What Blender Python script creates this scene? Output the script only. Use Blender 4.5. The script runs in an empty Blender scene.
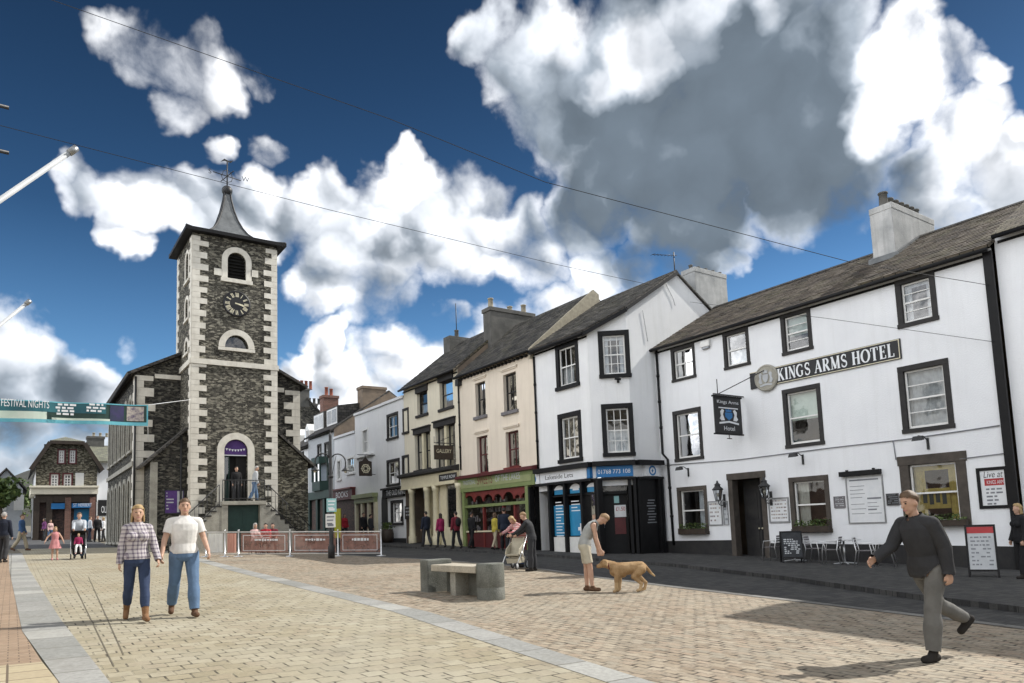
import bpy, bmesh, math, random
import numpy as np
from mathutils import Vector, Matrix, noise
R = random.Random(7)
SC = bpy.context.scene
COL = SC.collection
# ------------------------------------------------------------------ the surveyed camera (X across the street, Y along it, Z up)
FOC, PX, PY = 719.484, 513.363, 449.573
AX = Vector((0.82171584, 0.02868841, 0.56917489))
AY = Vector((-0.56869447, 0.1061354, 0.81567266))
AZ = Vector((-0.03700925, -0.99393775, 0.10352807))
EYE = Vector((0, 0, 1.5))
GA, GB = -0.022978, 0.025640          # the market place falls to the right and climbs up the street
def gz(x, y): return GA * x + GB * y
def ray(px, py):
    d = Vector(((px - PX) / FOC, (py - PY) / FOC, 1.0))
    return Vector((d.dot(AX), d.dot(AY), d.dot(AZ)))
def gp(px, py):
    r = ray(px, py); t = -EYE.z / (r.z - GA * r.x - GB * r.y)
    return EYE + r * t
def on_x(px, py, X):
    r = ray(px, py); return EYE + r * (X / r.x)
def on_y(px, py, Y):
    r = ray(px, py); return EYE + r * (Y / r.y)
def at_depth(px, py, p):
    r = ray(px, py); return EYE + r * (math.hypot(p[0], p[1]) / math.hypot(r.x, r.y))
def ground(x, y, dz=0): return Vector((x, y, gz(x, y) + dz))

# ------------------------------------------------------------------ materials
MATS = {}
def _n(nt, t, **kw):
    n = nt.nodes.new(t)
    for k, v in kw.items(): setattr(n, k, v)
    return n
def new_mat(name):
    m = bpy.data.materials.new(name); m.use_nodes = True
    nt = m.node_tree; b = nt.nodes['Principled BSDF']
    MATS[name] = m
    return m, nt, b
def ramp(nt, stops):
    r = _n(nt, 'ShaderNodeValToRGB'); e = r.color_ramp.elements
    while len(e) < len(stops): e.new(0.5)
    for el, (p, c) in zip(e, stops):
        el.position = p; el.color = (c[0], c[1], c[2], 1) if not isinstance(c, (int, float)) else (c, c, c, 1)
    return r
def mixc(nt, a, b, fac, mode='MIX'):
    m = _n(nt, 'ShaderNodeMix', data_type='RGBA', blend_type=mode)
    for i, v in ((0, fac), (6, a), (7, b)):
        if hasattr(v, 'links') or hasattr(v, 'is_linked'): nt.links.new(v, m.inputs[i])
        elif isinstance(v, (int, float)): m.inputs[i].default_value = v
        else: m.inputs[i].default_value = (v[0], v[1], v[2], 1)
    return m.outputs[2]
def mathn(nt, op, a, b=0.0, clamp=False):
    m = _n(nt, 'ShaderNodeMath', operation=op, use_clamp=clamp)
    for i, v in ((0, a), (1, b)):
        if hasattr(v, 'is_linked'): nt.links.new(v, m.inputs[i])
        else: m.inputs[i].default_value = v
    return m.outputs[0]
def noise_t(nt, vec, scale, detail=4, rough=.55, dim='3D'):
    n = _n(nt, 'ShaderNodeTexNoise', noise_dimensions=dim)
    n.inputs['Scale'].default_value = scale; n.inputs['Detail'].default_value = detail; n.inputs['Roughness'].default_value = rough
    if vec is not None: nt.links.new(vec, n.inputs['Vector'])
    return n
def bump(nt, b, h, strength, dist=.02):
    bp = _n(nt, 'ShaderNodeBump'); bp.inputs['Strength'].default_value = strength; bp.inputs['Distance'].default_value = dist
    nt.links.new(h, bp.inputs['Height']); nt.links.new(bp.outputs[0], b.inputs['Normal'])
def pos(nt): return _n(nt, 'ShaderNodeNewGeometry').outputs['Position']
def uvn(nt): return _n(nt, 'ShaderNodeUVMap').outputs[0]
def surf(name, c, c2=None, scale=3.0, rough=.7, bst=.25, bscale=40, metal=0.0, spec=.4, stain=None, bd=.02, fleck=0):
    m, nt, b = new_mat(name)
    if c2 is None: c2 = tuple(x * .8 for x in c)
    p = pos(nt)
    n1 = noise_t(nt, p, scale, 5, .6)
    r = ramp(nt, [(.32, c2), (.66, c)]); nt.links.new(n1.outputs[0], r.inputs[0])
    col = r.outputs[0]
    if stain:
        mp = _n(nt, 'ShaderNodeMapping'); mp.inputs['Scale'].default_value = (3.5, 3.5, .28); nt.links.new(p, mp.inputs[0])
        n2 = noise_t(nt, mp.outputs[0], 1.2, 6, .65)
        r2 = ramp(nt, [(.5, 0.0), (.76, 1.0)]); nt.links.new(n2.outputs[0], r2.inputs[0])
        col = mixc(nt, col, stain, mathn(nt, 'MULTIPLY', r2.outputs[0], .55))
    if fleck:
        n4 = noise_t(nt, p, bscale * 1.3, 2)
        r4 = ramp(nt, [(.35, .6), (.65, 1.25)]); nt.links.new(n4.outputs[0], r4.inputs[0])
        col = mixc(nt, col, r4.outputs[0], fleck, 'MULTIPLY')
    nt.links.new(col, b.inputs['Base Color'])
    b.inputs['Roughness'].default_value = rough; b.inputs['Metallic'].default_value = metal
    b.inputs['Specular IOR Level'].default_value = spec
    if bst:
        n3 = noise_t(nt, p, bscale, 4); bump(nt, b, n3.outputs[0], bst, bd)
    return m
def masonry(name, stones, mortar, bw, bh, mort=.012, rough=.8, bst=.5, offset=.5, big=.5, var=.5, rot=0, warp=0.0, coord='uv', spec=.3, bd=.012, squash=1.0, tint=None, tintscale=.35, gapfade=None, spots=0):
    """brick-texture masonry, paving or slates in metres"""
    m, nt, b = new_mat(name)
    v = uvn(nt) if coord == 'uv' else pos(nt)
    mp = _n(nt, 'ShaderNodeMapping'); mp.inputs['Rotation'].default_value = (0, 0, rot); nt.links.new(v, mp.inputs[0])
    v = mp.outputs[0]
    if warp:
        wn = noise_t(nt, v, 2.2, 3)
        mx = _n(nt, 'ShaderNodeVectorMath', operation='MULTIPLY_ADD'); mx.inputs[1].default_value = (warp, warp, 0); nt.links.new(wn.outputs[1], mx.inputs[0]); nt.links.new(v, mx.inputs[2])
        v = mx.outputs[0]
    br = _n(nt, 'ShaderNodeTexBrick'); br.offset = offset; br.squash = squash
    br.inputs['Scale'].default_value = 1; br.inputs['Brick Width'].default_value = bw; br.inputs['Row Height'].default_value = bh
    br.inputs['Mortar Size'].default_value = mort; br.inputs['Mortar Smooth'].default_value = .25; br.inputs['Bias'].default_value = 0
    br.inputs['Color1'].default_value = (0, 0, 0, 1); br.inputs['Color2'].default_value = (1, 1, 1, 1); br.inputs['Mortar'].default_value = (.5, .5, .5, 1)
    nt.links.new(v, br.inputs[0])
    k = len(stones)
    r = ramp(nt, [((i + .5) / k, s) for i, s in enumerate(stones)]); nt.links.new(br.outputs[0], r.inputs[0])
    n1 = noise_t(nt, v, 18, 5, .65)
    r1 = ramp(nt, [(.25, 1 - var * .5), (.75, 1 + var * .4)]); nt.links.new(n1.outputs[0], r1.inputs[0])
    col = mixc(nt, r.outputs[0], r1.outputs[0], 1.0, 'MULTIPLY')
    n2 = noise_t(nt, v, tintscale, 4)
    if tint:
        r2 = ramp(nt, [(.4, 0.0), (.65, 1.0)]); nt.links.new(n2.outputs[0], r2.inputs[0])
        col = mixc(nt, col, tint, mathn(nt, 'MULTIPLY', r2.outputs[0], big))
    else:
        r2 = ramp(nt, [(.3, 1 - big * .4), (.7, 1 + big * .25)]); nt.links.new(n2.outputs[0], r2.inputs[0])
        col = mixc(nt, col, r2.outputs[0], 1.0, 'MULTIPLY')
    fac = br.outputs[1]
    if gapfade:      # joints are partly filled with sand
        n5 = noise_t(nt, v, gapfade, 3); r5 = ramp(nt, [(.42, .15), (.62, 1.0)]); nt.links.new(n5.outputs[0], r5.inputs[0])
        fac = mathn(nt, 'MULTIPLY', fac, r5.outputs[0])
    col = mixc(nt, col, mortar, fac)
    if spots:
        vs_ = _n(nt, 'ShaderNodeTexVoronoi', voronoi_dimensions='2D'); vs_.inputs['Scale'].default_value = 2.6; nt.links.new(v, vs_.inputs[0])
        rs_ = ramp(nt, [(.045, 1.0), (.075, 0.0)]); nt.links.new(vs_.outputs['Distance'], rs_.inputs[0])
        sp_ = _n(nt, 'ShaderNodeSeparateColor'); nt.links.new(vs_.outputs['Color'], sp_.inputs[0])
        keep = mathn(nt, 'GREATER_THAN', sp_.outputs[0], .55)
        col = mixc(nt, col, (.09, .085, .075), mathn(nt, 'MULTIPLY', mathn(nt, 'MULTIPLY', rs_.outputs[0], keep), spots))
        n6 = noise_t(nt, v, .9, 6, .7); r6 = ramp(nt, [(.52, 0.0), (.72, 1.0)]); nt.links.new(n6.outputs[0], r6.inputs[0])
        col = mixc(nt, col, (.17, .155, .125), mathn(nt, 'MULTIPLY', r6.outputs[0], .42))
    nt.links.new(col, b.inputs['Base Color']); b.inputs['Roughness'].default_value = rough; b.inputs['Specular IOR Level'].default_value = spec
    h = mathn(nt, 'SUBTRACT', mathn(nt, 'ADD', mathn(nt, 'MULTIPLY', n1.outputs[0], .5), mathn(nt, 'MULTIPLY', br.outputs[0], .35)), br.outputs[1])
    bump(nt, b, h, bst, bd)
    return m
def rubble(name, darks, lights, mortar, sx=4.2, sz=9.0, bst=.8, dens=.5):
    """random slate rubble: flattened voronoi stones with pale pointing"""
    m, nt, b = new_mat(name)
    mp = _n(nt, 'ShaderNodeMapping'); mp.inputs['Scale'].default_value = (sx, sz, 1); nt.links.new(uvn(nt), mp.inputs[0])
    wn = noise_t(nt, mp.outputs[0], 1.1, 3)
    mx = _n(nt, 'ShaderNodeVectorMath', operation='MULTIPLY_ADD'); mx.inputs[1].default_value = (.7, .45, 0); nt.links.new(wn.outputs[1], mx.inputs[0]); nt.links.new(mp.outputs[0], mx.inputs[2])
    vo = _n(nt, 'ShaderNodeTexVoronoi', voronoi_dimensions='2D'); vo.inputs['Scale'].default_value = 1; nt.links.new(mx.outputs[0], vo.inputs[0])
    ve = _n(nt, 'ShaderNodeTexVoronoi', voronoi_dimensions='2D', feature='DISTANCE_TO_EDGE'); ve.inputs['Scale'].default_value = 1; nt.links.new(mx.outputs[0], ve.inputs[0])
    sep = _n(nt, 'ShaderNodeSeparateColor'); nt.links.new(vo.outputs['Color'], sep.inputs[0])
    r = ramp(nt, [(0, darks[0]), (.35, darks[1]), (.6, darks[2]), (dens + .2, lights[0]), (1, lights[1])]); nt.links.new(sep.outputs[0], r.inputs[0])
    n1 = noise_t(nt, mp.outputs[0], 3.5, 5, .7); r1 = ramp(nt, [(.3, .6), (.7, 1.35)]); nt.links.new(n1.outputs[0], r1.inputs[0])
    col = mixc(nt, r.outputs[0], r1.outputs[0], 1, 'MULTIPLY')
    re = ramp(nt, [(.02, 1.0), (.09, 0.0)]); nt.links.new(ve.outputs['Distance'], re.inputs[0])
    n2 = noise_t(nt, mp.outputs[0], .35, 4); r2 = ramp(nt, [(.45, .05), (.68, .85)]); nt.links.new(n2.outputs[0], r2.inputs[0])
    col = mixc(nt, col, mortar, mathn(nt, 'MULTIPLY', re.outputs[0], r2.outputs[0]))
    nt.links.new(col, b.inputs['Base Color']); b.inputs['Roughness'].default_value = .85; b.inputs['Specular IOR Level'].default_value = .25
    hh = mathn(nt, 'ADD', mathn(nt, 'MULTIPLY', sep.outputs[1], .6), mathn(nt, 'MINIMUM', mathn(nt, 'MULTIPLY', ve.outputs['Distance'], 5.0), 1.0))
    hh = mathn(nt, 'ADD', hh, mathn(nt, 'MULTIPLY', n1.outputs[0], .5))
    bump(nt, b, hh, bst, .05)
    return m
def glass(name, tint=(.9, .95, 1.0), refl=.3):
    m, nt, b = new_mat(name); nt.nodes.remove(b)
    out = nt.nodes['Material Output']
    tr = _n(nt, 'ShaderNodeBsdfTransparent'); tr.inputs[0].default_value = (*tint, 1)
    gl = _n(nt, 'ShaderNodeBsdfGlossy'); gl.inputs['Roughness'].default_value = .03
    p = pos(nt); nz = noise_t(nt, p, 1.6, 2); bp = _n(nt, 'ShaderNodeBump'); bp.inputs['Strength'].default_value = .12; bp.inputs['Distance'].default_value = .05
    nt.links.new(nz.outputs[0], bp.inputs['Height']); nt.links.new(bp.outputs[0], gl.inputs['Normal'])
    fr = _n(nt, 'ShaderNodeFresnel'); fr.inputs[0].default_value = 1.5
    fac = mathn(nt, 'ADD', fr.outputs[0], refl, True)
    mx = _n(nt, 'ShaderNodeMixShader'); nt.links.new(fac, mx.inputs[0]); nt.links.new(tr.outputs[0], mx.inputs[1]); nt.links.new(gl.outputs[0], mx.inputs[2])
    nt.links.new(mx.outputs[0], out.inputs[0])
    return m

M = MATS
surf('white_render', (.81, .82, .825), (.75, .76, .775), .9, .85, .5, 24, stain=(.66, .67, .66))
surf('bright_white_render', (.82, .835, .855), (.765, .78, .805), .8, .85, .5, 24, stain=(.70, .71, .72))
surf('cream_render', (.80, .745, .60), (.73, .68, .55), 1.0, .85, .45, 26, stain=(.62, .585, .49))
surf('peach_render', (.80, .715, .60), (.74, .66, .55), 1.0, .85, .45, 26, stain=(.62, .54, .45))
surf('brown_render', (.24, .185, .135), (.15, .12, .095), 1.8, .9, .6, 25)
surf('chimney_render', (.52, .52, .51), (.30, .31, .31), 1.1, .9, .5, 25, stain=(.2, .2, .19))
surf('dark_chimney_render', (.13, .125, .115), (.07, .07, .065), 1.5, .9, .6, 22)
surf('black_paint', (.008, .008, .009), (.012, .012, .013), 4, .5, .1, 60, spec=.2)
surf('dark_stone', (.040, .038, .037), (.026, .025, .025), 5, .8, .5, 45)
surf('brown_stone', (.085, .072, .06), (.055, .047, .04), 5, .8, .5, 45)
surf('plinth_black', (.014, .014, .016), (.03, .029, .028), 2.2, .7, .3, 40)
surf('white_paint', (.80, .80, .78), (.72, .72, .70), 6, .45, .08, 60)
surf('quoin_white', (.74, .71, .63), (.58, .55, .48), 2.8, .8, .3, 30, stain=(.5, .47, .40))
surf('cream_paint', (.72, .66, .47), (.63, .57, .40), 4, .5, .1, 60)
surf('lime_paint', (.205, .25, .10), (.165, .21, .08), 4, .5, .1, 60)
surf('olive_sign', (.30, .33, .16), (.24, .27, .13), 3, .5, .1, 60)
surf('red_paint', (.19, .032, .028), (.14, .026, .022), 4, .45, .1, 60)
surf('maroon_paint', (.11, .02, .022), (.08, .016, .018), 4, .5, .1, 60)
surf('green_paint', (.02, .055, .045), (.014, .04, .034), 4, .5, .1, 60)
surf('blue_sign', (.02, .17, .42), (.018, .15, .38), 3, .4, .05, 60)
surf('blue_poster', (.03, .26, .48), (.02, .18, .36), 1.6, .35, .02, 60)
surf('white_sign', (.78, .80, .82), (.72, .74, .77), 3, .4, .05, 60)
surf('grey_metal', (.32, .33, .34), (.25, .26, .27), 5, .4, .08, 60, metal=.7)
surf('aluminium', (.72, .73, .74), (.62, .63, .64), 8, .3, .04, 60, metal=.9)
surf('dark_iron', (.025, .026, .028), (.045, .045, .046), 8, .5, .2, 70, metal=.3)
surf('lead', (.17, .18, .185), (.10, .107, .112), 2.5, .5, .25, 12, metal=.2)
surf('dark_timber', (.05, .035, .025), (.03, .022, .016), 6, .6, .3, 40)
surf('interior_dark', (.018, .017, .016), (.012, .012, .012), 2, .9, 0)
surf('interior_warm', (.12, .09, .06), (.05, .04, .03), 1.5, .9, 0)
surf('net_curtain', (.70, .70, .67), (.50, .50, .49), 5, .9, .2, 18)
surf('blind_cream', (.72, .70, .58), (.64, .62, .52), 4, .9, .1, 30)
surf('blind_green', (.60, .66, .54), (.52, .58, .47), 4, .9, .1, 30)
surf('curtain_yellow', (.62, .47, .12), (.46, .34, .08), 7, .9, .2, 18)
surf('stock_dark', (.16, .10, .08), (.03, .03, .035), 7, .7, 0)
surf('stock_bright', (.55, .5, .42), (.12, .10, .16), 8, .7, 0)
surf('terracotta', (.36, .12, .075), (.26, .09, .06), 5, .8, .2, 40)
surf('pot_buff', (.40, .36, .27), (.28, .25, .19), 5, .8, .2, 40)
surf('clock_black', (.010, .010, .012), (.016, .016, .018), 4, .45, .04, 40)
surf('gilt', (.75, .70, .52), (.6, .55, .4), 9, .4, .05, 50)
surf('concrete_stone', (.40, .385, .33), (.27, .26, .225), 2.8, .85, .6, 35, fleck=.4)
surf('bench_stone', (.20, .205, .185), (.12, .125, .11), 3.5, .85, .7, 45, stain=(.07, .085, .05), fleck=.5)
surf('bench_top', (.50, .45, .36), (.36, .33, .27), 3.5, .8, .5, 45, fleck=.5)
surf('purple_cloth', (.10, .05, .20), (.07, .035, .15), 5, .85, .1, 40)
surf('red_brown_mesh', (.30, .13, .10), (.20, .085, .07), 6, .8, .3, 60)
surf('pink_panel', (.62, .34, .27), (.52, .28, .22), 3, .6, .1, 40)
surf('white_panel', (.72, .72, .69), (.62, .62, .6), 3, .5, .1, 40)
surf('chalkboard', (.012, .014, .018), (.03, .034, .04), 6, .6, .1, 40)
surf('poster_white', (.74, .75, .76), (.66, .68, .70), 5, .5, 0)
surf('poster_grey', (.48, .50, .52), (.40, .42, .44), 5, .5, 0)
surf('poster_red', (.42, .03, .035), (.34, .025, .03), 5, .5, 0)
surf('ink', (.02, .02, .022), (.03, .03, .03), 5, .6, 0)
surf('ink_grey', (.22, .23, .25), (.16, .17, .19), 5, .6, 0)
surf('teal_sign', (.30, .52, .52), (.24, .45, .46), 5, .5, 0)
surf('yellow_stock', (.58, .56, .04), (.48, .46, .03), 5, .7, 0)
surf('slate_lilac', (.2, .19, .2), (.14, .135, .14), 5, .7, .2, 30)
surf('leaf', (.075, .12, .03), (.03, .055, .012), 3, .6, 0)
surf('leaf_light', (.13, .17, .045), (.06, .09, .02), 3, .6, 0)
surf('bark', (.09, .07, .05), (.05, .04, .03), 9, .9, .6, 30)
surf('hill_green', (.060, .062, .045), (.035, .034, .032), .06, .95, .3, .3)
surf('rubber', (.02, .02, .021), (.028, .028, .028), 9, .8, .1, 60)
surf('lamp_glass', (.55, .52, .42), (.48, .45, .36), 9, .2, 0)
surf('cable_black', (.015, .015, .016), (.02, .02, .02), 9, .7, 0)
glass('window_glass', refl=.08)
glass('shop_glass', (.9, .92, .93), .05)
masonry('roof_slate', [(.105, .088, .070), (.135, .112, .088), (.16, .137, .11), (.085, .074, .062)], (.014, .012, .010), .36, .23, .016, .75, 1.0, big=.55, var=.9, tint=(.16, .15, .085), tintscale=1.1, bd=.03)
masonry('roof_slate_dark', [(.07, .066, .06), (.095, .088, .08), (.12, .11, .098), (.055, .052, .05)], (.012, .012, .011), .34, .22, .014, .7, 1.0, big=.6, var=.9, bd=.03)
masonry('roof_slate_green', [(.16, .165, .125), (.2, .2, .15), (.235, .235, .18), (.14, .145, .12)], (.06, .06, .05), .3, .18, .01, .75, .7, big=.5, var=.6)
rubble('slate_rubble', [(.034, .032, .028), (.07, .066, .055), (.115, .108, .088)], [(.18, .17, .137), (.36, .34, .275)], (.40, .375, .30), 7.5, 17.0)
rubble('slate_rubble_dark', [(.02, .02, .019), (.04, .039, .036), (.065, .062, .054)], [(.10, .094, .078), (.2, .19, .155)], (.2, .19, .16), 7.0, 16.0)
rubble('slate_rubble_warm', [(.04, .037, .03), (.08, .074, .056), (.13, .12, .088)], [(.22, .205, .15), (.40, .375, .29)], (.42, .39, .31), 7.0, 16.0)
masonry('brick_red', [(.16, .07, .05), (.2, .085, .06), (.24, .11, .08)], (.2, .18, .16), .23, .075, .01)
masonry('brick_white', [(.66, .64, .58), (.72, .7, .63), (.6, .58, .52)], (.45, .43, .38), .46, .2, .012, bst=.4, big=.4, var=.3)
masonry('paver_pale', [(0.288, 0.254, 0.176), (0.331, 0.292, 0.206), (0.370, 0.335, 0.249), (0.314, 0.271, 0.194)], (.045, .039, .03), .225, .235, .012, .8, .5, offset=.5, big=.5, var=.35, coord='pos', tint=(.40, .38, .31), tintscale=.5, bd=.008, gapfade=7, spots=.6)
masonry('sett_buff', [(0.232, 0.181, 0.129), (0.310, 0.254, 0.185), (0.370, 0.314, 0.241), (0.310, 0.237, 0.172), (0.284, 0.249, 0.194)], (.05, .04, .03), .19, .125, .015, .8, .8, big=.45, var=.55, rot=1.50, warp=.05, coord='pos', tint=(.38, .35, .28), tintscale=.45, bd=.014, gapfade=5, spots=.5)
masonry('flag_grey', [(.32, .325, .31), (.38, .38, .36), (.43, .43, .40)], (.14, .135, .12), .6, .9, .012, .8, .4, offset=0, big=.35, var=.4, coord='pos', bd=.01)
masonry('kerb_stone', [(.15, .147, .138), (.19, .187, .175), (.23, .225, .21)], (.06, .058, .052), 2.0, .9, .012, .85, .5, offset=0, coord='pos')
masonry('flag_band', [(0.267, 0.271, 0.258), (0.318, 0.318, 0.305), (0.361, 0.361, 0.340)], (.13, .125, .11), 30.0, .85, .012, .8, .5, offset=0, big=.5, var=.5, coord='pos', bd=.01, spots=.3)
masonry('paver_orange', [(0.318, 0.232, 0.163), (0.353, 0.267, 0.194), (0.292, 0.211, 0.146)], (.15, .11, .08), .2, .1, .007, .8, .35, coord='pos', big=.4, var=.4, bd=.006)
masonry('paver_tan', [(0.413, 0.353, 0.241), (0.447, 0.387, 0.275), (0.378, 0.318, 0.215)], (.14, .11, .08), .40, .40, .012, .8, .4, offset=0, coord='pos', big=.3, var=.3, bd=.008)
masonry('asphalt_sett', [(.042, .042, .043), (.056, .056, .055), (.07, .069, .067)], (.03, .03, .03), .25, .16, .009, .85, .5, coord='pos', big=.5, var=.5, bd=.008)
surf('asphalt', (.085, .086, .088), (.06, .061, .063), .8, .85, .5, 130, fleck=.5, bd=.008)
surf('terrain_soil', (.17, .15, .11), (.11, .10, .08), .3, .95, .3, 20)

# ------------------------------------------------------------------ mesh builder (world coordinates)
class Fr:
    """a facade plane: u along the wall, v = height, d = out of the wall"""
    def __init__(s, O, u, n): s.O, s.u, s.n = Vector(O), Vector(u).normalized(), Vector(n).normalized()
    def p(s, u, v, d=0.0): return s.O + s.u * u + Vector((0, 0, v)) + s.n * d
    def uv(s, px, py, d=0.0):
        r = ray(px, py); O = s.O + s.n * d
        t = (O - EYE).dot(s.n) / r.dot(s.n); q = EYE + r * t - O
        return q.dot(s.u), q.z
    def rect(s, xl, xr, yt, yb, d=0.0):
        xm, ym = (xl + xr) / 2, (yt + yb) / 2
        return s.uv(xl, ym, d)[0], s.uv(xr, ym, d)[0], s.uv(xm, yb, d)[1], s.uv(xm, yt, d)[1]
def FX(X): return Fr((X, 0, 0), (0, 1, 0), (-1, 0, 0))          # faces the square from the right: u = Y
def FY(Y): return Fr((0, Y, 0), (1, 0, 0), (0, -1, 0))          # faces the camera end: u = X
def srt(r): return (min(r[0], r[1]), max(r[0], r[1]), min(r[2], r[3]), max(r[2], r[3]))

class MB:
    def __init__(s): s.v, s.f, s.m, s.sm = [], [], [], []
    def poly(s, pts, m=0, smooth=False):
        b = len(s.v); s.v += [Vector(p) for p in pts]; s.f.append(tuple(range(b, b + len(pts)))); s.m.append(m); s.sm.append(smooth)
    def mesh(s, vs, fs, m=0, smooth=False):
        b = len(s.v); s.v += [Vector(p) for p in vs]
        for f in fs: s.f.append(tuple(b + i for i in f)); s.m.append(m); s.sm.append(smooth)
    def hexa(s, q, m=0):
        s.mesh(q, [(0, 3, 2, 1), (4, 5, 6, 7), (0, 1, 5, 4), (1, 2, 6, 5), (2, 3, 7, 6), (3, 0, 4, 7)], m)
    def box(s, x0, x1, y0, y1, z0, z1, m=0):
        s.hexa([(x0, y0, z0), (x1, y0, z0), (x1, y1, z0), (x0, y1, z0), (x0, y0, z1), (x1, y0, z1), (x1, y1, z1), (x0, y1, z1)], m)
    def fbox(s, F, u0, u1, v0, v1, d0, d1, m=0):
        s.hexa([F.p(u0, v0, d0), F.p(u1, v0, d0), F.p(u1, v0, d1), F.p(u0, v0, d1), F.p(u0, v1, d0), F.p(u1, v1, d0), F.p(u1, v1, d1), F.p(u0, v1, d1)], m)
    def prism(s, pts, vec, m=0, smooth=False):
        vec = Vector(vec); pts = [Vector(p) for p in pts]; n = len(pts)
        fs = [tuple(range(n))[::-1], tuple(range(n, 2 * n))] + [(i, (i + 1) % n, n + (i + 1) % n, n + i) for i in range(n)]
        s.mesh(pts + [p + vec for p in pts], fs, m, smooth)
    def tube(s, pts, r, n=8, m=0, closed=False):
        pts = [Vector(p) for p in pts]; k = len(pts)
        rs = r if isinstance(r, (list, tuple)) else [r] * k
        vs = []; prev = None
        for i, p in enumerate(pts):
            t = (pts[min(i + 1, k - 1)] - pts[max(i - 1, 0)]).normalized()
            if prev is None:
                a = Vector((0, 0, 1)) if abs(t.z) < .9 else Vector((1, 0, 0))
            else: a = prev
            x = (a - t * a.dot(t)).normalized(); y = t.cross(x); prev = x
            for j in range(n):
                an = 2 * math.pi * j / n
                vs.append(p + (x * math.cos(an) + y * math.sin(an)) * rs[i])
        fs = [(i * n + j, i * n + (j + 1) % n, (i + 1) * n + (j + 1) % n, (i + 1) * n + j) for i in range(k - 1) for j in range(n)]
        fs += [tuple(range(n))[::-1], tuple((k - 1) * n + j for j in range(n))]
        s.mesh(vs, fs, m, True)
    def lathe(s, prof, c, n=16, m=0, axis=(0, 0, 1), smooth=True):
        c = Vector(c); ax = Vector(axis).normalized(); a = Vector((1, 0, 0)) if abs(ax.x) < .9 else Vector((0, 1, 0))
        x = (a - ax * a.dot(ax)).normalized(); y = ax.cross(x); vs = []; k = len(prof)
        for (r, z) in prof:
            for j in range(n):
                an = 2 * math.pi * j / n
                vs.append(c + ax * z + (x * math.cos(an) + y * math.sin(an)) * r)
        fs = [(i * n + j, i * n + (j + 1) % n, (i + 1) * n + (j + 1) % n, (i + 1) * n + j) for i in range(k - 1) for j in range(n)]
        fs += [tuple(range(n))[::-1], tuple((k - 1) * n + j for j in range(n))]
        s.mesh(vs, fs, m, smooth)
    def ball(s, c, r, m=0, n=10, k=7, sc=(1, 1, 1)):
        c = Vector(c); vs = [c + Vector((0, 0, -r * sc[2]))]
        for i in range(1, k):
            t = math.pi * i / k - math.pi / 2
            for j in range(n):
                a = 2 * math.pi * j / n
                vs.append(c + Vector((r * math.cos(t) * math.cos(a) * sc[0], r * math.cos(t) * math.sin(a) * sc[1], r * math.sin(t) * sc[2])))
        vs.append(c + Vector((0, 0, r * sc[2]))); L = len(vs) - 1; fs = []
        for j in range(n): fs.append((0, 1 + (j + 1) % n, 1 + j)); fs.append((L, L - n + j, L - n + (j + 1) % n))
        for i in range(k - 2):
            for j in range(n): fs.append((1 + i * n + j, 1 + i * n + (j + 1) % n, 1 + (i + 1) * n + (j + 1) % n, 1 + (i + 1) * n + j))
        s.mesh(vs, fs, m, True)
    def bar(s, p, q, w, h, m=0):
        p, q = Vector(p), Vector(q); t = (q - p).normalized(); a = Vector((0, 0, 1)) if abs(t.z) < .95 else Vector((1, 0, 0))
        x = t.cross(a).normalized() * w / 2; y = x.cross(t).normalized() * h / 2
        s.hexa([p - x - y, p + x - y, p + x + y, p - x + y, q - x - y, q + x - y, q + x + y, q - x + y], m)
    def build(s, name, mats, parent=None, bevel=0, loc=None):
        me = bpy.data.meshes.new(name)
        base = Vector(parent['base']) if parent is not None else Vector(loc if loc is not None else (0, 0, 0))
        me.from_pydata([tuple(p - base) for p in s.v], [], s.f)
        if not isinstance(mats, (list, tuple)): mats = [mats]
        for mm in mats: me.materials.append(M[mm] if isinstance(mm, str) else mm)
        me.polygons.foreach_set('material_index', [min(x, len(mats) - 1) for x in s.m])
        me.polygons.foreach_set('use_smooth', s.sm)
        bm = bmesh.new(); bm.from_mesh(me); bmesh.ops.recalc_face_normals(bm, faces=bm.faces)
        if bevel:
            ed = [e for e in bm.edges if len(e.link_faces) == 2 and e.calc_face_angle(0) > .6]
            bmesh.ops.bevel(bm, geom=ed, offset=bevel, segments=2, affect='EDGES', profile=.6, clamp_overlap=True)
        uvl = bm.loops.layers.uv.new('UVMap')
        for f in bm.faces:
            n = f.normal
            if abs(n.z) > .97: U, V = Vector((1, 0, 0)), Vector((0, 1, 0))
            else:
                U = Vector((0, 0, 1)).cross(n).normalized(); V = n.cross(U).normalized()
            for l in f.loops:
                w = l.vert.co + base
                l[uvl].uv = (w.dot(U), w.dot(V))
        bm.to_mesh(me); bm.free()
        o = bpy.data.objects.new(name, me); COL.objects.link(o)
        o['base'] = tuple(base)
        if parent is not None: o.parent = parent
        else: o.location = base
        return o
def tag(o, label, cat, group=None, kind=None):
    if label: o['label'] = label
    if cat: o['category'] = cat
    if group: o['group'] = group
    if kind: o['kind'] = kind
    return o
def thing(name, loc, label, cat, group=None):
    o = bpy.data.objects.new(name, None); COL.objects.link(o); o.location = loc; o['base'] = tuple(loc); o.empty_display_size = .2
    return tag(o, label, cat, group)
def structure(o): o['kind'] = 'structure'; return o

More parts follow.
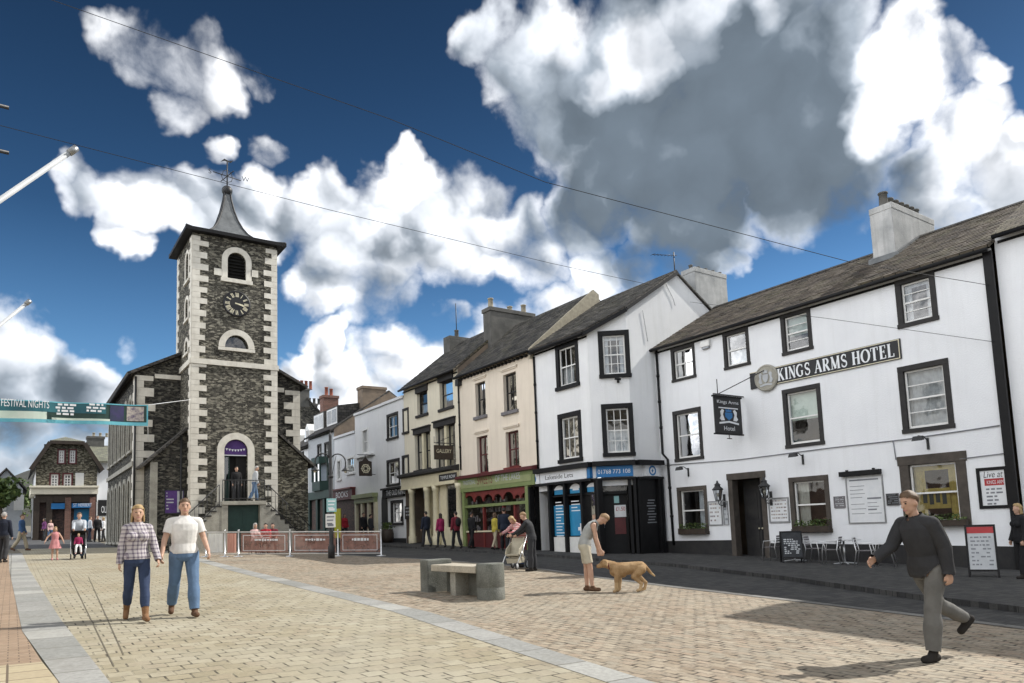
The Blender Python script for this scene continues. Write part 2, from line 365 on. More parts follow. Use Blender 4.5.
def wall(mb, F, u0, u1, v0, v1, holes=(), depth=.16, m=0, mr=None):
    us = sorted({u0, u1, *[x for h in holes for x in h[:2]]}); vs = sorted({v0, v1, *[x for h in holes for x in h[2:4]]})
    us = [u for u in us if u0 <= u <= u1]; vs = [v for v in vs if v0 <= v <= v1]
    for a, b in zip(us, us[1:]):
        run = None
        for c, d in zip(vs, vs[1:]):
            mu, mv = (a + b) / 2, (c + d) / 2
            inside = any(h[0] < mu < h[1] and h[2] < mv < h[3] for h in holes)
            if inside:
                if run: mb.poly([F.p(a, run[0]), F.p(b, run[0]), F.p(b, run[1]), F.p(a, run[1])], m); run = None
            else: run = (run[0], d) if run else (c, d)
        if run: mb.poly([F.p(a, run[0]), F.p(b, run[0]), F.p(b, run[1]), F.p(a, run[1])], m)
    mr = m if mr is None else mr
    for h in holes:
        a, b, c, d = h[:4]
        for p, q in (((a, c), (b, c)), ((b, c), (b, d)), ((b, d), (a, d)), ((a, d), (a, c))):
            mb.poly([F.p(*p, 0), F.p(*q, 0), F.p(*q, -depth), F.p(*p, -depth)], mr)

def sash(parent, F, o, bars=(2, 1), frame_m='white_paint', d=-.09, pane='window_glass', fw=.06, curtain=None, double_hung=True, bw=.028):
    """sash frame, its glass and what hangs behind it inside the opening o=(u0,u1,v0,v1)"""
    u0, u1, v0, v1 = o; g = .004
    mb = MB()
    mb.fbox(F, u0 + g, u0 + fw, v0 + g, v1 - g, d - .05, d + .02); mb.fbox(F, u1 - fw, u1 - g, v0 + g, v1 - g, d - .05, d + .02)
    mb.fbox(F, u0 + fw, u1 - fw, v1 - fw, v1 - g, d - .05, d + .018); mb.fbox(F, u0 + fw, u1 - fw, v0 + g, v0 + fw + .02, d - .05, d + .018)
    iu0, iu1, iv0, iv1 = u0 + fw, u1 - fw, v0 + fw + .02, v1 - fw
    vm = (iv0 + iv1) / 2
    if double_hung: mb.fbox(F, iu0, iu1, vm - .025, vm + .025, d - .045, d + .014)
    nx, ny = bars
    for i in range(1, nx + 1):
        x = iu0 + (iu1 - iu0) * i / (nx + 1); mb.fbox(F, x - bw / 2, x + bw / 2, iv0, iv1, d - .035, d + .008)
    halves = ((iv0, vm), (vm, iv1)) if double_hung else ((iv0, iv1),)
    for a, b in halves:
        for i in range(1, ny + 1):
            y = a + (b - a) * i / (ny + 1); mb.fbox(F, iu0, iu1, y - bw / 2, y + bw / 2, d - .034, d + .007)
    s = mb.build('sash', frame_m, parent)
    pm = MB(); pm.poly([F.p(iu0 - .01, iv0 - .01, d - .02), F.p(iu1 + .01, iv0 - .01, d - .02), F.p(iu1 + .01, iv1 + .01, d - .02), F.p(iu0 - .01, iv1 + .01, d - .02)])
    pm.build('pane', pane, parent)
    if curtain:
        kind, cm = curtain
        cb = MB(); dd = d - .14
        def drape(a, b, lo, hi):
            n = max(4, int((b - a) / .06)); prev = None
            for i in range(n + 1):
                q = (a + (b - a) * i / n, dd - .025 * (i % 2))
                if prev: cb.poly([F.p(prev[0], lo, prev[1]), F.p(q[0], lo, q[1]), F.p(q[0], hi, q[1]), F.p(prev[0], hi, prev[1])], 0, True)
                prev = q
        W, Hh = iu1 - iu0, iv1 - iv0
        if kind == 'pair': drape(u0, u0 + W * .28, v0, v1); drape(u1 - W * .28, u1, v0, v1); cb.fbox(F, u0, u1, v1 - Hh * .12, v1, dd + .01, dd + .03)
        elif kind == 'full': drape(u0, u1, v0, v1)
        elif kind == 'half': drape(u0, u1, v0, v0 + Hh * .55)
        elif kind == 'left': drape(u0, u0 + W * .42, v0, v1)
        elif kind == 'right': drape(u1 - W * .42, u1, v0, v1)
        elif kind == 'top': cb.fbox(F, u0, u1, v0 + Hh * .5, v1, dd, dd + .01)
        elif kind == 'blind': cb.fbox(F, u0, u1, v0 + Hh * .25, v1, dd, dd + .01)
        cb.build('curtain', cm, parent)
    return s
def window(parent, F, r, sur=.13, sur_m='dark_stone', sill=.1, proud=.03, lintel=None, name='window', **kw):
    """r = outer edge of the stone surround; returns the hole left in the wall"""
    u0, u1, v0, v1 = srt(r)
    st, sb = (lintel or sur), (sur if sill is None else max(sur * .8, .08))
    o = (u0 + sur, u1 - sur, v0 + sb, v1 - st)
    mb = MB(); e = .0
    mb.fbox(F, u0, o[0], v0 + sb, v1 - st, -.12, proud); mb.fbox(F, o[1], u1, v0 + sb, v1 - st, -.12, proud)
    mb.fbox(F, u0 - (.03 if lintel else 0), u1 + (.03 if lintel else 0), v1 - st, v1, -.12, proud + .008); mb.fbox(F, u0 - .02, u1 + .02, v0, v0 + sb, -.12, proud + (sill or .0))
    w = mb.build(name, sur_m, parent, bevel=.006)
    sash(w, F, o, **kw)
    return (u0 + .01, u1 - .01, v0 + .01, v1 - .01)

# ------------------------------------------------------------------ lettering
def text_mesh(body, F, u, v, h, d, parent, mat, name='lettering', width=None, align='LEFT', slant=0, thick=.004, flip=False):
    cu = bpy.data.curves.new('lettering', 'FONT'); cu.body = body; cu.size = 1; cu.extrude = 0; cu.shear = slant
    to = bpy.data.objects.new('lettering', cu); COL.objects.link(to)
    dg = bpy.context.evaluated_depsgraph_get(); me = bpy.data.meshes.new_from_object(to.evaluated_get(dg))
    bpy.data.objects.remove(to); bpy.data.curves.remove(cu)
    xs = [q.co.x for q in me.vertices]; ys = [q.co.y for q in me.vertices]
    if not xs: return None
    x0, x1, y0, y1 = min(xs), max(xs), min(ys), max(ys)
    sy = h / (y1 - y0); sx = (width / (x1 - x0)) if width else sy
    mb = MB(); sg = -1 if flip else 1
    vs = [F.p(u + sg * (q.co.x - x0) * sx, v + (q.co.y - y0) * sy, d) for q in me.vertices]
    fs = [tuple(p.vertices) for p in me.polygons]
    mb.mesh(vs, fs); bpy.data.meshes.remove(me)
    return mb.build(name, mat, parent)
def ribbon(mb, F, pts, w, d, m=0):
    """flat stroke through (u,v) points"""
    P = [Vector((a, b)) for a, b in pts]; L, Rr = [], []
    ws = w if isinstance(w, (list, tuple)) else [w] * len(P)
    for i, p in enumerate(P):
        t = (P[min(i + 1, len(P) - 1)] - P[max(i - 1, 0)]).normalized(); n = Vector((-t.y, t.x)) * ws[i] / 2
        L.append(p + n); Rr.append(p - n)
    for i in range(len(P) - 1):
        mb.poly([F.p(*L[i], d), F.p(*L[i + 1], d), F.p(*Rr[i + 1], d), F.p(*Rr[i], d)], m)
def arc(cx, cy, rx, ry, a0, a1, n=14):
    return [(cx + rx * math.cos(math.radians(a0 + (a1 - a0) * i / n)), cy + ry * math.sin(math.radians(a0 + (a1 - a0) * i / n))) for i in range(n + 1)]
TK, TN = .17, .07
def _sw(n, a=TN, b=TK): return [a + (b - a) * math.sin(math.pi * i / n) for i in range(n + 1)]
def _ser(x, y, w=.16): return ([(x - w, y), (x + w, y)], .055)
SERIF = {   # unit-height roman capitals: strokes + advance
 'I': ([([(.2, 0), (.2, 1)], TK), _ser(.2, .03), _ser(.2, .97)], .4),
 'L': ([([(.2, 0), (.2, 1)], TK), _ser(.2, .97), ([(.05, .03), (.66, .03)], .06), ([(.64, 0), (.64, .24)], .06)], .72),
 'T': ([([(.38, 0), (.38, 1)], TK), _ser(.38, .03), ([(.02, .97), (.74, .97)], .06), ([(.04, 1), (.04, .74)], .06), ([(.72, 1), (.72, .74)], .06)], .78),
 'H': ([([(.2, 0), (.2, 1)], TK), ([(.7, 0), (.7, 1)], TK), ([(.2, .52), (.7, .52)], TN), _ser(.2, .03), _ser(.2, .97), _ser(.7, .03), _ser(.7, .97)], .9),
 'E': ([([(.2, 0), (.2, 1)], TK), ([(.05, .03), (.64, .03)], .06), ([(.05, .97), (.62, .97)], .06), ([(.2, .52), (.5, .52)], TN), ([(.63, 0), (.63, .24)], .06), ([(.61, 1), (.61, .76)], .06), ([(.5, .4), (.5, .64)], .05)], .72),
 'N': ([([(.16, 0), (.16, 1)], TN), ([(.16, 1), (.72, 0)], TK), ([(.72, 0), (.72, 1)], TN), _ser(.16, .03, .13), _ser(.12, .97, .12), _ser(.72, .97, .13)], .88),
 'M': ([([(.16, 0), (.18, 1)], TN), ([(.18, 1), (.52, .04)], TK), ([(.52, .04), (.86, 1)], TN), ([(.88, 0), (.86, 1)], TK), _ser(.16, .03, .13), _ser(.88, .03, .15), _ser(.13, .97, .1), _ser(.92, .97, .1)], 1.06),
 'A': ([([(.1, 0), (.4, 1)], TN), ([(.4, 1), (.72, 0)], TK), ([(.2, .34), (.6, .34)], TN), _ser(.1, .03, .12), _ser(.72, .03, .15)], .84),
 'K': ([([(.2, 0), (.2, 1)], TK), ([(.28, .45), (.68, 1)], TN), ([(.38, .6), (.76, 0)], TK), _ser(.2, .03), _ser(.2, .97), _ser(.68, .97, .13), _ser(.76, .03, .13)], .9),
 'R': ([([(.2, 0), (.2, 1)], TK), ([(.2, .97), (.4, .97)], .06), (arc(.4, .735, .24, .235, 90, -90, 12), _sw(12, .06, .16)), ([(.2, .5), (.4, .5)], .06), ([(.4, .5), (.74, 0)], TK), _ser(.2, .03), _ser(.2, .97), _ser(.77, .03, .1)], .86),
 'O': ([(arc(.46, .5, .38, .47, 90, 270, 16), _sw(16)), (arc(.46, .5, .38, .47, 90, -90, 16), _sw(16))], .92),
 'G': ([(arc(.46, .5, .38, .47, 50, 300, 20), _sw(20)), ([(.68, .08), (.68, .44)], TK * .8), _ser(.68, .44, .14), ([(.72, .72), (.72, .96)], .055), ([(.6, .08), (.74, .14)], .07)], .9),
 'S': ([(arc(.36, .735, .23, .235, 30, 250, 14), _sw(14, .06, .13)), ([(.24, .57), (.5, .42)], TK), (arc(.36, .265, .25, .24, 60, -150, 14), _sw(14, .12, .1)), ([(.57, .72), (.57, .96)], .05), ([(.12, .06), (.12, .3)], .05)], .7),
}
def serif_text(body, F, u0, u1, v, h, d, parent, mat, flip=False):
    adv = sum(SERIF[c][1] + .07 if c != ' ' else .42 for c in body); k = (u1 - u0) / adv
    mb = MB(); x = 0; z = 0
    for c in body:
        if c == ' ': x += .42; continue
        for pts, w in SERIF[c][0]:
            z += 1
            ww = [q * h for q in w] if isinstance(w, (list, tuple)) else w * h
            ribbon(mb, F, [((u0 + (x + a) * k), v + b * h) for a, b in pts], ww, d + .0004 * (z % 9))
        x += SERIF[c][1] + .07
    return mb.build('lettering', mat, parent)

def slate_mat(name, stops, moss):
    m, nt, b = new_mat(name); g = _n(nt, 'ShaderNodeNewGeometry'); r = ramp(nt, stops); nt.links.new(g.outputs['Random Per Island'], r.inputs[0])
    n1 = noise_t(nt, g.outputs['Position'], 14, 5, .7); r1 = ramp(nt, [(.3, .6), (.7, 1.3)]); nt.links.new(n1.outputs[0], r1.inputs[0]); col = mixc(nt, r.outputs[0], r1.outputs[0], 1, 'MULTIPLY')
    n2 = noise_t(nt, g.outputs['Position'], 1.3, 6, .7); r2 = ramp(nt, [(.5, 0.0), (.68, 1.0)]); nt.links.new(n2.outputs[0], r2.inputs[0]); col = mixc(nt, col, moss, mathn(nt, 'MULTIPLY', r2.outputs[0], .45))
    nt.links.new(col, b.inputs['Base Color']); b.inputs['Roughness'].default_value = .72; b.inputs['Specular IOR Level'].default_value = .35; bump(nt, b, n1.outputs[0], .4, .01)
slate_mat('slates_brown', [(0, (.04, .033, .028)), (.35, (.072, .058, .046)), (.7, (.10, .082, .064)), (1, (.145, .122, .098))], (.13, .125, .07))
slate_mat('slates_grey', [(0, (.032, .031, .030)), (.35, (.058, .055, .051)), (.7, (.082, .077, .070)), (1, (.12, .113, .10))], (.12, .115, .075))
def slates(roof, pts, mat, w=.34, h=.23, seed=1, lift=.0, jit=1.0):
    """individually laid slates over a convex roof slope; pts[0]->pts[1] runs along the eaves"""
    P = [Vector(p) for p in pts]; u = (P[1] - P[0]).normalized(); n = u.cross(P[2] - P[1]).normalized(); n = n if n.z > 0 else -n; v = n.cross(u); v = v if v.z > 0 else -v
    Q = [((p - P[0]).dot(u), (p - P[0]).dot(v)) for p in P]; vmax = max(q[1] for q in Q); rr = random.Random(seed); mb = MB(); r = 0
    while r * h < vmax - .02:
        y = r * h; yc = min(y + h * .5, vmax - .001); xs = []
        for i in range(len(Q)):
            (x0, y0), (x1, y1) = Q[i], Q[(i + 1) % len(Q)]
            if (y0 - yc) * (y1 - yc) < 0: xs.append(x0 + (x1 - x0) * (yc - y0) / (y1 - y0))
        if len(xs) < 2: r += 1; continue
        a, b = min(xs), max(xs); x = a - (w * .5 if r % 2 else 0)
        while x < b:
            ww = w * rr.uniform(.82, 1.15); x0, x1 = max(x + .005, a), min(x + ww - .005, b); x += ww
            if x1 - x0 < .05: continue
            lo = y - .03 + rr.gauss(0, .006) * jit; hi = min(y + h * 1.12, vmax); t0 = .022 + abs(rr.gauss(0, .006)) * jit; t1 = .005; tw = rr.gauss(0, .004) * jit
            g = lambda X, Y, Z: P[0] + u * X + v * Y + n * (Z + lift)
            mb.mesh([g(x0, lo, 0), g(x1, lo, 0), g(x1, lo + tw, t0 + tw), g(x0, lo - tw, t0 - tw), g(x1, hi, t1), g(x0, hi, t1)], [(0, 1, 2, 3), (3, 2, 4, 5)])
        r += 1
    return mb.build('slates', mat, roof)
# ------------------------------------------------------------------ camera
cam = bpy.data.cameras.new('camera'); co = bpy.data.objects.new('camera', cam); COL.objects.link(co); SC.camera = co
cam.sensor_width = 36; cam.sensor_fit = 'HORIZONTAL'; cam.lens = FOC * 36 / 1024
cam.shift_x = (512 - PX) / 1024; cam.shift_y = (PY - 341.5) / 1024
cam.clip_start = .05; cam.clip_end = 3000
mw = Matrix(((AX.x, -AX.y, -AX.z), (AY.x, -AY.y, -AY.z), (AZ.x, -AZ.y, -AZ.z)))
co.matrix_world = Matrix.Translation(EYE) @ mw.to_4x4()

# ------------------------------------------------------------------ sun, sky and cumulus
SUN_EL, SUN_AZ = math.radians(41.5), math.atan2(.985, -.17)          # azimuth from +Y towards +X
sd = Vector((math.sin(SUN_AZ) * math.cos(SUN_EL), math.cos(SUN_AZ) * math.cos(SUN_EL), math.sin(SUN_EL)))
sl = bpy.data.lights.new('sun', 'SUN'); sl.energy = 3.6; sl.angle = math.radians(.5); sl.color = (1, .955, .88)
so = bpy.data.objects.new('sun', sl); COL.objects.link(so); so.rotation_euler = sd.to_track_quat('Z', 'Y').to_euler(); so.location = (30, -10, 40)
w = bpy.data.worlds.new('World'); SC.world = w; w.use_nodes = True
nt = w.node_tree; bg = nt.nodes['Background']
sky = _n(nt, 'ShaderNodeTexSky', sky_type='NISHITA'); sky.sun_disc = False; sky.sun_elevation = SUN_EL; sky.sun_rotation = SUN_AZ
sky.altitude = 80; sky.air_density = 1.0; sky.dust_density = .2; sky.ozone_density = 3.0
tc = _n(nt, 'ShaderNodeTexCoord').outputs['Generated']
def vm(op, a, b=None, c=None):
    n = _n(nt, 'ShaderNodeVectorMath', operation=op)
    for i, v in enumerate((a, b, c)):
        if v is None: continue
        if hasattr(v, 'is_linked'): nt.links.new(v, n.inputs[i])
        else: n.inputs[i].default_value = v
    return n
def mr(v, a, b, c=0.0, d=1.0, smooth=True):
    n = _n(nt, 'ShaderNodeMapRange', interpolation_type='SMOOTHSTEP' if smooth else 'LINEAR'); nt.links.new(v, n.inputs[0])
    for i, q in enumerate((a, b, c, d)): n.inputs[i + 1].default_value = q
    return n.outputs[0]
def fbm(vec, s, det, rough=.6):
    return noise_t(nt, vec, s, det, rough)
wa = fbm(tc, 3.2, 3, .55); wb = fbm(tc, 11, 4, .6)
d1 = vm('MULTIPLY_ADD', vm('SUBTRACT', wa.outputs[1], (.5, .5, .5)).outputs[0], (.12, .12, .12), tc).outputs[0]
d2 = vm('MULTIPLY_ADD', vm('SUBTRACT', wb.outputs[1], (.5, .5, .5)).outputs[0], (.075, .075, .075), d1).outputs[0]
dn = vm('NORMALIZE', d2).outputs[0]
def blobs(lst, vec, soft=.25):
    cur = None
    for (px, py, rad, wt) in lst:
        d = ray(px, py).normalized(); e = ray(px + rad * .7, py - rad * .7).normalized()
        ca = d.dot(e)
        dot = vm('DOT_PRODUCT', vec, tuple(d)).outputs['Value']
        an = 1 - ca
        v = mr(dot, 1 - an * 1.5, 1 - an * soft, 0, wt)
        cur = v if cur is None else mathn(nt, 'MAXIMUM', cur, v)
    return cur
COVER = [(150, 45, 46, .66), (205, 62, 44, .66), (175, 95, 30, .6), (115, 40, 30, .6), (250, 65, 24, .5), (218, 138, 18, .55), (265, 135, 22, .45),
         (95, 185, 40, .85), (145, 195, 45, .9), (205, 205, 50, .95), (265, 205, 50, 1), (320, 195, 45, 1), (345, 230, 62, 1), (395, 150, 28, .85), (400, 215, 70, 1), (455, 225, 75, 1), (520, 245, 60, 1), (135, 235, 24, .7), (330, 275, 45, .95), (385, 290, 52, .95), (585, 215, 50, 1), (600, 265, 40, .85),
         (340, 345, 34, .9), (400, 350, 42, 1), (435, 370, 50, 1), (320, 385, 42, 1), (370, 395, 60, 1), (300, 380, 30, .9), (420, 330, 26, .75), (452, 312, 18, .65), (558, 297, 13, .6), (520, 320, 12, .5),
         (475, 30, 42, .95), (540, 50, 80, 1), (560, 110, 75, 1), (640, 60, 130, 1.1), (680, 140, 120, 1.1), (760, 90, 150, 1.1), (820, 160, 110, 1.1), (900, 60, 95, 1.05), (955, 45, 55, 1), (985, 60, 34, .9), (950, 120, 70, 1), (620, 180, 80, 1), (700, 210, 90, 1), (990, 170, 75, 1), (1040, 180, 80, 1), (930, 190, 70, 1), (650, 265, 42, .9), (700, 265, 45, .95), (735, 262, 28, .8), (645, 285, 30, .8), (850, 210, 40, .8), (1010, 260, 60, .9),
         (20, 375, 62, 1.05), (70, 392, 48, 1), (105, 400, 34, .95), (15, 430, 70, 1), (60, 440, 60, 1), (115, 430, 50, .9), (-60, 380, 120, 1), (165, 400, 30, .6), (130, 345, 24, .42), (60, 330, 26, .42), (200, 420, 60, .9), (560, 400, 140, .9), (760, 330, 40, .5),
         (1200, 120, 200, 1.1), (1120, -60, 140, .9), (700, -150, 170, 1), (420, -120, 60, .8), (-180, 200, 90, .8), (-320, 380, 160, 1)]
HOLES = [(612, 22, 11, .0)]
cover = blobs(COVER, dn, .1)
# clouds over the rest of the dome, unseen and thickened to brighten the shaded fronts
g = fbm(tc, 2.1, 5, .6)
fwd = ray(512, 200).normalized()
away = mr(vm('DOT_PRODUCT', tc, tuple(fwd)).outputs['Value'], .62, .25, 0, 1)
rest = mathn(nt, 'MULTIPLY', mr(g.outputs[0], .34, .5, 0, 1), away)
cover = mathn(nt, 'MAXIMUM', cover, rest)
nf = fbm(d1, 15, 9, .62); nf2 = fbm(d1, 5.0, 6, .6)
def billow(vec):
    out = None
    for sc_, am in ((7.5, .58), (18.0, .42)):
        vo = _n(nt, 'ShaderNodeTexVoronoi', feature='F1'); vo.inputs['Scale'].default_value = sc_; nt.links.new(vec, vo.inputs['Vector'])
        q = mathn(nt, 'MULTIPLY', mathn(nt, 'SUBTRACT', 1.0, vo.outputs['Distance']), am); out = q if out is None else mathn(nt, 'ADD', out, q)
    return out
bl = billow(d2)
edge = mathn(nt, 'ADD', mathn(nt, 'ADD', cover, mathn(nt, 'MULTIPLY', mathn(nt, 'SUBTRACT', bl, .58), 1.1)), mathn(nt, 'ADD', mathn(nt, 'MULTIPLY', mathn(nt, 'SUBTRACT', nf.outputs[0], .5), .72), mathn(nt, 'MULTIPLY', mathn(nt, 'SUBTRACT', nf2.outputs[0], .5), .75)))
alpha = mr(edge, .30, .88)
thick = mr(mathn(nt, 'ADD', cover, mathn(nt, 'MULTIPLY', mathn(nt, 'SUBTRACT', nf2.outputs[0], .5), .45)), .42, 1.02)
DARK = [(700, 140, 175, 1), (800, 150, 120, .95), (610, 150, 105, .9), (540, 80, 85, .62), (500, 40, 60, .5), (720, 40, 90, .75), (690, 225, 75, .75), (800, 215, 60, .7), (30, 425, 70, .62), (70, 440, 50, .6), (90, 200, 26, .4), (220, 215, 40, .35), (330, 240, 55, .42), (430, 240, 45, .38), (150, 65, 40, .35), (1000, 215, 40, .45), (940, 225, 40, .4), (-60, 430, 90, .6)]
dark = blobs([(x, y, r * 1.45, w_) for x, y, r, w_ in DARK], vm('NORMALIZE', d1).outputs[0], .0)
LITE = [(640, 50, 40, .9), (610, 75, 26, .6), (560, 20, 26, .4), (905, 55, 52, 1), (940, 20, 40, .9), (880, 110, 40, .9), (960, 90, 60, 1), (870, 130, 30, .8), (680, 20, 40, .6), (760, 10, 20, .5)]
lite = blobs([(x, y, r * 1.25, w_) for x, y, r, w_ in LITE], dn, .0)
# billow relief: brighter towards the sun
off = vm('ADD', d2, tuple(sd * .03)).outputs[0]
relief = mathn(nt, 'MULTIPLY', mathn(nt, 'SUBTRACT', billow(off), bl), 1.5)
mot = mathn(nt, 'MULTIPLY', mathn(nt, 'SUBTRACT', nf2.outputs[0], .5), .9)
calm = mathn(nt, 'SUBTRACT', 1.0, mathn(nt, 'MULTIPLY', dark, .66))
gray = mathn(nt, 'MULTIPLY', mathn(nt, 'SUBTRACT', mathn(nt, 'ADD', dark, mathn(nt, 'MULTIPLY', mot, .22)), lite), thick, True)
gray = mathn(nt, 'ADD', gray, mathn(nt, 'MULTIPLY', thick, mathn(nt, 'ADD', .12, mathn(nt, 'MULTIPLY', calm, mathn(nt, 'ADD', mathn(nt, 'MULTIPLY', relief, 1.25), mathn(nt, 'MULTIPLY', mot, .38))))), True)
cr = ramp(nt, [(0.0, (.97, .98, 1.0)), (.28, (.72, .75, .80)), (.68, (.30, .345, .40)), (1.0, (.125, .158, .195))]); nt.links.new(gray, cr.inputs[0])
cb = mathn(nt, 'ADD', 1.0, mathn(nt, 'MULTIPLY', calm, mathn(nt, 'SUBTRACT', mathn(nt, 'MULTIPLY', mot, .16), relief)))
cb = mathn(nt, 'MINIMUM', mathn(nt, 'MAXIMUM', cb, .55), 1.22)
cloud = vm('SCALE', cr.outputs[0]); nt.links.new(cb, cloud.inputs['Scale'])
CLOUD_GAIN = 8.0
cl = vm('SCALE', cloud.outputs[0])                 # cumulus opposite the sun is lit face-on; gain boosted to fill shaded fronts
anti = mr(vm('DOT_PRODUCT', tc, (-sd.x, -sd.y, .25)).outputs['Value'], .25, .85, CLOUD_GAIN, CLOUD_GAIN * 2.4); nt.links.new(anti, cl.inputs['Scale'])
# deepen the blue
hs = _n(nt, 'ShaderNodeHueSaturation'); hs.inputs['Saturation'].default_value = 1.12; hs.inputs['Value'].default_value = 1.0; hs.inputs['Hue'].default_value = .5; nt.links.new(sky.outputs[0], hs.inputs['Color'])
sepz = _n(nt, 'ShaderNodeSeparateXYZ'); nt.links.new(tc, sepz.inputs[0])
hz = mr(sepz.outputs[2], .0, .72, 1, 0)                       # deep blue overhead, paler low down
deep = ramp(nt, [(0.0, (.105, .14, .16)), (.45, (.22, .31, .36)), (.8, (.52, .66, .72)), (1.0, (.75, .9, 1.1))]); nt.links.new(hz, deep.inputs[0])
blue = mixc(nt, hs.outputs[0], deep.outputs[0], 1.0, 'MULTIPLY')
fin = mixc(nt, blue, cl.outputs[0], alpha)
nt.links.new(fin, bg.inputs[0]); bg.inputs[1].default_value = .11
vs = SC.view_settings; vs.view_transform = 'Standard'; vs.look = 'None'; vs.exposure = .66; vs.gamma = 1; vs.use_curve_mapping = False
SC.cycles.use_denoising = True
SC.cycles.max_bounces = 6; SC.cycles.transparent_max_bounces = 16; SC.cycles.sample_clamp_indirect = 4; SC.cycles.caustics_reflective = False; SC.cycles.caustics_refractive = False

# ------------------------------------------------------------------ the ground and its surfaces
def sheet(name, pts, mat, lift, cut=0):
    """polygon on the sloping ground, lifted; split in a fan"""
    mb = MB(); mb.poly([ground(x, y, lift) for x, y in pts]); return structure(mb.build(name, mat))
def slab(name, pts, mat, z0, z1):
    mb = MB(); mb.prism([ground(x, y, z0) for x, y in pts], (0, 0, z1 - z0)); return structure(mb.build(name, mat))
mb = MB(); mb.poly([ground(*p) for p in ((-260, -90), (280, -90), (280, 420), (-260, 420))]); structure(mb.build('ground', 'terrain_soil'))
KERB = [(5.6, 60.0), (10.0, 40.0), (11.6, 27.5), (12.6, 24.0), (12.98, 20.0), (12.8, 17.3), (12.15, 14.0), (11.7, 10.8), (11.5, 8.0), (11.2, 5.0), (10.2, -2.0), (8.0, -40.0)]
STRIP_L = [(5.62, 30.5), (5.3, 22.0), (5.1, 10.9), (4.5, 5.1), (3.2, -6.0)]
STRIP_R = [(6.06, 30.2), (5.75, 22.0), (5.55, 10.5), (4.85, 4.9), (3.55, -6.0)]
BAND_L = [(-.1, 40), (-.03, 26.0), (.15, 12.0), (.40, 8.0), (1.1, -6.0)]
BAND_R = [(.40, 40), (.47, 26.0), (.64, 13.0), (.78, 7.8), (1.5, -6.0)]
sheet('paver_pavement', BAND_R + STRIP_L[::-1] + [], 'paver_pale', .008)
sheet('paver_pavement', [(.40, 40), (.2, 46.0), (4.8, 45.0), (6.6, 37), (5.62, 30.5)], 'paver_pale', .008)
sheet('flagstone_path', STRIP_L + STRIP_R[::-1], 'flag_band', .012)
sheet('sett_pavement', STRIP_R[::-1] + [(6.06, 30.2), (6.4, 44), (9.4, 44)] + KERB[1:11], 'sett_buff', .008)
sheet('flagstone_kerb', BAND_L + BAND_R[::-1], 'flag_band', .012)
sheet('path', [(-9, 40), (-9, 9.3), (.30, 9.3), (.15, 12.0), (-.03, 26.0), (-.1, 40)], 'paver_orange', .008)
sheet('path_near', [(-9, 9.3), (-9, -6), (1.1, -6.0), (.40, 8.0), (.30, 9.3)], 'paver_tan', .008)
kr = [(x + .24, y) for x, y in KERB]
sheet('kerb_line', KERB + kr[::-1], 'kerb_stone', .016)
PK = [(10.6, 62.0), (16.2, 42.0), (17.1, 30.0), (17.3, 22.0), (16.9, 15.6), (15.4, 10.7), (13.7, 6.8), (12.2, 2.0), (11.2, -3.0), (10.5, -40.0)]
sheet('road', kr + PK[::-1], 'asphalt_sett', .006)
slab('pavement', PK + [(40, -40), (40, 62)], 'asphalt_sett', -.05, .10)
pk2 = [(x - .14, y) for x, y in PK]
slab('kerb', pk2 + PK[::-1], 'asphalt_sett', -.05, .106)
sheet('side_road', [(-40, 60), (-40, 45.5), (.2, 46), (4.8, 45), (4.9, 60), (5.6, 110), (-3, 110), (-2, 60)], 'asphalt', .009)
# rising ground behind the town, hazy fells beyond
mb = MB(); N = 46; vs_ = []; fs_ = []
for i in range(N + 1):
    for j in range(9):
        x = -240 + 330 * i / N; y = 230 + j * 24
        h = .8 * (j / 8) ** .8 * (24 + 14 * math.sin(x * .021 + 1.0) + 5 * math.sin(x * .07)) + noise.noise((x * .03, y * .03, 0)) * 3
        vs_.append((x, y, gz(0, 230) - 1 + h))
for i in range(N):
    for j in range(8): fs_.append((i * 9 + j, (i + 1) * 9 + j, (i + 1) * 9 + j + 1, i * 9 + j + 1))
mb.mesh(vs_, fs_, 0, True); structure(mb.build('hill', 'hill_green'))

for a, b in (((1.34, 24.0), (.895, 8.55)), ((1.68, 22.0), (1.055, 9.2))):
    sheet('pavement_line', [(a[0] - .006, a[1]), (b[0] - .006, b[1]), (b[0] + .006, b[1]), (a[0] + .006, a[1])], 'terrain_soil', .0135)
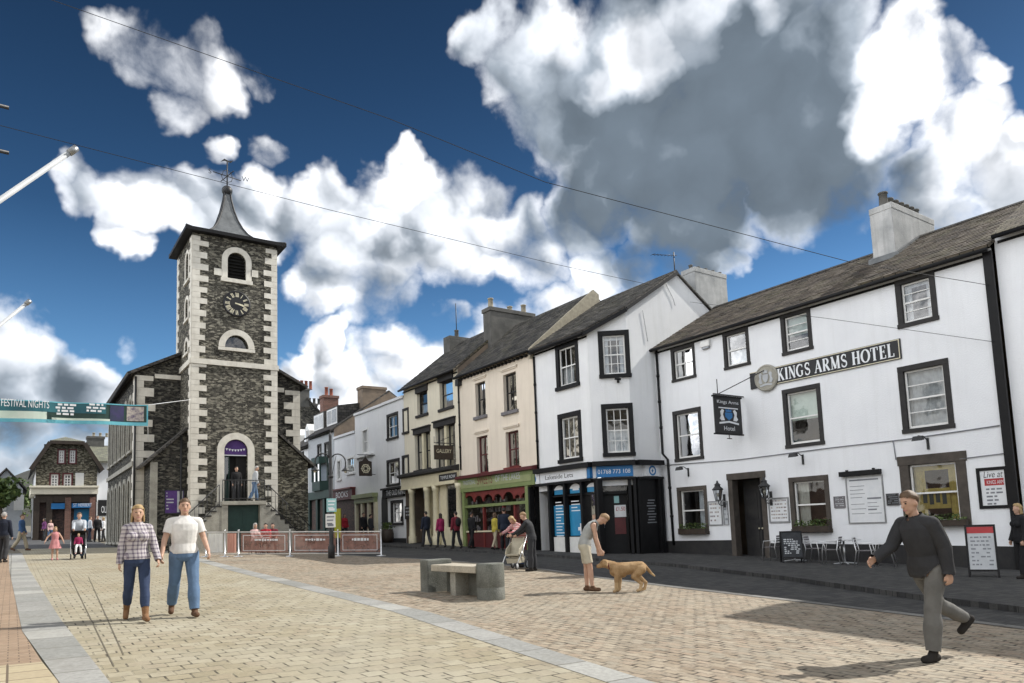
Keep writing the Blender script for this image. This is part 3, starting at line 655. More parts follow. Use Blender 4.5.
# ------------------------------------------------------------------ helpers for buildings
def gutter(parent, F, u0, u1, v, d=.22, mat='black_paint', dv=0.0):
    mb = MB(); n = 6
    pts = [F.p(u0, v + dv, d), F.p(u1, v, d)]
    mb.tube(pts, .065, 8)
    mb.fbox(F, min(u0, u1) + .02, max(u0, u1) - .02, v - .13, v - .055, .002, .03)
    return mb.build('gutter', mat, parent)
def downpipe(parent, pts, r=.045, mat='black_paint'):
    mb = MB(); mb.tube(pts, r, 8)
    for a, b in zip(pts, pts[1:]):
        a, b = Vector(a), Vector(b)
        if abs(a.z - b.z) > 1.5:
            k = int(abs(a.z - b.z) / 1.8) + 1
            for i in range(1, k + 1):
                c = a.lerp(b, i / (k + 1)); mb.lathe([(r * 1.35, -.05), (r * 1.35, .05)], c, 8)
    return mb.build('downpipe', mat, parent)
def stack(parent, x0, x1, y0, y1, z0, z1, mat, pots=(), pot_m='pot_buff', corbel=.05, name='chimney', potr=.11, poth=.3):
    mb = MB(); mb.box(x0, x1, y0, y1, z0, z1 - .22); mb.box(x0 - corbel, x1 + corbel, y0 - corbel, y1 + corbel, z1 - .22, z1)
    c = mb.build(name, mat, parent, bevel=.02)
    for (px, py, h) in pots:
        p = MB(); p.lathe([(potr * 1.1, 0), (potr, .06), (potr * .88, h - .06), (potr * 1.08, h - .05), (potr * 1.08, h), (potr * .75, h), (potr * .7, h - .1)], (px, py, z1 + .001), 12)
        p.build('chimney_pot', pot_m, c)
    return c
def floodlight(px, py, F, label, mirror=1):
    """little cranked sign lamp on the wall"""
    u, v = F.uv(px, py); b = F.p(u, v, 0)
    t = thing('wall_lamp', tuple(b), label, 'wall lamp', 'small sign lamps on brackets')
    m = MB(); m.fbox(F, u - .035, u + .035, v - .22, v + .12, .003, .03); m.build('back_plate', 'dark_iron', t)
    m = MB(); m.tube([F.p(u, v + .05, .03), F.p(u, v + .16, .25), F.p(u + .05, v + .17, .45)], .018, 6); m.build('arm', 'dark_iron', t)
    m = MB(); m.hexa([F.p(u - .10, v + .05, .40), F.p(u + .2, v + .05, .40), F.p(u + .2, v + .02, .56), F.p(u - .1, v + .02, .56), F.p(u - .07, v + .17, .42), F.p(u + .17, v + .17, .42), F.p(u + .17, v + .15, .52), F.p(u - .07, v + .15, .52)]); m.build('lamp_head', 'dark_iron', t)
    return t
def poster(name, F, r, label, cat, frame_m, face_m, d=.012, fw=.04, lines=0, ink='ink_grey', thick=.035, group=None, seed=1, colour=None):
    u0, u1, v0, v1 = srt(r)
    t = thing(name, tuple(F.p((u0 + u1) / 2, v0, 0)), label, cat, group)
    m = MB(); m.fbox(F, u0, u1, v0, v1, .003, d); m.build('backing', face_m, t)
    m = MB()
    for a in ((u0, u0 + fw, v0, v1), (u1 - fw, u1, v0, v1), (u0 + fw, u1 - fw, v0, v0 + fw), (u0 + fw, u1 - fw, v1 - fw, v1)): m.fbox(F, *a, .003, thick)
    m.build('frame', frame_m, t)
    if lines:
        rr = random.Random(seed); m = MB(); H_ = v1 - v0 - 2 * fw; W_ = u1 - u0 - 2 * fw
        for i in range(lines):
            y = v1 - fw - H_ * (i + .7) / (lines + .5); x = u0 + fw + W_ * .08
            while x < u1 - fw - W_ * .12:
                ww = W_ * rr.uniform(.05, .16); ww = min(ww, u1 - fw - W_ * .06 - x)
                if rr.random() < .82: m.fbox(F, x, x + ww, y, y + H_ / lines * .38, d, d + .002)
                x += ww + W_ * .03
        m.build('lettering', ink, t)
    return t

# ------------------------------------------------------------------ the white hotel on the right
XH = 22.0; F = FX(XH)
HY0, HY1, HE = 8.12, 20.88, 8.62
hotel = thing('hotel', tuple(ground(XH, 14)), 'long white hotel with black framed windows and brown slate roof', 'hotel')
holes = []
SPECS = [  # px: left, right, top, bottom, curtain, pane bars
    (671.5, 695.5, 345.5, 380.3, ('half', 'net_curtain'), (1, 0), .13),
    (723.5, 749.6, 329.8, 367.8, ('half', 'net_curtain'), (0, 0), .13),
    (781.2, 812, 310.5, 353, ('top', 'blind_green'), (0, 1), .14),
    (896.2, 937, 275, 325, ('pair', 'net_curtain'), (0, 1), .16),
    (674, 702.5, 408.8, 460.7, ('top', 'blind_cream'), (0, 0), .15),
    (784, 822.6, 386.1, 446.8, ('top', 'blind_green'), (0, 0), .15),
    (900, 952, 362, 431.3, ('full', 'net_curtain'), (0, 1), .16),
    (678.3, 708, 486.3, 534.4, ('left', 'net_curtain'), (0, 0), .15),
    (790.5, 830.5, 476, 532.7, ('right', 'blind_cream'), (0, 0), .16)]
for (xl, xr, yt, yb, cur, bars, sur) in SPECS:
    r = F.rect(xl, xr, yt, yb)
    holes.append(window(hotel, F, r, sur=sur, sur_m='dark_stone' if yt < 470 else 'brown_stone', curtain=cur, bars=bars, sill=.02, fw=.055))
# big stone framed window by the right end
rb = srt(F.rect(901.5, 968.6, 453.4, 526)); sw = .27
m = MB(); u0, u1, v0, v1 = rb
m.fbox(F, u0, u0 + sw, v0, v1 - .28, -.14, .03); m.fbox(F, u1 - sw, u1, v0, v1 - .28, -.14, .03); m.fbox(F, u0 - .04, u1 + .04, v1 - .28, v1, -.14, .04); m.fbox(F, u0 + sw, u1 - sw, v0, v0 + .1, -.14, .07)
wb_ = m.build('window', 'brown_stone', hotel, bevel=.01)
sash(wb_, F, (u0 + sw, u1 - sw, v0 + .1, v1 - .28), bars=(0, 0), curtain=('pair', 'curtain_yellow'))
pr = srt(F.rect(923, 947, 488, 508.5)); m = MB(); m.fbox(F, pr[0], pr[1], pr[2], pr[3], -.22, -.21); m.build('window_poster', 'curtain_yellow', wb_)
m = MB()
for i in range(4): m.fbox(F, pr[0] + .1 + .18 * i, pr[0] + .22 + .18 * i, pr[2] + .12 + .05 * (i % 2), pr[3] - .1, -.209, -.205)
m.build('window_figure', 'green_paint', wb_)
holes.append((u0 + .01, u1 - .01, v0 + .01, v1 - .01))
# door
rd = srt(F.rect(730, 767.5, 472, 552)); u0, u1, v0, v1 = rd; v0 = gz(XH, (u0 + u1) / 2) + .1
m = MB(); m.fbox(F, u0, u0 + .2, v0 - .2, v1 - .24, -.3, .03); m.fbox(F, u1 - .2, u1, v0 - .2, v1 - .24, -.3, .03); m.fbox(F, u0 - .03, u1 + .03, v1 - .24, v1, -.3, .045)
m.build('door_surround', 'brown_stone', hotel, bevel=.01)
m = MB(); um = u0 + .2 + (u1 - u0 - .4) * .42
m.fbox(F, u0 + .2, um - .01, v0 - .1, v1 - .24, -.62, -.56); 
for k in range(3): m.fbox(F, u0 + .3, um - .1, v0 + .2 + k * .72, v0 + .8 + k * .72, -.56, -.545)
d1_ = m.build('door', 'black_paint', hotel); m = MB(); m.ball(F.p(um - .07, v0 + 1.0, -.53), .035); m.build('handle', 'gilt', d1_)
m = MB(); m.fbox(F, um + .01, u1 - .2, v0 - .1, v1 - .24, -.66, -.60)
for k in range(2): m.fbox(F, um + .12, u1 - .3, v0 + .25 + k * 1.1, v0 + 1.2 + k * 1.1, -.60, -.585)
d2_ = m.build('door', 'plinth_black', hotel); m = MB(); m.ball(F.p(um + .09, v0 + 1.0, -.56), .035); m.build('handle', 'gilt', d2_)
m = MB(); m.fbox(F, u0 + .1, u1 - .1, v0 - .3, v0 - .02, -.7, .12); m.build('doorstep', 'brown_stone', hotel)
holes.append((u0 + .01, u1 - .01, v0 - .6, v1 - .01))
m = MB(); wall(m, F, HY0, HY1, -1.0, HE, holes); Yb = XH + 8.2
m.poly([(XH, HY1, -1), (Yb, HY1, -1), (Yb, HY1, HE), (26, HY1, 10.87), (XH, HY1, HE)]); m.poly([(Yb, HY0, -1), (Yb, HY1, -1), (Yb, HY1, HE), (Yb, HY0, HE)])
m.build('wall', 'bright_white_render', hotel)
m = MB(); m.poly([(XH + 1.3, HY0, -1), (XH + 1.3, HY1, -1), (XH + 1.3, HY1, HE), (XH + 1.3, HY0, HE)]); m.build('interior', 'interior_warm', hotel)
# black plinth follows the pavement
m = MB()
def plinth(m, F, X, a, b, h0, h1, d=.02):
    q = [(a, h0), (b, h1)]
    m.hexa([F.p(a, -1, .002), F.p(b, -1, .002), F.p(b, -1, d), F.p(a, -1, d), F.p(a, h0, .002), F.p(b, h1, .002), F.p(b, h1, d), F.p(a, h0, d)])
plinth(m, F, XH, HY0, u0 - .0, F.uv(1002, 546.5)[1], F.uv(770, 543)[1]); plinth(m, F, XH, u1, HY1, F.uv(730, 540)[1], F.uv(664, 541)[1])
m.build('plinth', 'plinth_black', hotel)
def roof_slope(name, parent, pts, mat, t=.07, ridge=None):
    a, b, c = (Vector(p) for p in pts[:3]); n = (b - a).cross(c - a).normalized(); n = n if n.z > 0 else -n
    m = MB(); m.prism(pts, n * t); return m.build(name, mat, parent)
XR, ZR = 26.0, 10.87; sl_ = (ZR - HE) / (XR - XH)
YC = 11.8
rf = roof_slope('roof', hotel, [(XH - .22, HY1, HE - .22 * sl_ + .02), (XH - .22, YC, HE - .22 * sl_ + .02), (XR, YC, ZR + .02), (XR, HY1, ZR + .02)], 'roof_slate')
rf2 = roof_slope('roof', hotel, [(XH - .24, YC, HE - .24 * sl_ + .09), (XH - .24, HY0 - .05, HE - .24 * sl_ + .09), (XR, HY0 - .05, ZR + .09), (XR, YC, ZR + .09)], 'roof_slate')
o1 = .095
slates(rf, [(XH - .22, YC, HE - .22 * sl_ + o1), (XH - .22, HY1 + .02, HE - .22 * sl_ + o1), (XR, HY1 + .02, ZR + o1), (XR, YC, ZR + o1)], 'slates_brown', seed=4)
slates(rf2, [(XH - .24, HY0 - .05, HE - .24 * sl_ + o1 + .07), (XH - .24, YC, HE - .24 * sl_ + o1 + .07), (XR, YC, ZR + o1 + .07), (XR, HY0 - .05, ZR + o1 + .07)], 'slates_brown', seed=5)
m = MB(); m.prism([(XR, HY0, ZR), (XR, HY1, ZR), (Yb + .2, HY1, HE - .1), (Yb + .2, HY0, HE - .1)], (0, 0, .07)); m.build('rear_roof', 'roof_slate', hotel)
m = MB(); y = HY0
while y < HY1 - .05:
    y2 = min(y + .46, HY1); dz = .17 if y < YC else .10
    m.prism([(XR - .13, y + .004, ZR - .03 + dz), (XR, y + .004, ZR + .07 + dz), (XR + .13, y + .004, ZR - .03 + dz), (XR + .10, y + .004, ZR - .05 + dz), (XR, y + .004, ZR + .03 + dz), (XR - .10, y + .004, ZR - .05 + dz)], (0, y2 - y - .008, 0)); y = y2
m.build('ridge', 'roof_slate_dark', hotel)
gutter(hotel, F, HY0, HY1, HE - .10, .27)
ck = stack(hotel, 24.4, 27.4, 11.84, 12.62, 9.3, 12.02, 'chimney_render', [(24.62 + .36 * i, 12.2, .36 if i else .5) for i in range(7)], 'dark_chimney_render', corbel=.01, potr=.15)
m = MB(); m.prism([(24.3, 11.7, 10.03), (24.3, 12.75, 10.03), (24.3, 12.75, 10.2), (24.3, 11.7, 10.2)], (1.6, 0, .85)); m.build('chimney_flashing', 'lead', hotel)
downpipe(hotel, [(21.93, 20.72, HE - .1), (21.95, 20.72, F.uv(661, 454)[1]), (21.94, 20.45, F.uv(665.2, 460)[1]), (21.94, 20.4, .45)], .05)
m = MB(); m.fbox(F, HY0 - .02, HY0 + .2, -.6, HE - .1, .002, .09); m.build('corner_board', 'black_paint', hotel)
# thin service cable along the front
m = MB(); pts = [F.p(*F.uv(665.8, 465.3), .03), F.p(*F.uv(740, 459.6), .03), F.p(*F.uv(833, 447.6), .03), F.p(*F.uv(905, 439.5), .03), F.p(*F.uv(1000, 425.5), .03)]; m.tube(pts, .016, 5)
m.tube([F.p(*F.uv(893.5, 441), .03), F.p(*F.uv(896.5, 460), .03)], .014, 5); m.tube([F.p(*F.uv(960, 459), .03), F.p(*F.uv(1012, 452.5), .03)], .014, 5); m.build('service_cable', 'ink_grey', hotel)
al = thing('alarm_box', tuple(F.p(*F.uv(706.5, 346), 0)), 'small white alarm box under the hotel eaves', 'alarm box')
u, v = F.uv(706.5, 344.5); m = MB(); m.fbox(F, u - .22, u + .22, v - .1, v + .14, .003, .13); m.build('case', 'white_paint', al, bevel=.02); m = MB(); m.fbox(F, u - .17, u + .17, v - .17, v - .1, .01, .1); m.build('lens', 'grey_metal', al)

# name board
nb = thing('hotel_name_board', tuple(F.p(*F.uv(840, 365), 0)), 'long black board reading KINGS ARMS HOTEL with round crest', 'sign')
ua, va = F.uv(776.6, 376.2, .05); ub, vb = F.uv(900.5, 348.4, .05); uc, vc = F.uv(750.3, 385, .05)
hgt = .62; va = (F.uv(838, 355.2, .05)[1] + F.uv(838, 368.8, .05)[1]) / 2
m = MB(); m.fbox(F, ub, ua + .5, va - hgt / 2, va + hgt / 2, .004, .05); m.fbox(F, ua + .5, uc, va - .3, va + .3, .004, .045)
m.build('board', 'clock_black', nb)
m = MB(); a, b = ub + .03, uc - .02
for q in ((a, b, va + hgt / 2 - .035, va + hgt / 2 - .012), (a, ua, va - hgt / 2 + .012, va - hgt / 2 + .035), (a, a + .025, va - hgt / 2 + .035, va + hgt / 2 - .035)): m.fbox(F, *q, .05, .056)
m.build('border', 'gilt', nb)
Fm = Fr(F.O, -F.u, F.n)     # reads left to right
serif_text('KINGS ARMS HOTEL', Fm, -(ua - .03), -(ub + .16), va - .21, .42, .058, nb, 'white_sign')
cu_, cv_ = F.uv(766.2, 377.9, .08)
m = MB(); m.lathe([(.48, 0), (.48, .05), (.44, .075), (.42, .075), (.41, .06), (.0, .06)], F.p(cu_, cv_, .05), 32, axis=F.n, smooth=False)
crest = m.build('crest', 'concrete_stone', nb)
m = MB()   # shield with supporters, in relief
def rel(pts, h=.03): m.prism([F.p(cu_ - a, cv_ + b, .105) for a, b in pts], F.n * h)
rel([(-.11, .12), (.11, .12), (.11, -.03), (.06, -.13), (0, -.18), (-.06, -.13), (-.11, -.03)])
for s in (-1, 1):
    rel([(s * .15, -.18), (s * .19, .0), (s * .14, .15), (s * .2, .2), (s * .27, .14), (s * .25, .0), (s * .3, -.1), (s * .24, -.2)], .022)
rel([(-.09, .16), (-.1, .28), (-.05, .22), (0, .30), (.05, .22), (.1, .28), (.09, .16)], .028)
rel([(-.26, -.24), (0, -.2), (.26, -.24), (.24, -.3), (0, -.27), (-.24, -.3)], .02)
m.build('crest_relief', 'poster_grey', crest)

# projecting pictorial sign
rr_ = ray(742, 415); Ys = (XH - .15) * rr_.y / rr_.x; FS = FY(Ys)
ps = thing('hanging_sign', tuple(FS.p(FS.uv(728, 397)[0], FS.uv(728, 434)[1], 0)), 'black projecting sign with blue and white arms on hotel front', 'hanging sign')
su0, su1, sv0, sv1 = srt(FS.rect(714.5, 741, 398, 433.5)); 
m = MB(); m.box(su0, su1, Ys - .03, Ys + .03, sv0, sv1); m.build('board', 'clock_black', ps, bevel=.01)
m = MB(); m.box(su0 - .05, su1 + .05, Ys - .05, Ys + .05, sv1 + .002, sv1 + .06); m.build('frame', 'black_paint', ps); m = MB(); m.box(su0 - .05, su1 + .04, Ys - .05, Ys + .05, sv0 - .05, sv0 - .002); m.build('frame', 'black_paint', ps)
m = MB(); m.bar((su0, Ys, sv1 + .1), (XH, Ys, sv1 + .1), .04, .04); m.tube([(su0 + .25, Ys, sv1 + .1), (XH, Ys - 1.15, sv1 + .95)], .016, 6); m.tube([(su0 + .25, Ys, sv1 + .1), (su0 + .25, Ys, sv1 + .65)], .016, 6)
m.tube([((su0 + su1) / 2, Ys, sv0 - .05), ((su0 + su1) / 2, Ys, sv0 - .2)], .015, 6); m.bar(((su0 + su1) / 2 - .12, Ys, sv0 - .18), ((su0 + su1) / 2 + .12, Ys, sv0 - .18), .03, .03); m.build('bracket', 'dark_iron', ps)
W_ = su1 - su0; H_ = sv1 - sv0
text_mesh('Kings Arms', FS, su0 + W_ * .1, sv1 - H_ * .2, H_ * .12, .034, ps, 'white_sign', width=W_ * .8); text_mesh('Hotel', FS, su0 + W_ * .3, sv0 + H_ * .08, H_ * .12, .034, ps, 'white_sign', width=W_ * .4)
mid = (su0 + su1) / 2; cz = sv0 + H_ * .52
def sgn(pts, sc=1): 
    m.prism([(mid + a * W_, Ys - .031, cz + b * H_) for a, b in pts], (0, -.012, 0))
m = MB(); sgn([(-.36, .2), (.36, .2), (.36, .17), (-.36, .17)]); sgn([(-.36, -.22), (0, -.17), (.36, -.22), (.36, -.27), (0, -.22), (-.36, -.27)])
for s in (-1, 1): sgn([(s * .16, -.16), (s * .22, .0), (s * .17, .12), (s * .24, .15), (s * .31, .08), (s * .29, -.04), (s * .34, -.12), (s * .28, -.17)])
m.build('supporters', 'white_sign', ps)
m = MB(); sgn([(-.13, .06), (.13, .06), (.13, -.06), (0, -.16), (-.13, -.06)]); sgn([(-.1, .08), (-.11, .16), (-.04, .12), (0, .165), (.04, .12), (.11, .16), (.1, .08)]); m.build('shield', 'blue_sign', ps)

for (px_, py_, lb) in ((688.5, 466, 'small iron wall lamp above leftmost ground floor hotel window'), (803, 453, 'small iron wall lamp above hotel window between door and menu board'), (928, 437, 'small iron wall lamp above yellow curtained hotel window')):
    floodlight(px_, py_ + 5, F, lb)

# lanterns by the door
def lantern(px, py, label):
    u, v = F.uv(px, py, .35); b = F.p(u, v, 0)
    t = thing('lantern', tuple(b), label, 'lantern', 'lanterns either side of the hotel door')
    c = F.p(u, v, .36)
    m = MB(); m.fbox(F, u - .05, u + .05, v - .55, v - .05, .003, .03); m.tube([F.p(u, v - .45, .03), F.p(u, v - .47, .2), F.p(u, v - .42, .34), F.p(u, v - .3, .36)], .017, 6); m.tube([F.p(u, v - .2, .03), F.p(u, v - .33, .2), F.p(u, v - .42, .3)], .012, 6); m.build('bracket', 'dark_iron', t)
    m = MB(); hx = lambda r, z: [c + Vector((r * math.cos(math.pi / 3 * i), r * math.sin(math.pi / 3 * i), z)) for i in range(6)]
    for i in range(6):
        a0, a1 = hx(.10, -.26), hx(.17, .12); m.tube([a0[i], a1[i]], .011, 5)
    m.lathe([(.11, -.29), (.11, -.25), (.05, -.25), (.05, -.29)], c, 6, smooth=False); m.build('frame', 'dark_iron', t)
    m = MB(); a0, a1 = hx(.095, -.25), hx(.163, .12)
    for i in range(6): m.poly([a0[i], a0[(i + 1) % 6], a1[(i + 1) % 6], a1[i]])
    m.build('pane', 'shop_glass', t)
    m = MB(); m.lathe([(.20, .11), (.21, .14), (.11, .24), (.1, .30), (.13, .31), (.05, .37), (.03, .45), (.0, .47)], c, 6, smooth=False); m.build('cap', 'dark_iron', t)
    m = MB(); m.ball(c + Vector((0, 0, -.07)), .05, sc=(1, 1, 1.5)); m.build('bulb', 'lamp_glass', t)
lantern(718, 493, 'black iron lantern left of the hotel door'); lantern(764.5, 490, 'black iron lantern right of the hotel door')

poster('notice_board', F, F.rect(708.5, 722.5, 501, 525.5), 'glazed menu frame left of hotel door with pale photographs', 'notice board', 'grey_metal', 'poster_white', lines=5, ink='stock_bright', seed=2)
poster('notice_board', F, F.rect(723.6, 728.6, 501, 525), 'narrow notice board squeezed against left door jamb of hotel', 'notice board', 'grey_metal', 'poster_grey', lines=4, seed=3, fw=.025)
nf_ = poster('notice_board', F, F.rect(769, 789.5, 497.5, 522.8), 'notice frame full of colourful pictures right of hotel door', 'notice board', 'grey_metal', 'poster_white', lines=6, ink='stock_bright', seed=4, fw=.05)
poster('plaque', F, F.rect(834.3, 845.3, 496.3, 508), 'small grey slate plaque left of hotel menu board', 'plaque', 'slate_lilac', 'slate_lilac', lines=5, seed=5, fw=.015, ink='poster_grey')
poster('plaque', F, F.rect(886.7, 899.4, 493.3, 505.5), 'small dark plaque between menu board and curtained window', 'plaque', 'slate_lilac', 'dark_stone', lines=5, seed=6, fw=.015, ink='ink_grey')
mbd = poster('menu_board', F, F.rect(847.3, 884.7, 475.5, 523.3), 'large white menu board under a black lamp hood on hotel', 'menu board', 'grey_metal', 'poster_white', lines=0, fw=.035)
u0, u1, v0, v1 = srt(F.rect(841, 882, 470.5, 475.5)); m = MB(); m.fbox(F, u0, u1, v0, v1, .004, .16); m.fbox(F, u0 + .2, u0 + .26, v1, v1 + .05, .004, .1); m.fbox(F, u1 - .26, u1 - .2, v1, v1 + .05, .004, .1); m.build('lamp_hood', 'black_paint', mbd, bevel=.015)
u0, u1, v0, v1 = srt(F.rect(847.3, 884.7, 475.5, 523.3)); m = MB()
for (a, b, y, h) in ((.1, .88, .9, .03), (.1, .5, .78, .012), (.1, .46, .7, .012), (.1, .5, .62, .012), (.1, .42, .54, .012), (.1, .47, .4, .012), (.1, .5, .3, .012), (.55, .92, .5, .035), (.55, .8, .42, .012), (.55, .85, .34, .012), (.55, .78, .27, .03), (.55, .9, .2, .012), (.1, .45, .2, .012)):
    m.fbox(F, u1 - (u1 - u0) * b, u1 - (u1 - u0) * a, v0 + (v1 - v0) * y, v0 + (v1 - v0) * (y + h), .012, .014)
m.build('lettering', 'ink_grey', mbd)
lb_ = poster('event_board', F, F.rect(978, 1009.8, 467, 508.5), 'black framed white poster with Live at heading and red band', 'notice board', 'black_paint', 'poster_white', fw=.085)
u0, u1, v0, v1 = srt(F.rect(978, 1009.8, 467, 508.5)); W_, H_ = u1 - u0, v1 - v0
Fm = Fr(F.O, -F.u, F.n)
text_mesh('Live at', Fm, -(u1 - .17), v1 - .28, .17, .014, lb_, 'ink', width=W_ * .62, slant=.25)
m = MB(); m.fbox(F, u0 + .12, u1 - .18, v1 - .50, v1 - .31, .012, .0145); m.build('red_band', 'poster_red', lb_)
text_mesh('KINGS ARMS', Fm, -(u1 - .24), v1 - .46, .1, .0155, lb_, 'poster_white', width=W_ * .58)
m = MB(); rr = random.Random(5)
for i in range(5):
    y = v1 - .62 - .1 * i; x = u1 - .2
    for k in range(rr.randint(2, 6)):
        ww = rr.uniform(.06, .16); m.fbox(F, max(x - ww, u0 + .12), x, y, y + .045, .012, .0142); x -= ww + .04
        if x < u0 + .3: break
m.build('fine_print', 'ink_grey', lb_)
# window boxes
def window_box(r, label, d=.04):
    u0, u1, v0, v1 = srt(r); t = thing('window_box', tuple(F.p((u0 + u1) / 2, v0, .1)), label, 'window box', 'planted window boxes of the hotel')
    m = MB(); m.fbox(F, u0, u1, v0, v0 + (v1 - v0) * .55, d, d + .2); m.build('trough', 'dark_timber', t, bevel=.008)
    m = MB(); rr = random.Random(int(u0 * 77))
    for i in range(240):
        c = F.p(rr.uniform(u0, u1), v0 + (v1 - v0) * (.5 + rr.random() ** 1.5 * .6), rr.uniform(d, d + .22)); n = Vector((rr.gauss(0, 1), rr.gauss(0, 1), rr.gauss(0, 1))).normalized(); a = n.orthogonal().normalized() * rr.uniform(.025, .05); b = n.cross(a) * .7
        m.poly([c - a, c - b, c + a, c + b], rr.choice((0, 0, 1)))
    m.build('foliage', ['leaf', 'leaf_light'], t)
window_box(F.rect(796, 832, 520.5, 532), 'planted window box below the hotel window left of menu board'); window_box(F.rect(682, 709, 524, 534), 'planted window box at leftmost ground floor hotel window'); window_box(F.rect(908, 970, 515, 526), 'planted window box below the yellow curtained window')

# ------------------------------------------------------------------ neighbour on the far right (only its first metres are in view)
nh = thing('white_house', tuple(ground(22.15, 2)), 'pale blue white house cut by the right picture edge', 'house')
F2 = FX(22.16)
YT0 = 5.15
m = MB(); wall(m, F2, YT0, HY0 - .03, -1.6, 9.0, []); m.poly([(22.16, HY0 - .03, -1.6), (31, HY0 - .03, -1.6), (31, HY0 - .03, 9), (26, HY0 - .03, 11.4), (22.16, HY0 - .03, 9.0)]); m.poly([(22.16, YT0, -1.6), (31, YT0, -1.6), (31, YT0, 9), (26, YT0, 11.4), (22.16, YT0, 9.0)]); m.poly([(31, HY0 - .03, -1.6), (31, YT0, -1.6), (31, YT0, 9), (31, HY0 - .03, 9)]); m.build('wall', 'bright_white_render', nh)
roof_slope('roof', nh, [(21.85, HY0 - .1, 8.85), (21.85, YT0, 8.85), (26, YT0, 11.32), (26, HY0 - .1, 11.32)], 'roof_slate')
m = MB(); m.prism([(26, YT0, 11.3), (26, HY0 - .1, 11.3), (31.2, HY0 - .1, 8.8), (31.2, YT0, 8.8)], (0, 0, .07)); m.build('rear_roof', 'roof_slate', nh)
gutter(nh, F2, YT0, HY0 - .1, 8.85, .3)

# taller neighbour beyond it, out of the frame; its shadow falls across the setts
th = thing('tall_house', tuple(ground(22.2, -4)), 'taller pale house beyond the right picture edge', 'house')
hs_ = []; F3 = FX(22.1)
for y in (-12, -8, -4, 0):
    for v in (1.2, 4.6, 8.2): hs_.append(window(th, F3, (y, y + 1.3, v, v + 2.0), sur=.14, bars=(1, 0)))
m = MB(); wall(m, F3, -16, YT0 - .02, -1.6, 11.7, hs_)
for y in (-16, YT0 - .02): m.poly([(22.1, y, -1.6), (32, y, -1.6), (32, y, 11.7), (27, y, 14.2), (22.1, y, 11.7)])
m.build('wall', 'cream_render', th); m = MB(); m.poly([(23.4, -16, -1.6), (23.4, YT0, -1.6), (23.4, YT0, 11.7), (23.4, -16, 11.7)]); m.build('interior', 'interior_dark', th)
roof_slope('roof', th, [(21.85, YT0, 11.6), (21.85, -16, 11.6), (27, -16, 14.22), (27, YT0, 14.22)], 'roof_slate'); m = MB(); m.prism([(27, -16, 14.2), (27, YT0, 14.2), (32.2, YT0, 11.6), (32.2, -16, 11.6)], (0, 0, .08)); m.build('rear_roof', 'roof_slate', th)
# ------------------------------------------------------------------ corner building with the blue and white shop
XF, YG = 19.2, 20.88
F = FX(XF); FG = FY(YG)
cb_ = thing('corner_house', tuple(ground(XF, 24)), 'white house with canted corner and black blue shopfront beside the hotel', 'house')
Yl, Yc = 25.62, 21.92; Xc = 20.43
FC = Fr((XF, Yc, 0), (Xc - XF, YG - Yc, 0), (-(Yc - YG), -(Xc - XF), 0)); LC = math.hypot(Xc - XF, YG - Yc)
hf, hc = [], []
hf.append(window(cb_, F, F.rect(556, 579, 342, 389), sur=.2, sur_m='black_paint', sill=.08, bars=(2, 0), curtain=('half', 'net_curtain')))
hf.append(window(cb_, F, F.rect(558.7, 582, 412, 462.5), sur=.2, sur_m='black_paint', sill=.08, bars=(2, 0), curtain=('pair', 'net_curtain')))
hc.append(window(cb_, FC, FC.rect(598.5, 630, 330.5, 378), sur=.19, sur_m='black_paint', sill=.08, bars=(2, 1), curtain=('pair', 'net_curtain')))
hc.append(window(cb_, FC, FC.rect(602, 634, 403.5, 456.5), sur=.19, sur_m='black_paint', sill=.08, bars=(2, 1), curtain=('half', 'net_curtain')))
EZ = 9.35; XRc, ZRc = 23.56, 12.2; sc_ = (ZRc - EZ) / (XRc - XF)
zt = lambda x: EZ + (x - XF) * sc_
m = MB(); wall(m, F, Yc, Yl, 2.9, EZ, hf); wall(m, FC, 0, LC, 2.9, EZ, hc)
m.poly([FC.p(0, EZ), FC.p(LC, EZ), FC.p(LC, zt(Xc))])
Xb = XRc + 4.3
m.poly([(Xc, YG, -.6), (Xb, YG, -.6), (Xb, YG, EZ), (XRc, YG, ZRc), (Xc, YG, zt(Xc))])
m.poly([(XF, Yl, -.6), (Xb, Yl, -.6), (Xb, Yl, EZ), (XRc, Yl, ZRc), (XF, Yl, EZ)]); m.poly([(Xb, YG, -.6), (Xb, Yl, -.6), (Xb, Yl, EZ), (Xb, YG, EZ)])
m.build('wall', 'white_render', cb_)
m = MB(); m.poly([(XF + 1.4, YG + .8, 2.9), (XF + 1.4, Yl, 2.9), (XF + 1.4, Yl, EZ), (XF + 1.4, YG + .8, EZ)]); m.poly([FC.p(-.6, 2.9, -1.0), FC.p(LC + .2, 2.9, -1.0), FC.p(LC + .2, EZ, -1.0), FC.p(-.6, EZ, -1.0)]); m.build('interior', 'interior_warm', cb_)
ov = .22
rq = roof_slope('roof', cb_, [(XF - ov, Yl, zt(XF - ov) + .02), (XF - ov, Yc - .1, zt(XF - ov) + .02), (Xc - .1, YG - .16, zt(Xc - .1) + .02), (XRc, YG - .16, ZRc + .02), (XRc, Yl, ZRc + .02)], 'roof_slate_dark', .09)
zz_ = .125; slates(rq, [(XF - ov, Yc - .1, zt(XF - ov) + zz_), (XF - ov, Yl, zt(XF - ov) + zz_), (XRc, Yl, ZRc + zz_), (XRc, YG - .16, ZRc + zz_), (Xc - .1, YG - .16, zt(Xc - .1) + zz_)], 'slates_grey', seed=6)
m = MB(); m.prism([(XRc, YG - .1, ZRc), (XRc, Yl, ZRc), (Xb + .2, Yl, EZ), (Xb + .2, YG - .1, EZ)], (0, 0, .08)); m.build('rear_roof', 'roof_slate_dark', cb_)
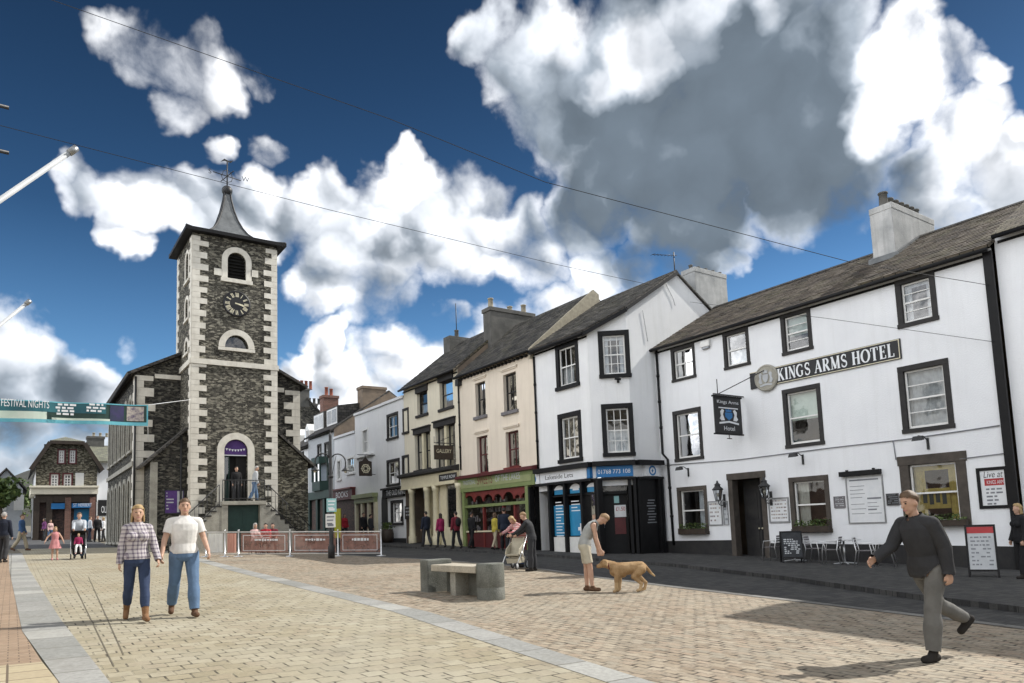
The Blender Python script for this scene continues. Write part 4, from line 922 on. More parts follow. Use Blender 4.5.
m = MB(); m.bar((XF - ov - .02, Yl, zt(XF - ov) - .05), (XF - ov - .02, Yc - .1, zt(XF - ov) - .05), .05, .16); m.bar((XF - ov - .02, Yc - .1, zt(XF - ov) - .05), (Xc - .1, YG - .17, zt(Xc - .1) - .04), .05, .15); m.bar((Xc - .08, YG - .17, zt(Xc) - .06), (XRc, YG - .17, ZRc - .03), .05, .13); m.build('bargeboard', 'black_paint', cb_)
gutter(cb_, F, Yc, Yl, zt(XF - ov) - .03, ov + .06)
downpipe(cb_, [(XF - .06, Yl - .06, 9.0), (XF - .06, Yl - .06, F.uv(535, 470)[1])], .045)
m = MB(); m.tube([(21.4, YG - .03, 10.2), (21.55, YG - .03, 9.2), (21.6, YG - .03, 8.9)], .011, 5); m.tube([(22.9, YG - .03, 11.6), (23.3, YG - .03, 11.0), (23.4, YG - .03, 10.7)], .01, 5); m.build('wall_cable', 'ink_grey', cb_)
stack(cb_, 24.9, 27.1, YG - .02 + .06, 21.7, 9, 12.75, 'chimney_render', [(25.1 + .5 * i, 21.3, .22) for i in range(5)], 'dark_chimney_render', corbel=.015, potr=.09)
# shopfront
SFD = .16
m = MB()
gl = lambda x, y: gz(x, y) - .1
def cornice(vlo, vhi, d0, d1):     # runs round front, canted corner and gable
    for fr, a, b in ((F, Yc - .06, Yl), (FC, -.05, LC + .05), (FG, Xc - .0, 21.85)): m.fbox(fr, a, b, vlo, vhi, d0, d1)
zc = F.uv(565, 466)[1]; zf1 = F.uv(566, 470.5)[1]; zf0 = F.uv(566, 481)[1]
cornice(zf1, zc, .0, .34); cornice(zf0 - .12, zf0 - .03, 0, .26)
m.build('shop_cornice', 'black_paint', cb_, bevel=.01)
def fas(fr, r, mat, nm='fascia', d=SFD):
    q = MB(); r = srt(r); q.fbox(fr, *r, .004, d); return q.build(nm, mat, cb_)
yb_ = lambda px: F.uv(px, 475)[0]
f1 = fas(F, (yb_(589.5), yb_(543), zf0, zf1 - .005), 'white_sign'); f2 = fas(F, (Yc + .06, yb_(590), zf0, zf1 - .005), 'blue_sign'); f3 = fas(F, (yb_(542), yb_(529.5) - .02, zf0, zf1 - .005), 'white_sign')
fc_ = fas(FC, (.1, LC - .05, zf0, zf1 - .005), 'blue_sign'); fg_ = fas(FG, (FG.uv(642.5, 469)[0], FG.uv(656.5, 469)[0], zf0, zf1 - .005), 'white_sign')
Fm = Fr(F.O, -F.u, F.n); hh = zf1 - zf0
text_mesh('Lakeside Lets', Fm, -(yb_(548)), zf0 + hh * .28, hh * .42, SFD + .004, f1, 'ink', width=(yb_(548) - yb_(576)))
text_mesh('01768 773 108', FC, .16, zf0 + hh * .3, hh * .38, SFD + .004, fc_, 'white_sign', width=LC - .32)
def logo(fr, u, v, s, par):
    q = MB(); ribbon(q, fr, arc(u, v + .02, s, s, 0, 360, 20), s * .42, SFD + .003); q.build('logo_ring', 'blue_sign', par)
    q = MB(); q.prism([fr.p(u - s * .35, v + .02, SFD + .002), fr.p(u, v + s * .5, SFD + .002), fr.p(u + s * .35, v + .02, SFD + .002), fr.p(u, v - s * .4, SFD + .002)], fr.n * .004); q.build('logo_drop', 'blue_sign', par)
logo(F, yb_(536), (zf0 + zf1) / 2 - .02, .17, f3); logo(FG, FG.uv(649.5, 469)[0], (zf0 + zf1) / 2 - .02, .17, fg_)
b0 = gl(XF, 24)
# bays of the front: door recess, three arched lights
posts = [yb_(x) for x in (531.5, 551, 566.5, 583.5, 600)]
m = MB(); base_v = gz(XF, 24) + .05
for fr, us in ((F, posts), (FC, [.04, .24, LC - .22, LC - .02]), (FG, [Xc + .05, FG.uv(657, 500)[0], 21.8])):
    for u in us: m = MB(); m.fbox(fr, u - .06, u + .06, base_v - .4, zf0 - .1, -.06, .2); m.build('shop_pilaster', 'black_paint', cb_, bevel=.008)
m = MB()
m.fbox(F, posts[1] + .09, posts[0] - .09, base_v - .4, zf0 - .1, -.9, -.86); m.fbox(F, posts[0] - .088, posts[0] - .06, base_v - .4, zf0 - .1, -.86, -.08); m.fbox(F, posts[1] + .06, posts[1] + .088, base_v - .4, zf0 - .1, -.86, -.08)
m.fbox(FC, .33, LC - .31, base_v - .3, zf0 - .55, -.3, -.25); 
m.fbox(FG, Xc + .14, FG.uv(657, 500)[0] - .09, base_v - .4, zf0 - .1, -.02, .06); m.fbox(FG, FG.uv(657, 500)[0] + .09, 21.7, base_v - .4, zf0 - .1, -.02, .05)
m.build('shop_panelling', 'black_paint', cb_)
for a, b in ((posts[2], posts[1]), (posts[3], posts[2]), (posts[4], posts[3])):
    m = MB(); m.fbox(F, a + .09, b - .09, base_v - .4, F.uv(560, 537)[1], -.05, .06); m.build('stall_riser', 'white_panel', cb_)
zs = F.uv(560, 537)[1]; za = F.uv(566, 494)[1]
def arch_panel(fr, a, b, v0, v1, d, par, mat, nm, n=10):
    q = MB(); r = (b - a) / 2; c = (a + b) / 2
    pts = [fr.p(a, v0, d), fr.p(b, v0, d)] + [fr.p(c + r * math.cos(math.pi * i / n), v1 - r * .75 + r * .75 * math.sin(math.pi * i / n), d) for i in range(n + 1)]
    q.prism(pts, fr.n * .012); return q.build(nm, mat, par)
def arch_void(mb, fr, a, b, vs, top, d0, d1, n=10):
    """spandrel panel with a round-headed opening"""
    r = (b - a) / 2 - .05; c = (a + b) / 2
    for i in range(n):
        t0, t1 = math.pi * i / n, math.pi * (i + 1) / n
        p0 = (c + r * math.cos(t0), vs + r * .8 * math.sin(t0)); p1 = (c + r * math.cos(t1), vs + r * .8 * math.sin(t1))
        mb.prism([fr.p(*p0, d0), fr.p(p0[0], top, d0), fr.p(p1[0], top, d0), fr.p(*p1, d0)], fr.n * (d1 - d0))
    mb.fbox(fr, a, a + .05, vs, top, d0, d1); mb.fbox(fr, b - .05, b, vs, top, d0, d1)
for a, b in ((posts[2], posts[1]), (posts[3], posts[2]), (posts[4], posts[3])): m = MB(); arch_void(m, F, a + .06, b - .06, za + .05, zf0 - .12, -.03, .03); m.build('shop_arch', 'black_paint', cb_)
m = MB(); m.fbox(F, posts[4] + .09, posts[1] - .09, za - .10, za - .04, -.02, .05)
m.build('transom', 'black_paint', cb_); m = MB(); m.fbox(FC, .33, LC - .31, za - .12, za - .02, -.28, -.1); m.build('transom', 'black_paint', cb_)
p_ = [arch_panel(F, posts[2] + .09, posts[1] - .09, zs + .05, za - .14, -.02, cb_, 'blue_poster', 'window_poster', 1), arch_panel(F, posts[3] + .09, posts[2] - .09, zs + .05, za - .14, -.02, cb_, 'blue_poster', 'window_poster', 1)]
for a, b in ((posts[2], posts[1]), (posts[3], posts[2]), (posts[4], posts[3])): arch_panel(F, a + .17, b - .17, za, za + (b - a) / 2 * .8 + .0, -.025, cb_, 'blue_poster', 'window_poster')
rr = random.Random(3); q = MB()
for k, (a, b) in enumerate(((posts[2], posts[1]), (posts[3], posts[2]))):
    for i in range(13 if k == 0 else 4):
        v = za - .35 - .13 * i
        q.fbox(F, b - .22 - rr.uniform(.3, .62) * (b - a), b - .22, v, v + .04, -.008, -.004)
c_ = (posts[3] + posts[2]) / 2; q.fbox(F, c_ - .32, c_ - .18, zs + .12, zs + .55, -.008, -.004); q.fbox(F, c_ - .45, c_ - .05, zs + .26, zs + .4, -.008, -.0035); q.fbox(F, c_ - .2, c_ + .2, za + .12, za + .2, -.012, -.008)
q.build('poster_print', 'white_sign', p_[0])
m = MB(); m.poly([F.p(posts[4], zs, -.05), F.p(posts[3], zs, -.05), F.p(posts[3], zf0, -.05), F.p(posts[4], zf0, -.05)]); m.poly([FC.p(.3, base_v + .4, -.27), FC.p(LC - .3, base_v + .4, -.27), FC.p(LC - .3, zf0 - .1, -.27), FC.p(.3, zf0 - .1, -.27)]); m.build('shop_pane', 'shop_glass', cb_)
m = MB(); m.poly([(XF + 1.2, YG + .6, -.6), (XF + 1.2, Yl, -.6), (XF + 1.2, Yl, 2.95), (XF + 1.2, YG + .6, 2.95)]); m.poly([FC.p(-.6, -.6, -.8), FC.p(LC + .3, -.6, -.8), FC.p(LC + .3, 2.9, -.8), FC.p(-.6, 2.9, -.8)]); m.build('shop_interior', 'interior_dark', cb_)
m = MB(); 
for i in range(16):
    a = rr.uniform(posts[4] + .2, posts[3] - .2); v = zs + rr.uniform(.1, 1.2); m.fbox(F, a - .08, a + .08, v, v + rr.uniform(.1, .25), -.3, -.28)
m.build('shop_display', 'poster_white', cb_)
# notices on the corner door
for (r, mt, n) in (((614.5, 626, 505, 517), 'poster_white', 'door_poster'), ((615, 626, 517.5, 534), 'maroon_paint', 'door_poster'), ((614, 619, 496, 503), 'teal_sign', 'door_poster')):
    q = MB(); rr4 = srt(FC.rect(*r, d=-.24)); q.fbox(FC, *rr4, -.245, -.235); o_ = q.build(n, mt, cb_)
    if mt == 'poster_white': text_mesh('£1.50', FC, rr4[0] + .06, rr4[2] + .25, .16, -.23, o_, 'poster_red', width=(rr4[1] - rr4[0]) * .8)
q = MB(); rr4 = srt(FG.rect(646, 655, 498, 523)); 
for i in range(9): q.fbox(FG, rr4[0] + .04 * (i % 3), rr4[1] - .05 * ((i * 2) % 3), rr4[2] + (rr4[3] - rr4[2]) * i / 9, rr4[2] + (rr4[3] - rr4[2]) * i / 9 + .045, .06, .064)
q.build('panel_print', 'ink_grey', cb_)
tv = thing('tv_aerial', (XRc + .1, YG + .1, ZRc), 'thin television aerial on the white gable peak', 'aerial')
m = MB(); m.tube([(XRc + .1, YG + .1, ZRc - .2), (XRc + .1, YG + .1, ZRc + 1.0)], .025, 6); m.build('mast', 'dark_iron', tv)
m = MB(); m.tube([(XRc - .9, YG + .45, ZRc + .82), (XRc + .25, YG + .05, ZRc + .86)], .014, 5)
for i in range(7): x = XRc - .85 + i * .15; m.tube([(x, YG + .28 - .02 * i, ZRc + .83), (x, YG + .58 - .06 * i, ZRc + .83)], .008, 4)
m.build('boom', 'dark_iron', tv)
fl = thing('security_camera', tuple(FC.p(*FC.uv(618, 381), 0)), 'small black camera between the canted corner windows', 'camera'); u, v = FC.uv(618, 381)
m = MB(); m.fbox(FC, u - .05, u + .05, v - .08, v + .08, .003, .06); m.tube([FC.p(u, v, .05), FC.p(u - .05, v + .05, .25)], .025, 6); m.build('bracket', 'dark_iron', fl); m = MB(); m.tube([FC.p(u - .14, v + .06, .25), FC.p(u + .1, v + .02, .3)], .055, 8); m.build('camera_body', 'black_paint', fl)

# ------------------------------------------------------------------ peach house over the green sweet shop
def deep_window(parent, F, r, frame_m, sill_m, curtain=None, bars=(1, 0), depth=.24, head=None, sill_h=.16, label=None, name='window', sillx=.12):
    u0, u1, v0, v1 = srt(r); m = MB(); m.fbox(F, u0 - sillx, u1 + sillx, v0 - sill_h, v0, -.2, .12)
    w_ = m.build(name, sill_m, parent, bevel=.01)
    sash(w_, F, (u0, u1, v0, v1), bars=bars, frame_m=frame_m, d=-depth + .05, curtain=curtain, fw=.07)
    if head:
        q = MB(); q.fbox(F, u0 - .14, u1 + .14, v1 + head, v1 + head + .07, .002, .09); q.fbox(F, u0 - .1, u1 + .1, v1 + head - .06, v1 + head - .001, .002, .05); q.build('hood_mould', head_m, parent)
    return (u0, u1, v0, v1)
head_m = 'peach_render'
Yp0, Yp1 = 25.64, 32.42; EP = 9.4
ph_ = thing('peach_house', tuple(ground(XF, 29)), 'peach rendered three storey house above a green and red shop', 'house')
hs_ = []
hs_.append(deep_window(ph_, F, F.rect(475.5, 485.6, 382, 416), 'dark_stone', 'slate_lilac', ('half', 'net_curtain'), head=.22)); hs_.append(deep_window(ph_, F, F.rect(503.5, 516.5, 373, 411), 'dark_stone', 'slate_lilac', ('half', 'net_curtain'), head=.22))
hs_.append(deep_window(ph_, F, F.rect(477, 488, 436, 473), 'maroon_paint', 'red_paint', ('left', 'blind_cream'), head=.22)); hs_.append(deep_window(ph_, F, F.rect(506, 519, 431, 467), 'maroon_paint', 'red_paint', ('top', 'blind_cream'), head=.22))
XRp, ZRp = 23.0, 12.55; sp = (ZRp - EP) / (XRp - XF); Xbp = XRp + 4
zsh = F.uv(498, 470)[1]
m = MB(); wall(m, F, Yp0, Yp1, zsh - .4, EP, hs_, .24)
m.build('wall', 'peach_render', ph_)
m = MB()
for y in (Yp0, Yp1 - .02): m.poly([(XF, y, -.5), (Xbp, y, -.5), (Xbp, y, EP), (XRp, y, ZRp), (XF, y, EP)])
m.poly([(Xbp, Yp0, -.5), (Xbp, Yp1, -.5), (Xbp, Yp1, EP), (Xbp, Yp0, EP)]); m.build('side_wall', 'brick_white', ph_)
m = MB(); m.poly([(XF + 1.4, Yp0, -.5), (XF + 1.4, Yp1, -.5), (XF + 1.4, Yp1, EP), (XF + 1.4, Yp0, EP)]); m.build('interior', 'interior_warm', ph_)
rq = roof_slope('roof', ph_, [(XF - .25, Yp0 + .1, EP - .25 * sp + .02), (XF - .25, Yp1, EP - .25 * sp + .02), (XRp, Yp1, ZRp + .02), (XRp, Yp0 + .1, ZRp + .02)], 'roof_slate', .1)
zz_ = .14; slates(rq, [(XF - .25, Yp0 + .1, EP - .25 * sp + zz_), (XF - .25, Yp1, EP - .25 * sp + zz_), (XRp, Yp1, ZRp + zz_), (XRp, Yp0 + .1, ZRp + zz_)], 'slates_grey', seed=7)
m = MB(); m.prism([(XRp, Yp0, ZRp), (XRp, Yp1, ZRp), (Xbp, Yp1, EP), (Xbp, Yp0, EP)], (0, 0, .08)); m.build('rear_roof', 'roof_slate', ph_)
m = MB(); yk = Yp0 - .012; m.prism([(XF - .2, yk, EP - .5), (XF - .2, yk, EP + .02), (XRp, yk, ZRp + .22), (XRp + .35, yk, ZRp + .02), (XRp + .35, yk, ZRp - 2.4), (XRp - .6, yk, ZRp - 2.6)], (0, .13, 0)); m.build('gable_coping', 'pot_buff', ph_)
gutter(ph_, F, Yp0, Yp1, EP - .12, .3)
y = Yp0 + .2
while y < Yp1 - .1: m = MB(); m.fbox(F, y, y + .08, EP - .28, EP - .14, .002, .14); m.build('eaves_bracket', 'dark_stone', ph_); y += .32
stack(ph_, 21.2, 24.2, 32.1, 32.85, 10.5, 13.45, 'dark_chimney_render', [(21.5, 32.5, .6), (23.75, 32.5, .55), (22.75, 32.45, .3)], 'pot_buff', corbel=.06, potr=.15)
downpipe(ph_, [(XF - .06, 32.3, 9.2), (XF - .06, 32.3, F.uv(461, 470)[1])], .04)
m = MB(); m.fbox(F, 32.0, 32.3, 8.85, 9.2, .01, .25); m.build('hopper', 'dark_iron', ph_)
# shop
gbase = gz(XF, 29)
fa0, fa1 = F.uv(498, 489)[1], F.uv(498, 475)[1]
m = MB(); m.prism([F.p(Yp0 + .02, fa1, .002), F.p(Yp0 + .02, fa1 + .22, .002), F.p(Yp0 + .02, fa1 + .16, .36), F.p(Yp0 + .02, fa1 + .02, .36), F.p(Yp0 + .02, fa1, .2)], (0, Yp1 - Yp0 - .04, 0)); m.build('shop_cornice', 'maroon_paint', ph_)
m = MB(); m.fbox(F, Yp0 + .04, Yp1 - .04, fa0, fa1, .002, .2); fs_o = m.build('fascia', 'lime_paint', ph_)
m = MB(); m.fbox(F, Yp0 + .3, Yp1 - .25, fa0 + .2, fa1 - .18, .2, .215); si_ = m.build('sign_panel', 'olive_sign', fs_o)
Fm = Fr(F.O, -F.u, F.n)
yq = lambda px: F.uv(px, 482)[0]
text_mesh('SWEETS', Fm, -yq(481), fa0 + .3, .42, .221, fs_o, 'red_paint', width=yq(481) - yq(496)); text_mesh('OF THE LAKES', Fm, -yq(499), fa0 + .34, .3, .221, fs_o, 'poster_grey', width=yq(499) - yq(524)); text_mesh('TRADITIONAL', Fm, -yq(466.5), fa0 + .36, .22, .221, fs_o, 'poster_grey', width=yq(466.5) - yq(479))
zar, zgl = F.uv(498, 498)[1], F.uv(498, 503)[1]; zst = F.uv(490, 532)[1]
bays = [yq(x) for x in (465, 475, 484, 494, 503.5, 515, 521.5, 530)]
for a, b in zip(bays, bays[1:]):
    if b < a: a, b = b, a
    m = MB(); arch_void(m, F, a, b, zar - .1, fa0 - .02, .0, .09); m.build('shop_arch', 'red_paint', ph_)
m = MB(); m.fbox(F, bays[-1], bays[0], zgl - .14, zgl, -.02, .14)
for x in (465.5, 529): m.fbox(F, yq(x) - .12, yq(x) + .12, gbase - .4, fa0, -.02, .17)
m.build('shop_frame', 'lime_paint', ph_)
for x in (484, 503.5, 515):
    m = MB(); m.fbox(F, yq(x) - .06, yq(x) + .06, gbase - .4, zgl - .14, -.04, .1); m.build('shop_mullion', 'red_paint', ph_)
m = MB(); m.fbox(F, yq(503), yq(466), gbase - .4, zst, -.04, .06); m.fbox(F, yq(528), yq(516), gbase - .4, zst, -.04, .06); m.build('stall_riser', 'maroon_paint', ph_)
m = MB(); m.fbox(F, yq(503), yq(466), zst + .003, zst + .08, -.04, .12); m.build('shop_sill', 'cream_paint', ph_)
m = MB(); m.poly([F.p(yq(503.5), zst, -.03), F.p(yq(466), zst, -.03), F.p(yq(466), fa0, -.03), F.p(yq(503.5), fa0, -.03)]); m.poly([F.p(yq(529), zst, -.03), F.p(yq(515), zst, -.03), F.p(yq(515), fa0, -.03), F.p(yq(529), fa0, -.03)]); m.build('shop_pane', 'shop_glass', ph_)
m = MB(); rr = random.Random(8)
for i in range(150):
    u = rr.choice((rr.uniform(yq(503), yq(467)), rr.uniform(yq(528), yq(516)))); lv = rr.choice((0, .45, .9, 1.35, 1.75)); v = zst + .08 + lv
    m.fbox(F, u - .07, u + .07, v, v + rr.uniform(.15, .32), -.35, -.22)
m.build('shop_display', 'stock_bright', ph_)
m = MB(); m.fbox(F, yq(514), yq(504.5), gbase - .3, zgl - .2, -.8, -.75); m.build('shop_door', 'maroon_paint', ph_)

# ------------------------------------------------------------------ cream house with columned shopfront
ch = thing('cream_house', tuple(ground(XF, 35.5)), 'cream three storey house with dark lintels and cream columned shopfront', 'house')
Yq0, Yq1 = 32.44, 38.9; EC = 9.85; hs_ = []
for (r, paired) in (((417, 427.5, 387, 417), 0), ((439.5, 453, 375, 410.5), 0), ((415, 430.5, 428, 472), 1), ((435.5, 455.5, 420, 470), 1)):
    u0, u1, v0, v1 = srt(F.rect(*r)); lh = .3
    m = MB(); m.fbox(F, u0 - .08, u1 + .08, v1 - lh, v1, -.25, .09); m.fbox(F, u0 - .13, u1 + .13, v1 - .002, v1 + .07, -.0, .16); w_ = m.build('window', 'dark_stone', ch, bevel=.01); m = MB(); m.fbox(F, u0 - .1, u1 + .1, v0, v0 + .15, -.25, .1); m.build('sill', 'dark_stone', w_, bevel=.01)
    if paired:
        um = (u0 + u1) / 2; q = MB(); q.fbox(F, um - .12, um + .12, v0 + .15, v1 - lh, -.25, -.02); q.build('mullion', 'cream_paint', w_)
        for a, b in ((u0, um - .12), (um + .12, u1)): sash(w_, F, (a, b, v0 + .15, v1 - lh), bars=(0, 0), frame_m='dark_stone', d=-.2, curtain=None)
    else: sash(w_, F, (u0, u1, v0 + .15, v1 - lh), bars=(0, 0), frame_m='dark_stone', d=-.2, curtain=('half', 'net_curtain'))
    hs_.append((u0 + .005, u1 - .005, v0 + .005, v1 - .005))
m = MB(); wall(m, F, Yq0, Yq1, F.uv(436, 474)[1] - .3, EC, hs_, .25); m.build('wall', 'cream_render', ch)
m = MB()
for y in (Yq0 + .02, Yq1): m.poly([(XF, y, -.3), (Xbp, y, -.3), (Xbp, y, EC), (XRp, y, ZRp + .42), (XF, y, EC)])
m.poly([(Xbp, Yq0, -.3), (Xbp, Yq1, -.3), (Xbp, Yq1, EC), (Xbp, Yq0, EC)]); m.build('side_wall', 'brown_render', ch)
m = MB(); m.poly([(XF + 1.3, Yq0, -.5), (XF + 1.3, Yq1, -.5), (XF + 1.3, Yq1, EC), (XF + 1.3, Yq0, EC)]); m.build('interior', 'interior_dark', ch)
rq = roof_slope('roof', ch, [(XF - .25, Yq0, EC - .15), (XF - .25, Yq1 + .1, EC - .15), (XRp, Yq1 + .1, ZRp + .44), (XRp, Yq0, ZRp + .44)], 'roof_slate', .1)
slates(rq, [(XF - .25, Yq0, EC - .03), (XF - .25, Yq1 + .1, EC - .03), (XRp, Yq1 + .1, ZRp + .56), (XRp, Yq0, ZRp + .56)], 'slates_grey', seed=8)
m = MB(); m.prism([(XRp, Yq0, ZRp + .42), (XRp, Yq1 + .1, ZRp + .42), (Xbp, Yq1 + .1, EC), (Xbp, Yq0, EC)], (0, 0, .08)); m.build('rear_roof', 'roof_slate', ch)
gutter(ch, F, Yq0, Yq1 + .1, EC - .1, .3)
cst = stack(ch, 22.0, 24.3, 38.0, 38.8, 10.5, 13.35, 'dark_chimney_render', [(22.75, 38.4, .5)], 'dark_chimney_render', corbel=.0, potr=.14)
m = MB(); m.tube([(22.75, 38.4, 13.5), (22.75, 38.4, 15.6)], .03, 6); m.build('mast', 'dark_iron', cst)
gc = gz(XF, 35.5); yr = lambda px: F.uv(px, 480)[0]
c1, c0 = F.uv(436, 470.5)[1], F.uv(436, 474)[1]; k0 = F.uv(436, 485)[1]
m = MB(); m.prism([F.p(Yq0 + .1, c0, .002), F.p(Yq0 + .1, c1 + .14, .002), F.p(Yq0 + .1, c1, .55), F.p(Yq0 + .1, c0 + .06, .55), F.p(Yq0 + .1, c0, .35)], (0, Yq1 - Yq0 - .1, 0)); m.build('shop_cornice', 'dark_stone', ch)
m = MB(); m.fbox(F, Yq0 + .12, Yq1 - .02, k0, c0 - .003, .002, .3); m.fbox(F, Yq0 + .1, Yq1, k0 - .08, k0 - .002, .002, .36); fo_ = m.build('fascia', 'cream_paint', ch, bevel=.01)
m = MB(); m.fbox(F, yr(462), yr(444), k0 + .12, c0 - .12, .3, .312); m.build('sign_panel', 'dark_stone', fo_)
text_mesh('TEMPLE ROW', Fm, -yr(445.5), k0 + .22, (c0 - k0) - .44, .316, fo_, 'white_sign', width=yr(445.5) - yr(460.5))
m = MB()
for x in (414.5, 430, 438.5, 462):
    u = yr(x); c = F.p(u, 0, .2); m = MB()
    m.lathe([(.24, gc - .3), (.24, gc + .55), (.19, gc + .6), (.175, gc + 1.2), (.155, k0 - .35), (.2, k0 - .3), (.22, k0 - .085)], (c.x, c.y, 0), 14)
    m.build('column', 'cream_paint', ch)
zs2 = F.uv(455, 527)[1]
m = MB(); m.fbox(F, yr(461), yr(446.5), gc - .3, zs2, -.1, .06); m.fbox(F, yr(446.5), yr(440), gc - .3, k0, -.1, .02); m.fbox(F, yr(429), yr(428), gc - .3, k0, -.3, .02); m.fbox(F, yr(461), yr(446.5), zs2, k0 - .1, -1.2, -1.1); m.build('shop_panelling', 'cream_paint', ch)
m = MB(); m.poly([F.p(yr(461), zs2, -.02), F.p(yr(446.5), zs2, -.02), F.p(yr(446.5), k0, -.02), F.p(yr(461), k0, -.02)]); m.build('shop_pane', 'shop_glass', ch)
m = MB(); m.fbox(F, yr(436), yr(431), gc - .3, k0, -.5, -.4); m.build('shop_backing', 'cream_render', ch)
m = MB(); m.fbox(F, yr(428), yr(416.5), gc - .3, F.uv(422, 499)[1], -.55, -.45); m.build('shop_door', 'dark_timber', ch)
m = MB(); m.fbox(F, yr(428), yr(416.5), F.uv(422, 498)[1], F.uv(422, 491)[1], -.5, -.45); m.build('fanlight', 'poster_grey', ch)
m = MB(); m.fbox(F, yr(417), yr(412), gc - .5, gc + .18, .1, .42); m.build('plinth', 'plinth_black', ch)
hsn = thing('hanging_sign', tuple(F.p(yr(458), 6.2, 0)), 'dark wooden projecting sign with gilt rail on cream house', 'hanging sign')
Yz = Yq0 + .5; FZ = FY(Yz); q4 = srt(FZ.rect(453.5, 465.5, 446, 460)); q4 = (XF - 1.25, XF - .12, q4[2], q4[3])
m = MB(); m.box(q4[0], q4[1], Yz - .04, Yz + .04, q4[2], q4[3]); m.build('board', 'dark_timber', hsn, bevel=.01)
text_mesh('GALLERY', FZ, q4[0] + .12, q4[2] + .35, .2, .044, hsn, 'gilt', width=q4[1] - q4[0] - .24)
m = MB(); m.bar((q4[0], Yz, q4[3] + .12), (XF, Yz, q4[3] + .12), .04, .04); m.tube([(q4[0] + .1, Yz, q4[3] + .1), (XF, Yz, q4[3] + .6)], .015, 5); m.tube([(q4[0] + .02, Yz, q4[3] + .1), (q4[0] + .02, Yz, q4[3] + .45)], .015, 5); m.build('bracket', 'dark_iron', hsn)

# ------------------------------------------------------------------ further houses up the street
def simple_house(name, label, y0, y1, eave, wins, wall_m, roof=True, roof_m='roof_slate_dark', sur_m='dark_stone', x=XF, ridge=2.6, dep=7.5, gable_m=None, sur=.16, curtain=('pair', 'net_curtain'), holes_extra=()):
    t = thing(name, tuple(ground(x, (y0 + y1) / 2)), label, 'house'); Fq = FX(x); hs = list(holes_extra)
    for wdef in wins:
        r = wdef[:4]; hs.append(window(t, Fq, Fq.rect(*r), sur=sur, sur_m=wdef[4] if len(wdef) > 4 else sur_m, sill=.06, bars=(1, 0), curtain=curtain, bw=.05))
    m = MB(); wall(m, Fq, y0, y1, gz(x, y0) - .6, eave, hs)
    m.build('wall', wall_m, t)
    m = MB(); xb = x + dep; xr = x + dep / 2
    for y in (y0, y1):
        m.poly([(x, y, -.5), (xb, y, -.5), (xb, y, eave)] + ([(xr, y, eave + ridge)] if roof else []) + [(x, y, eave)])
    m.poly([(xb, y0, -.5), (xb, y1, -.5), (xb, y1, eave), (xb, y0, eave)]); m.build('side_wall', gable_m or wall_m, t)
    m = MB(); m.poly([(x + 1.2, y0, -.5), (x + 1.2, y1, -.5), (x + 1.2, y1, eave), (x + 1.2, y0, eave)]); m.build('interior', 'interior_dark', t)
    if roof:
        sl = ridge / (xr - x)
        roof_slope('roof', t, [(x - .3, y0 - .05, eave - .3 * sl + .03), (x - .3, y1 + .05, eave - .3 * sl + .03), (xr, y1 + .05, eave + ridge + .03), (xr, y0 - .05, eave + ridge + .03)], roof_m, .1)
        m = MB(); m.prism([(xr, y0, eave + ridge), (xr, y1, eave + ridge), (xb, y1, eave), (xb, y0, eave)], (0, 0, .1)); m.build('rear_roof', roof_m, t)
        gutter(t, Fq, y0, y1, eave - .1, .32)
    else:
        m = MB(); m.prism([(x - .02, y0, eave), (xb, y0, eave), (xb, y1, eave), (x - .02, y1, eave)], (0, 0, .12)); m.build('roof', 'lead', t)
        m = MB(); m.fbox(Fq, y0, y1, eave + .001, eave + .16, -.2, .1); m.build('parapet_coping', wall_m, t)
    return t
Y_ = lambda px, x=XF: FX(x).uv(px, 470)[0]
Z_ = lambda px, py, x=XF: FX(x).uv(px, py)[1]
yw0, yw1 = Yq1 + .02, Y_(384)
dh = srt(F.rect(381.5, 387.5, 499, 534))
wp = simple_house('white_pub', 'narrow white pub with dark window surrounds left of the cream house', yw0, yw1, 9.35, [(387, 398.5, 413, 439.5), (402.8, 409, 408, 434), (387, 400, 459, 486), (402.3, 409.3, 455, 482), (391, 403.5, 500, 525)], 'white_render', roof=False)
m = MB(); gq = gz(XF, 40); m.fbox(F, yw0, yw1, Z_(396, 497), Z_(396, 489), .002, .16); fq = m.build('fascia', 'dark_stone', wp); m = MB(); m.fbox(F, yw0, yw1, Z_(396, 489) + .002, Z_(396, 488) + .05, .002, .3); m.build('shop_cornice', 'dark_stone', wp)
text_mesh('THE OLD KING', Fm, -(Y_(388)), Z_(396, 495), .32, .165, fq, 'white_sign', width=Y_(388) - Y_(407))
plm = MB(); plm.fbox(F, yw0, yw1, gq - .4, gq + .35, .003, .03); plm.build('plinth', 'plinth_black', wp)
q = F.rect(405.3, 410, 506, 519); poster('notice_board', F, q, 'dark notice board beside the pub window up the street', 'notice board', 'dark_stone', 'dark_timber', lines=3, ink='poster_grey', seed=9)
yn0, yn1 = yw1 + .02, Y_(355.5)
nw = simple_house('narrow_white_house', 'narrow white house with tall window and ornate hanging sign', yn0, yn1, Z_(369, 411), [(362, 368.5, 428, 455)], 'white_render', roof=False, sur_m='white_paint')
gq = gz(XF, 44.5)
m = MB(); m.fbox(F, Y_(377.5), Y_(356.5), Z_(367, 498), Z_(367, 494), .002, .4); m.fbox(F, Y_(377), Y_(357), Z_(367, 503), Z_(367, 498) - .01, .002, .25); m.build('shop_cornice', 'olive_sign', nw)
m = MB()
for x in (357.5, 363.5, 370, 376.5): m.fbox(F, Y_(x) - .12, Y_(x) + .12, gq - .4, Z_(367, 503), -.01, .2)
m.fbox(F, Y_(376.5), Y_(357.5), gq - .4, gq + .6, -.01, .12); m.build('shop_frame', 'cream_paint', nw)
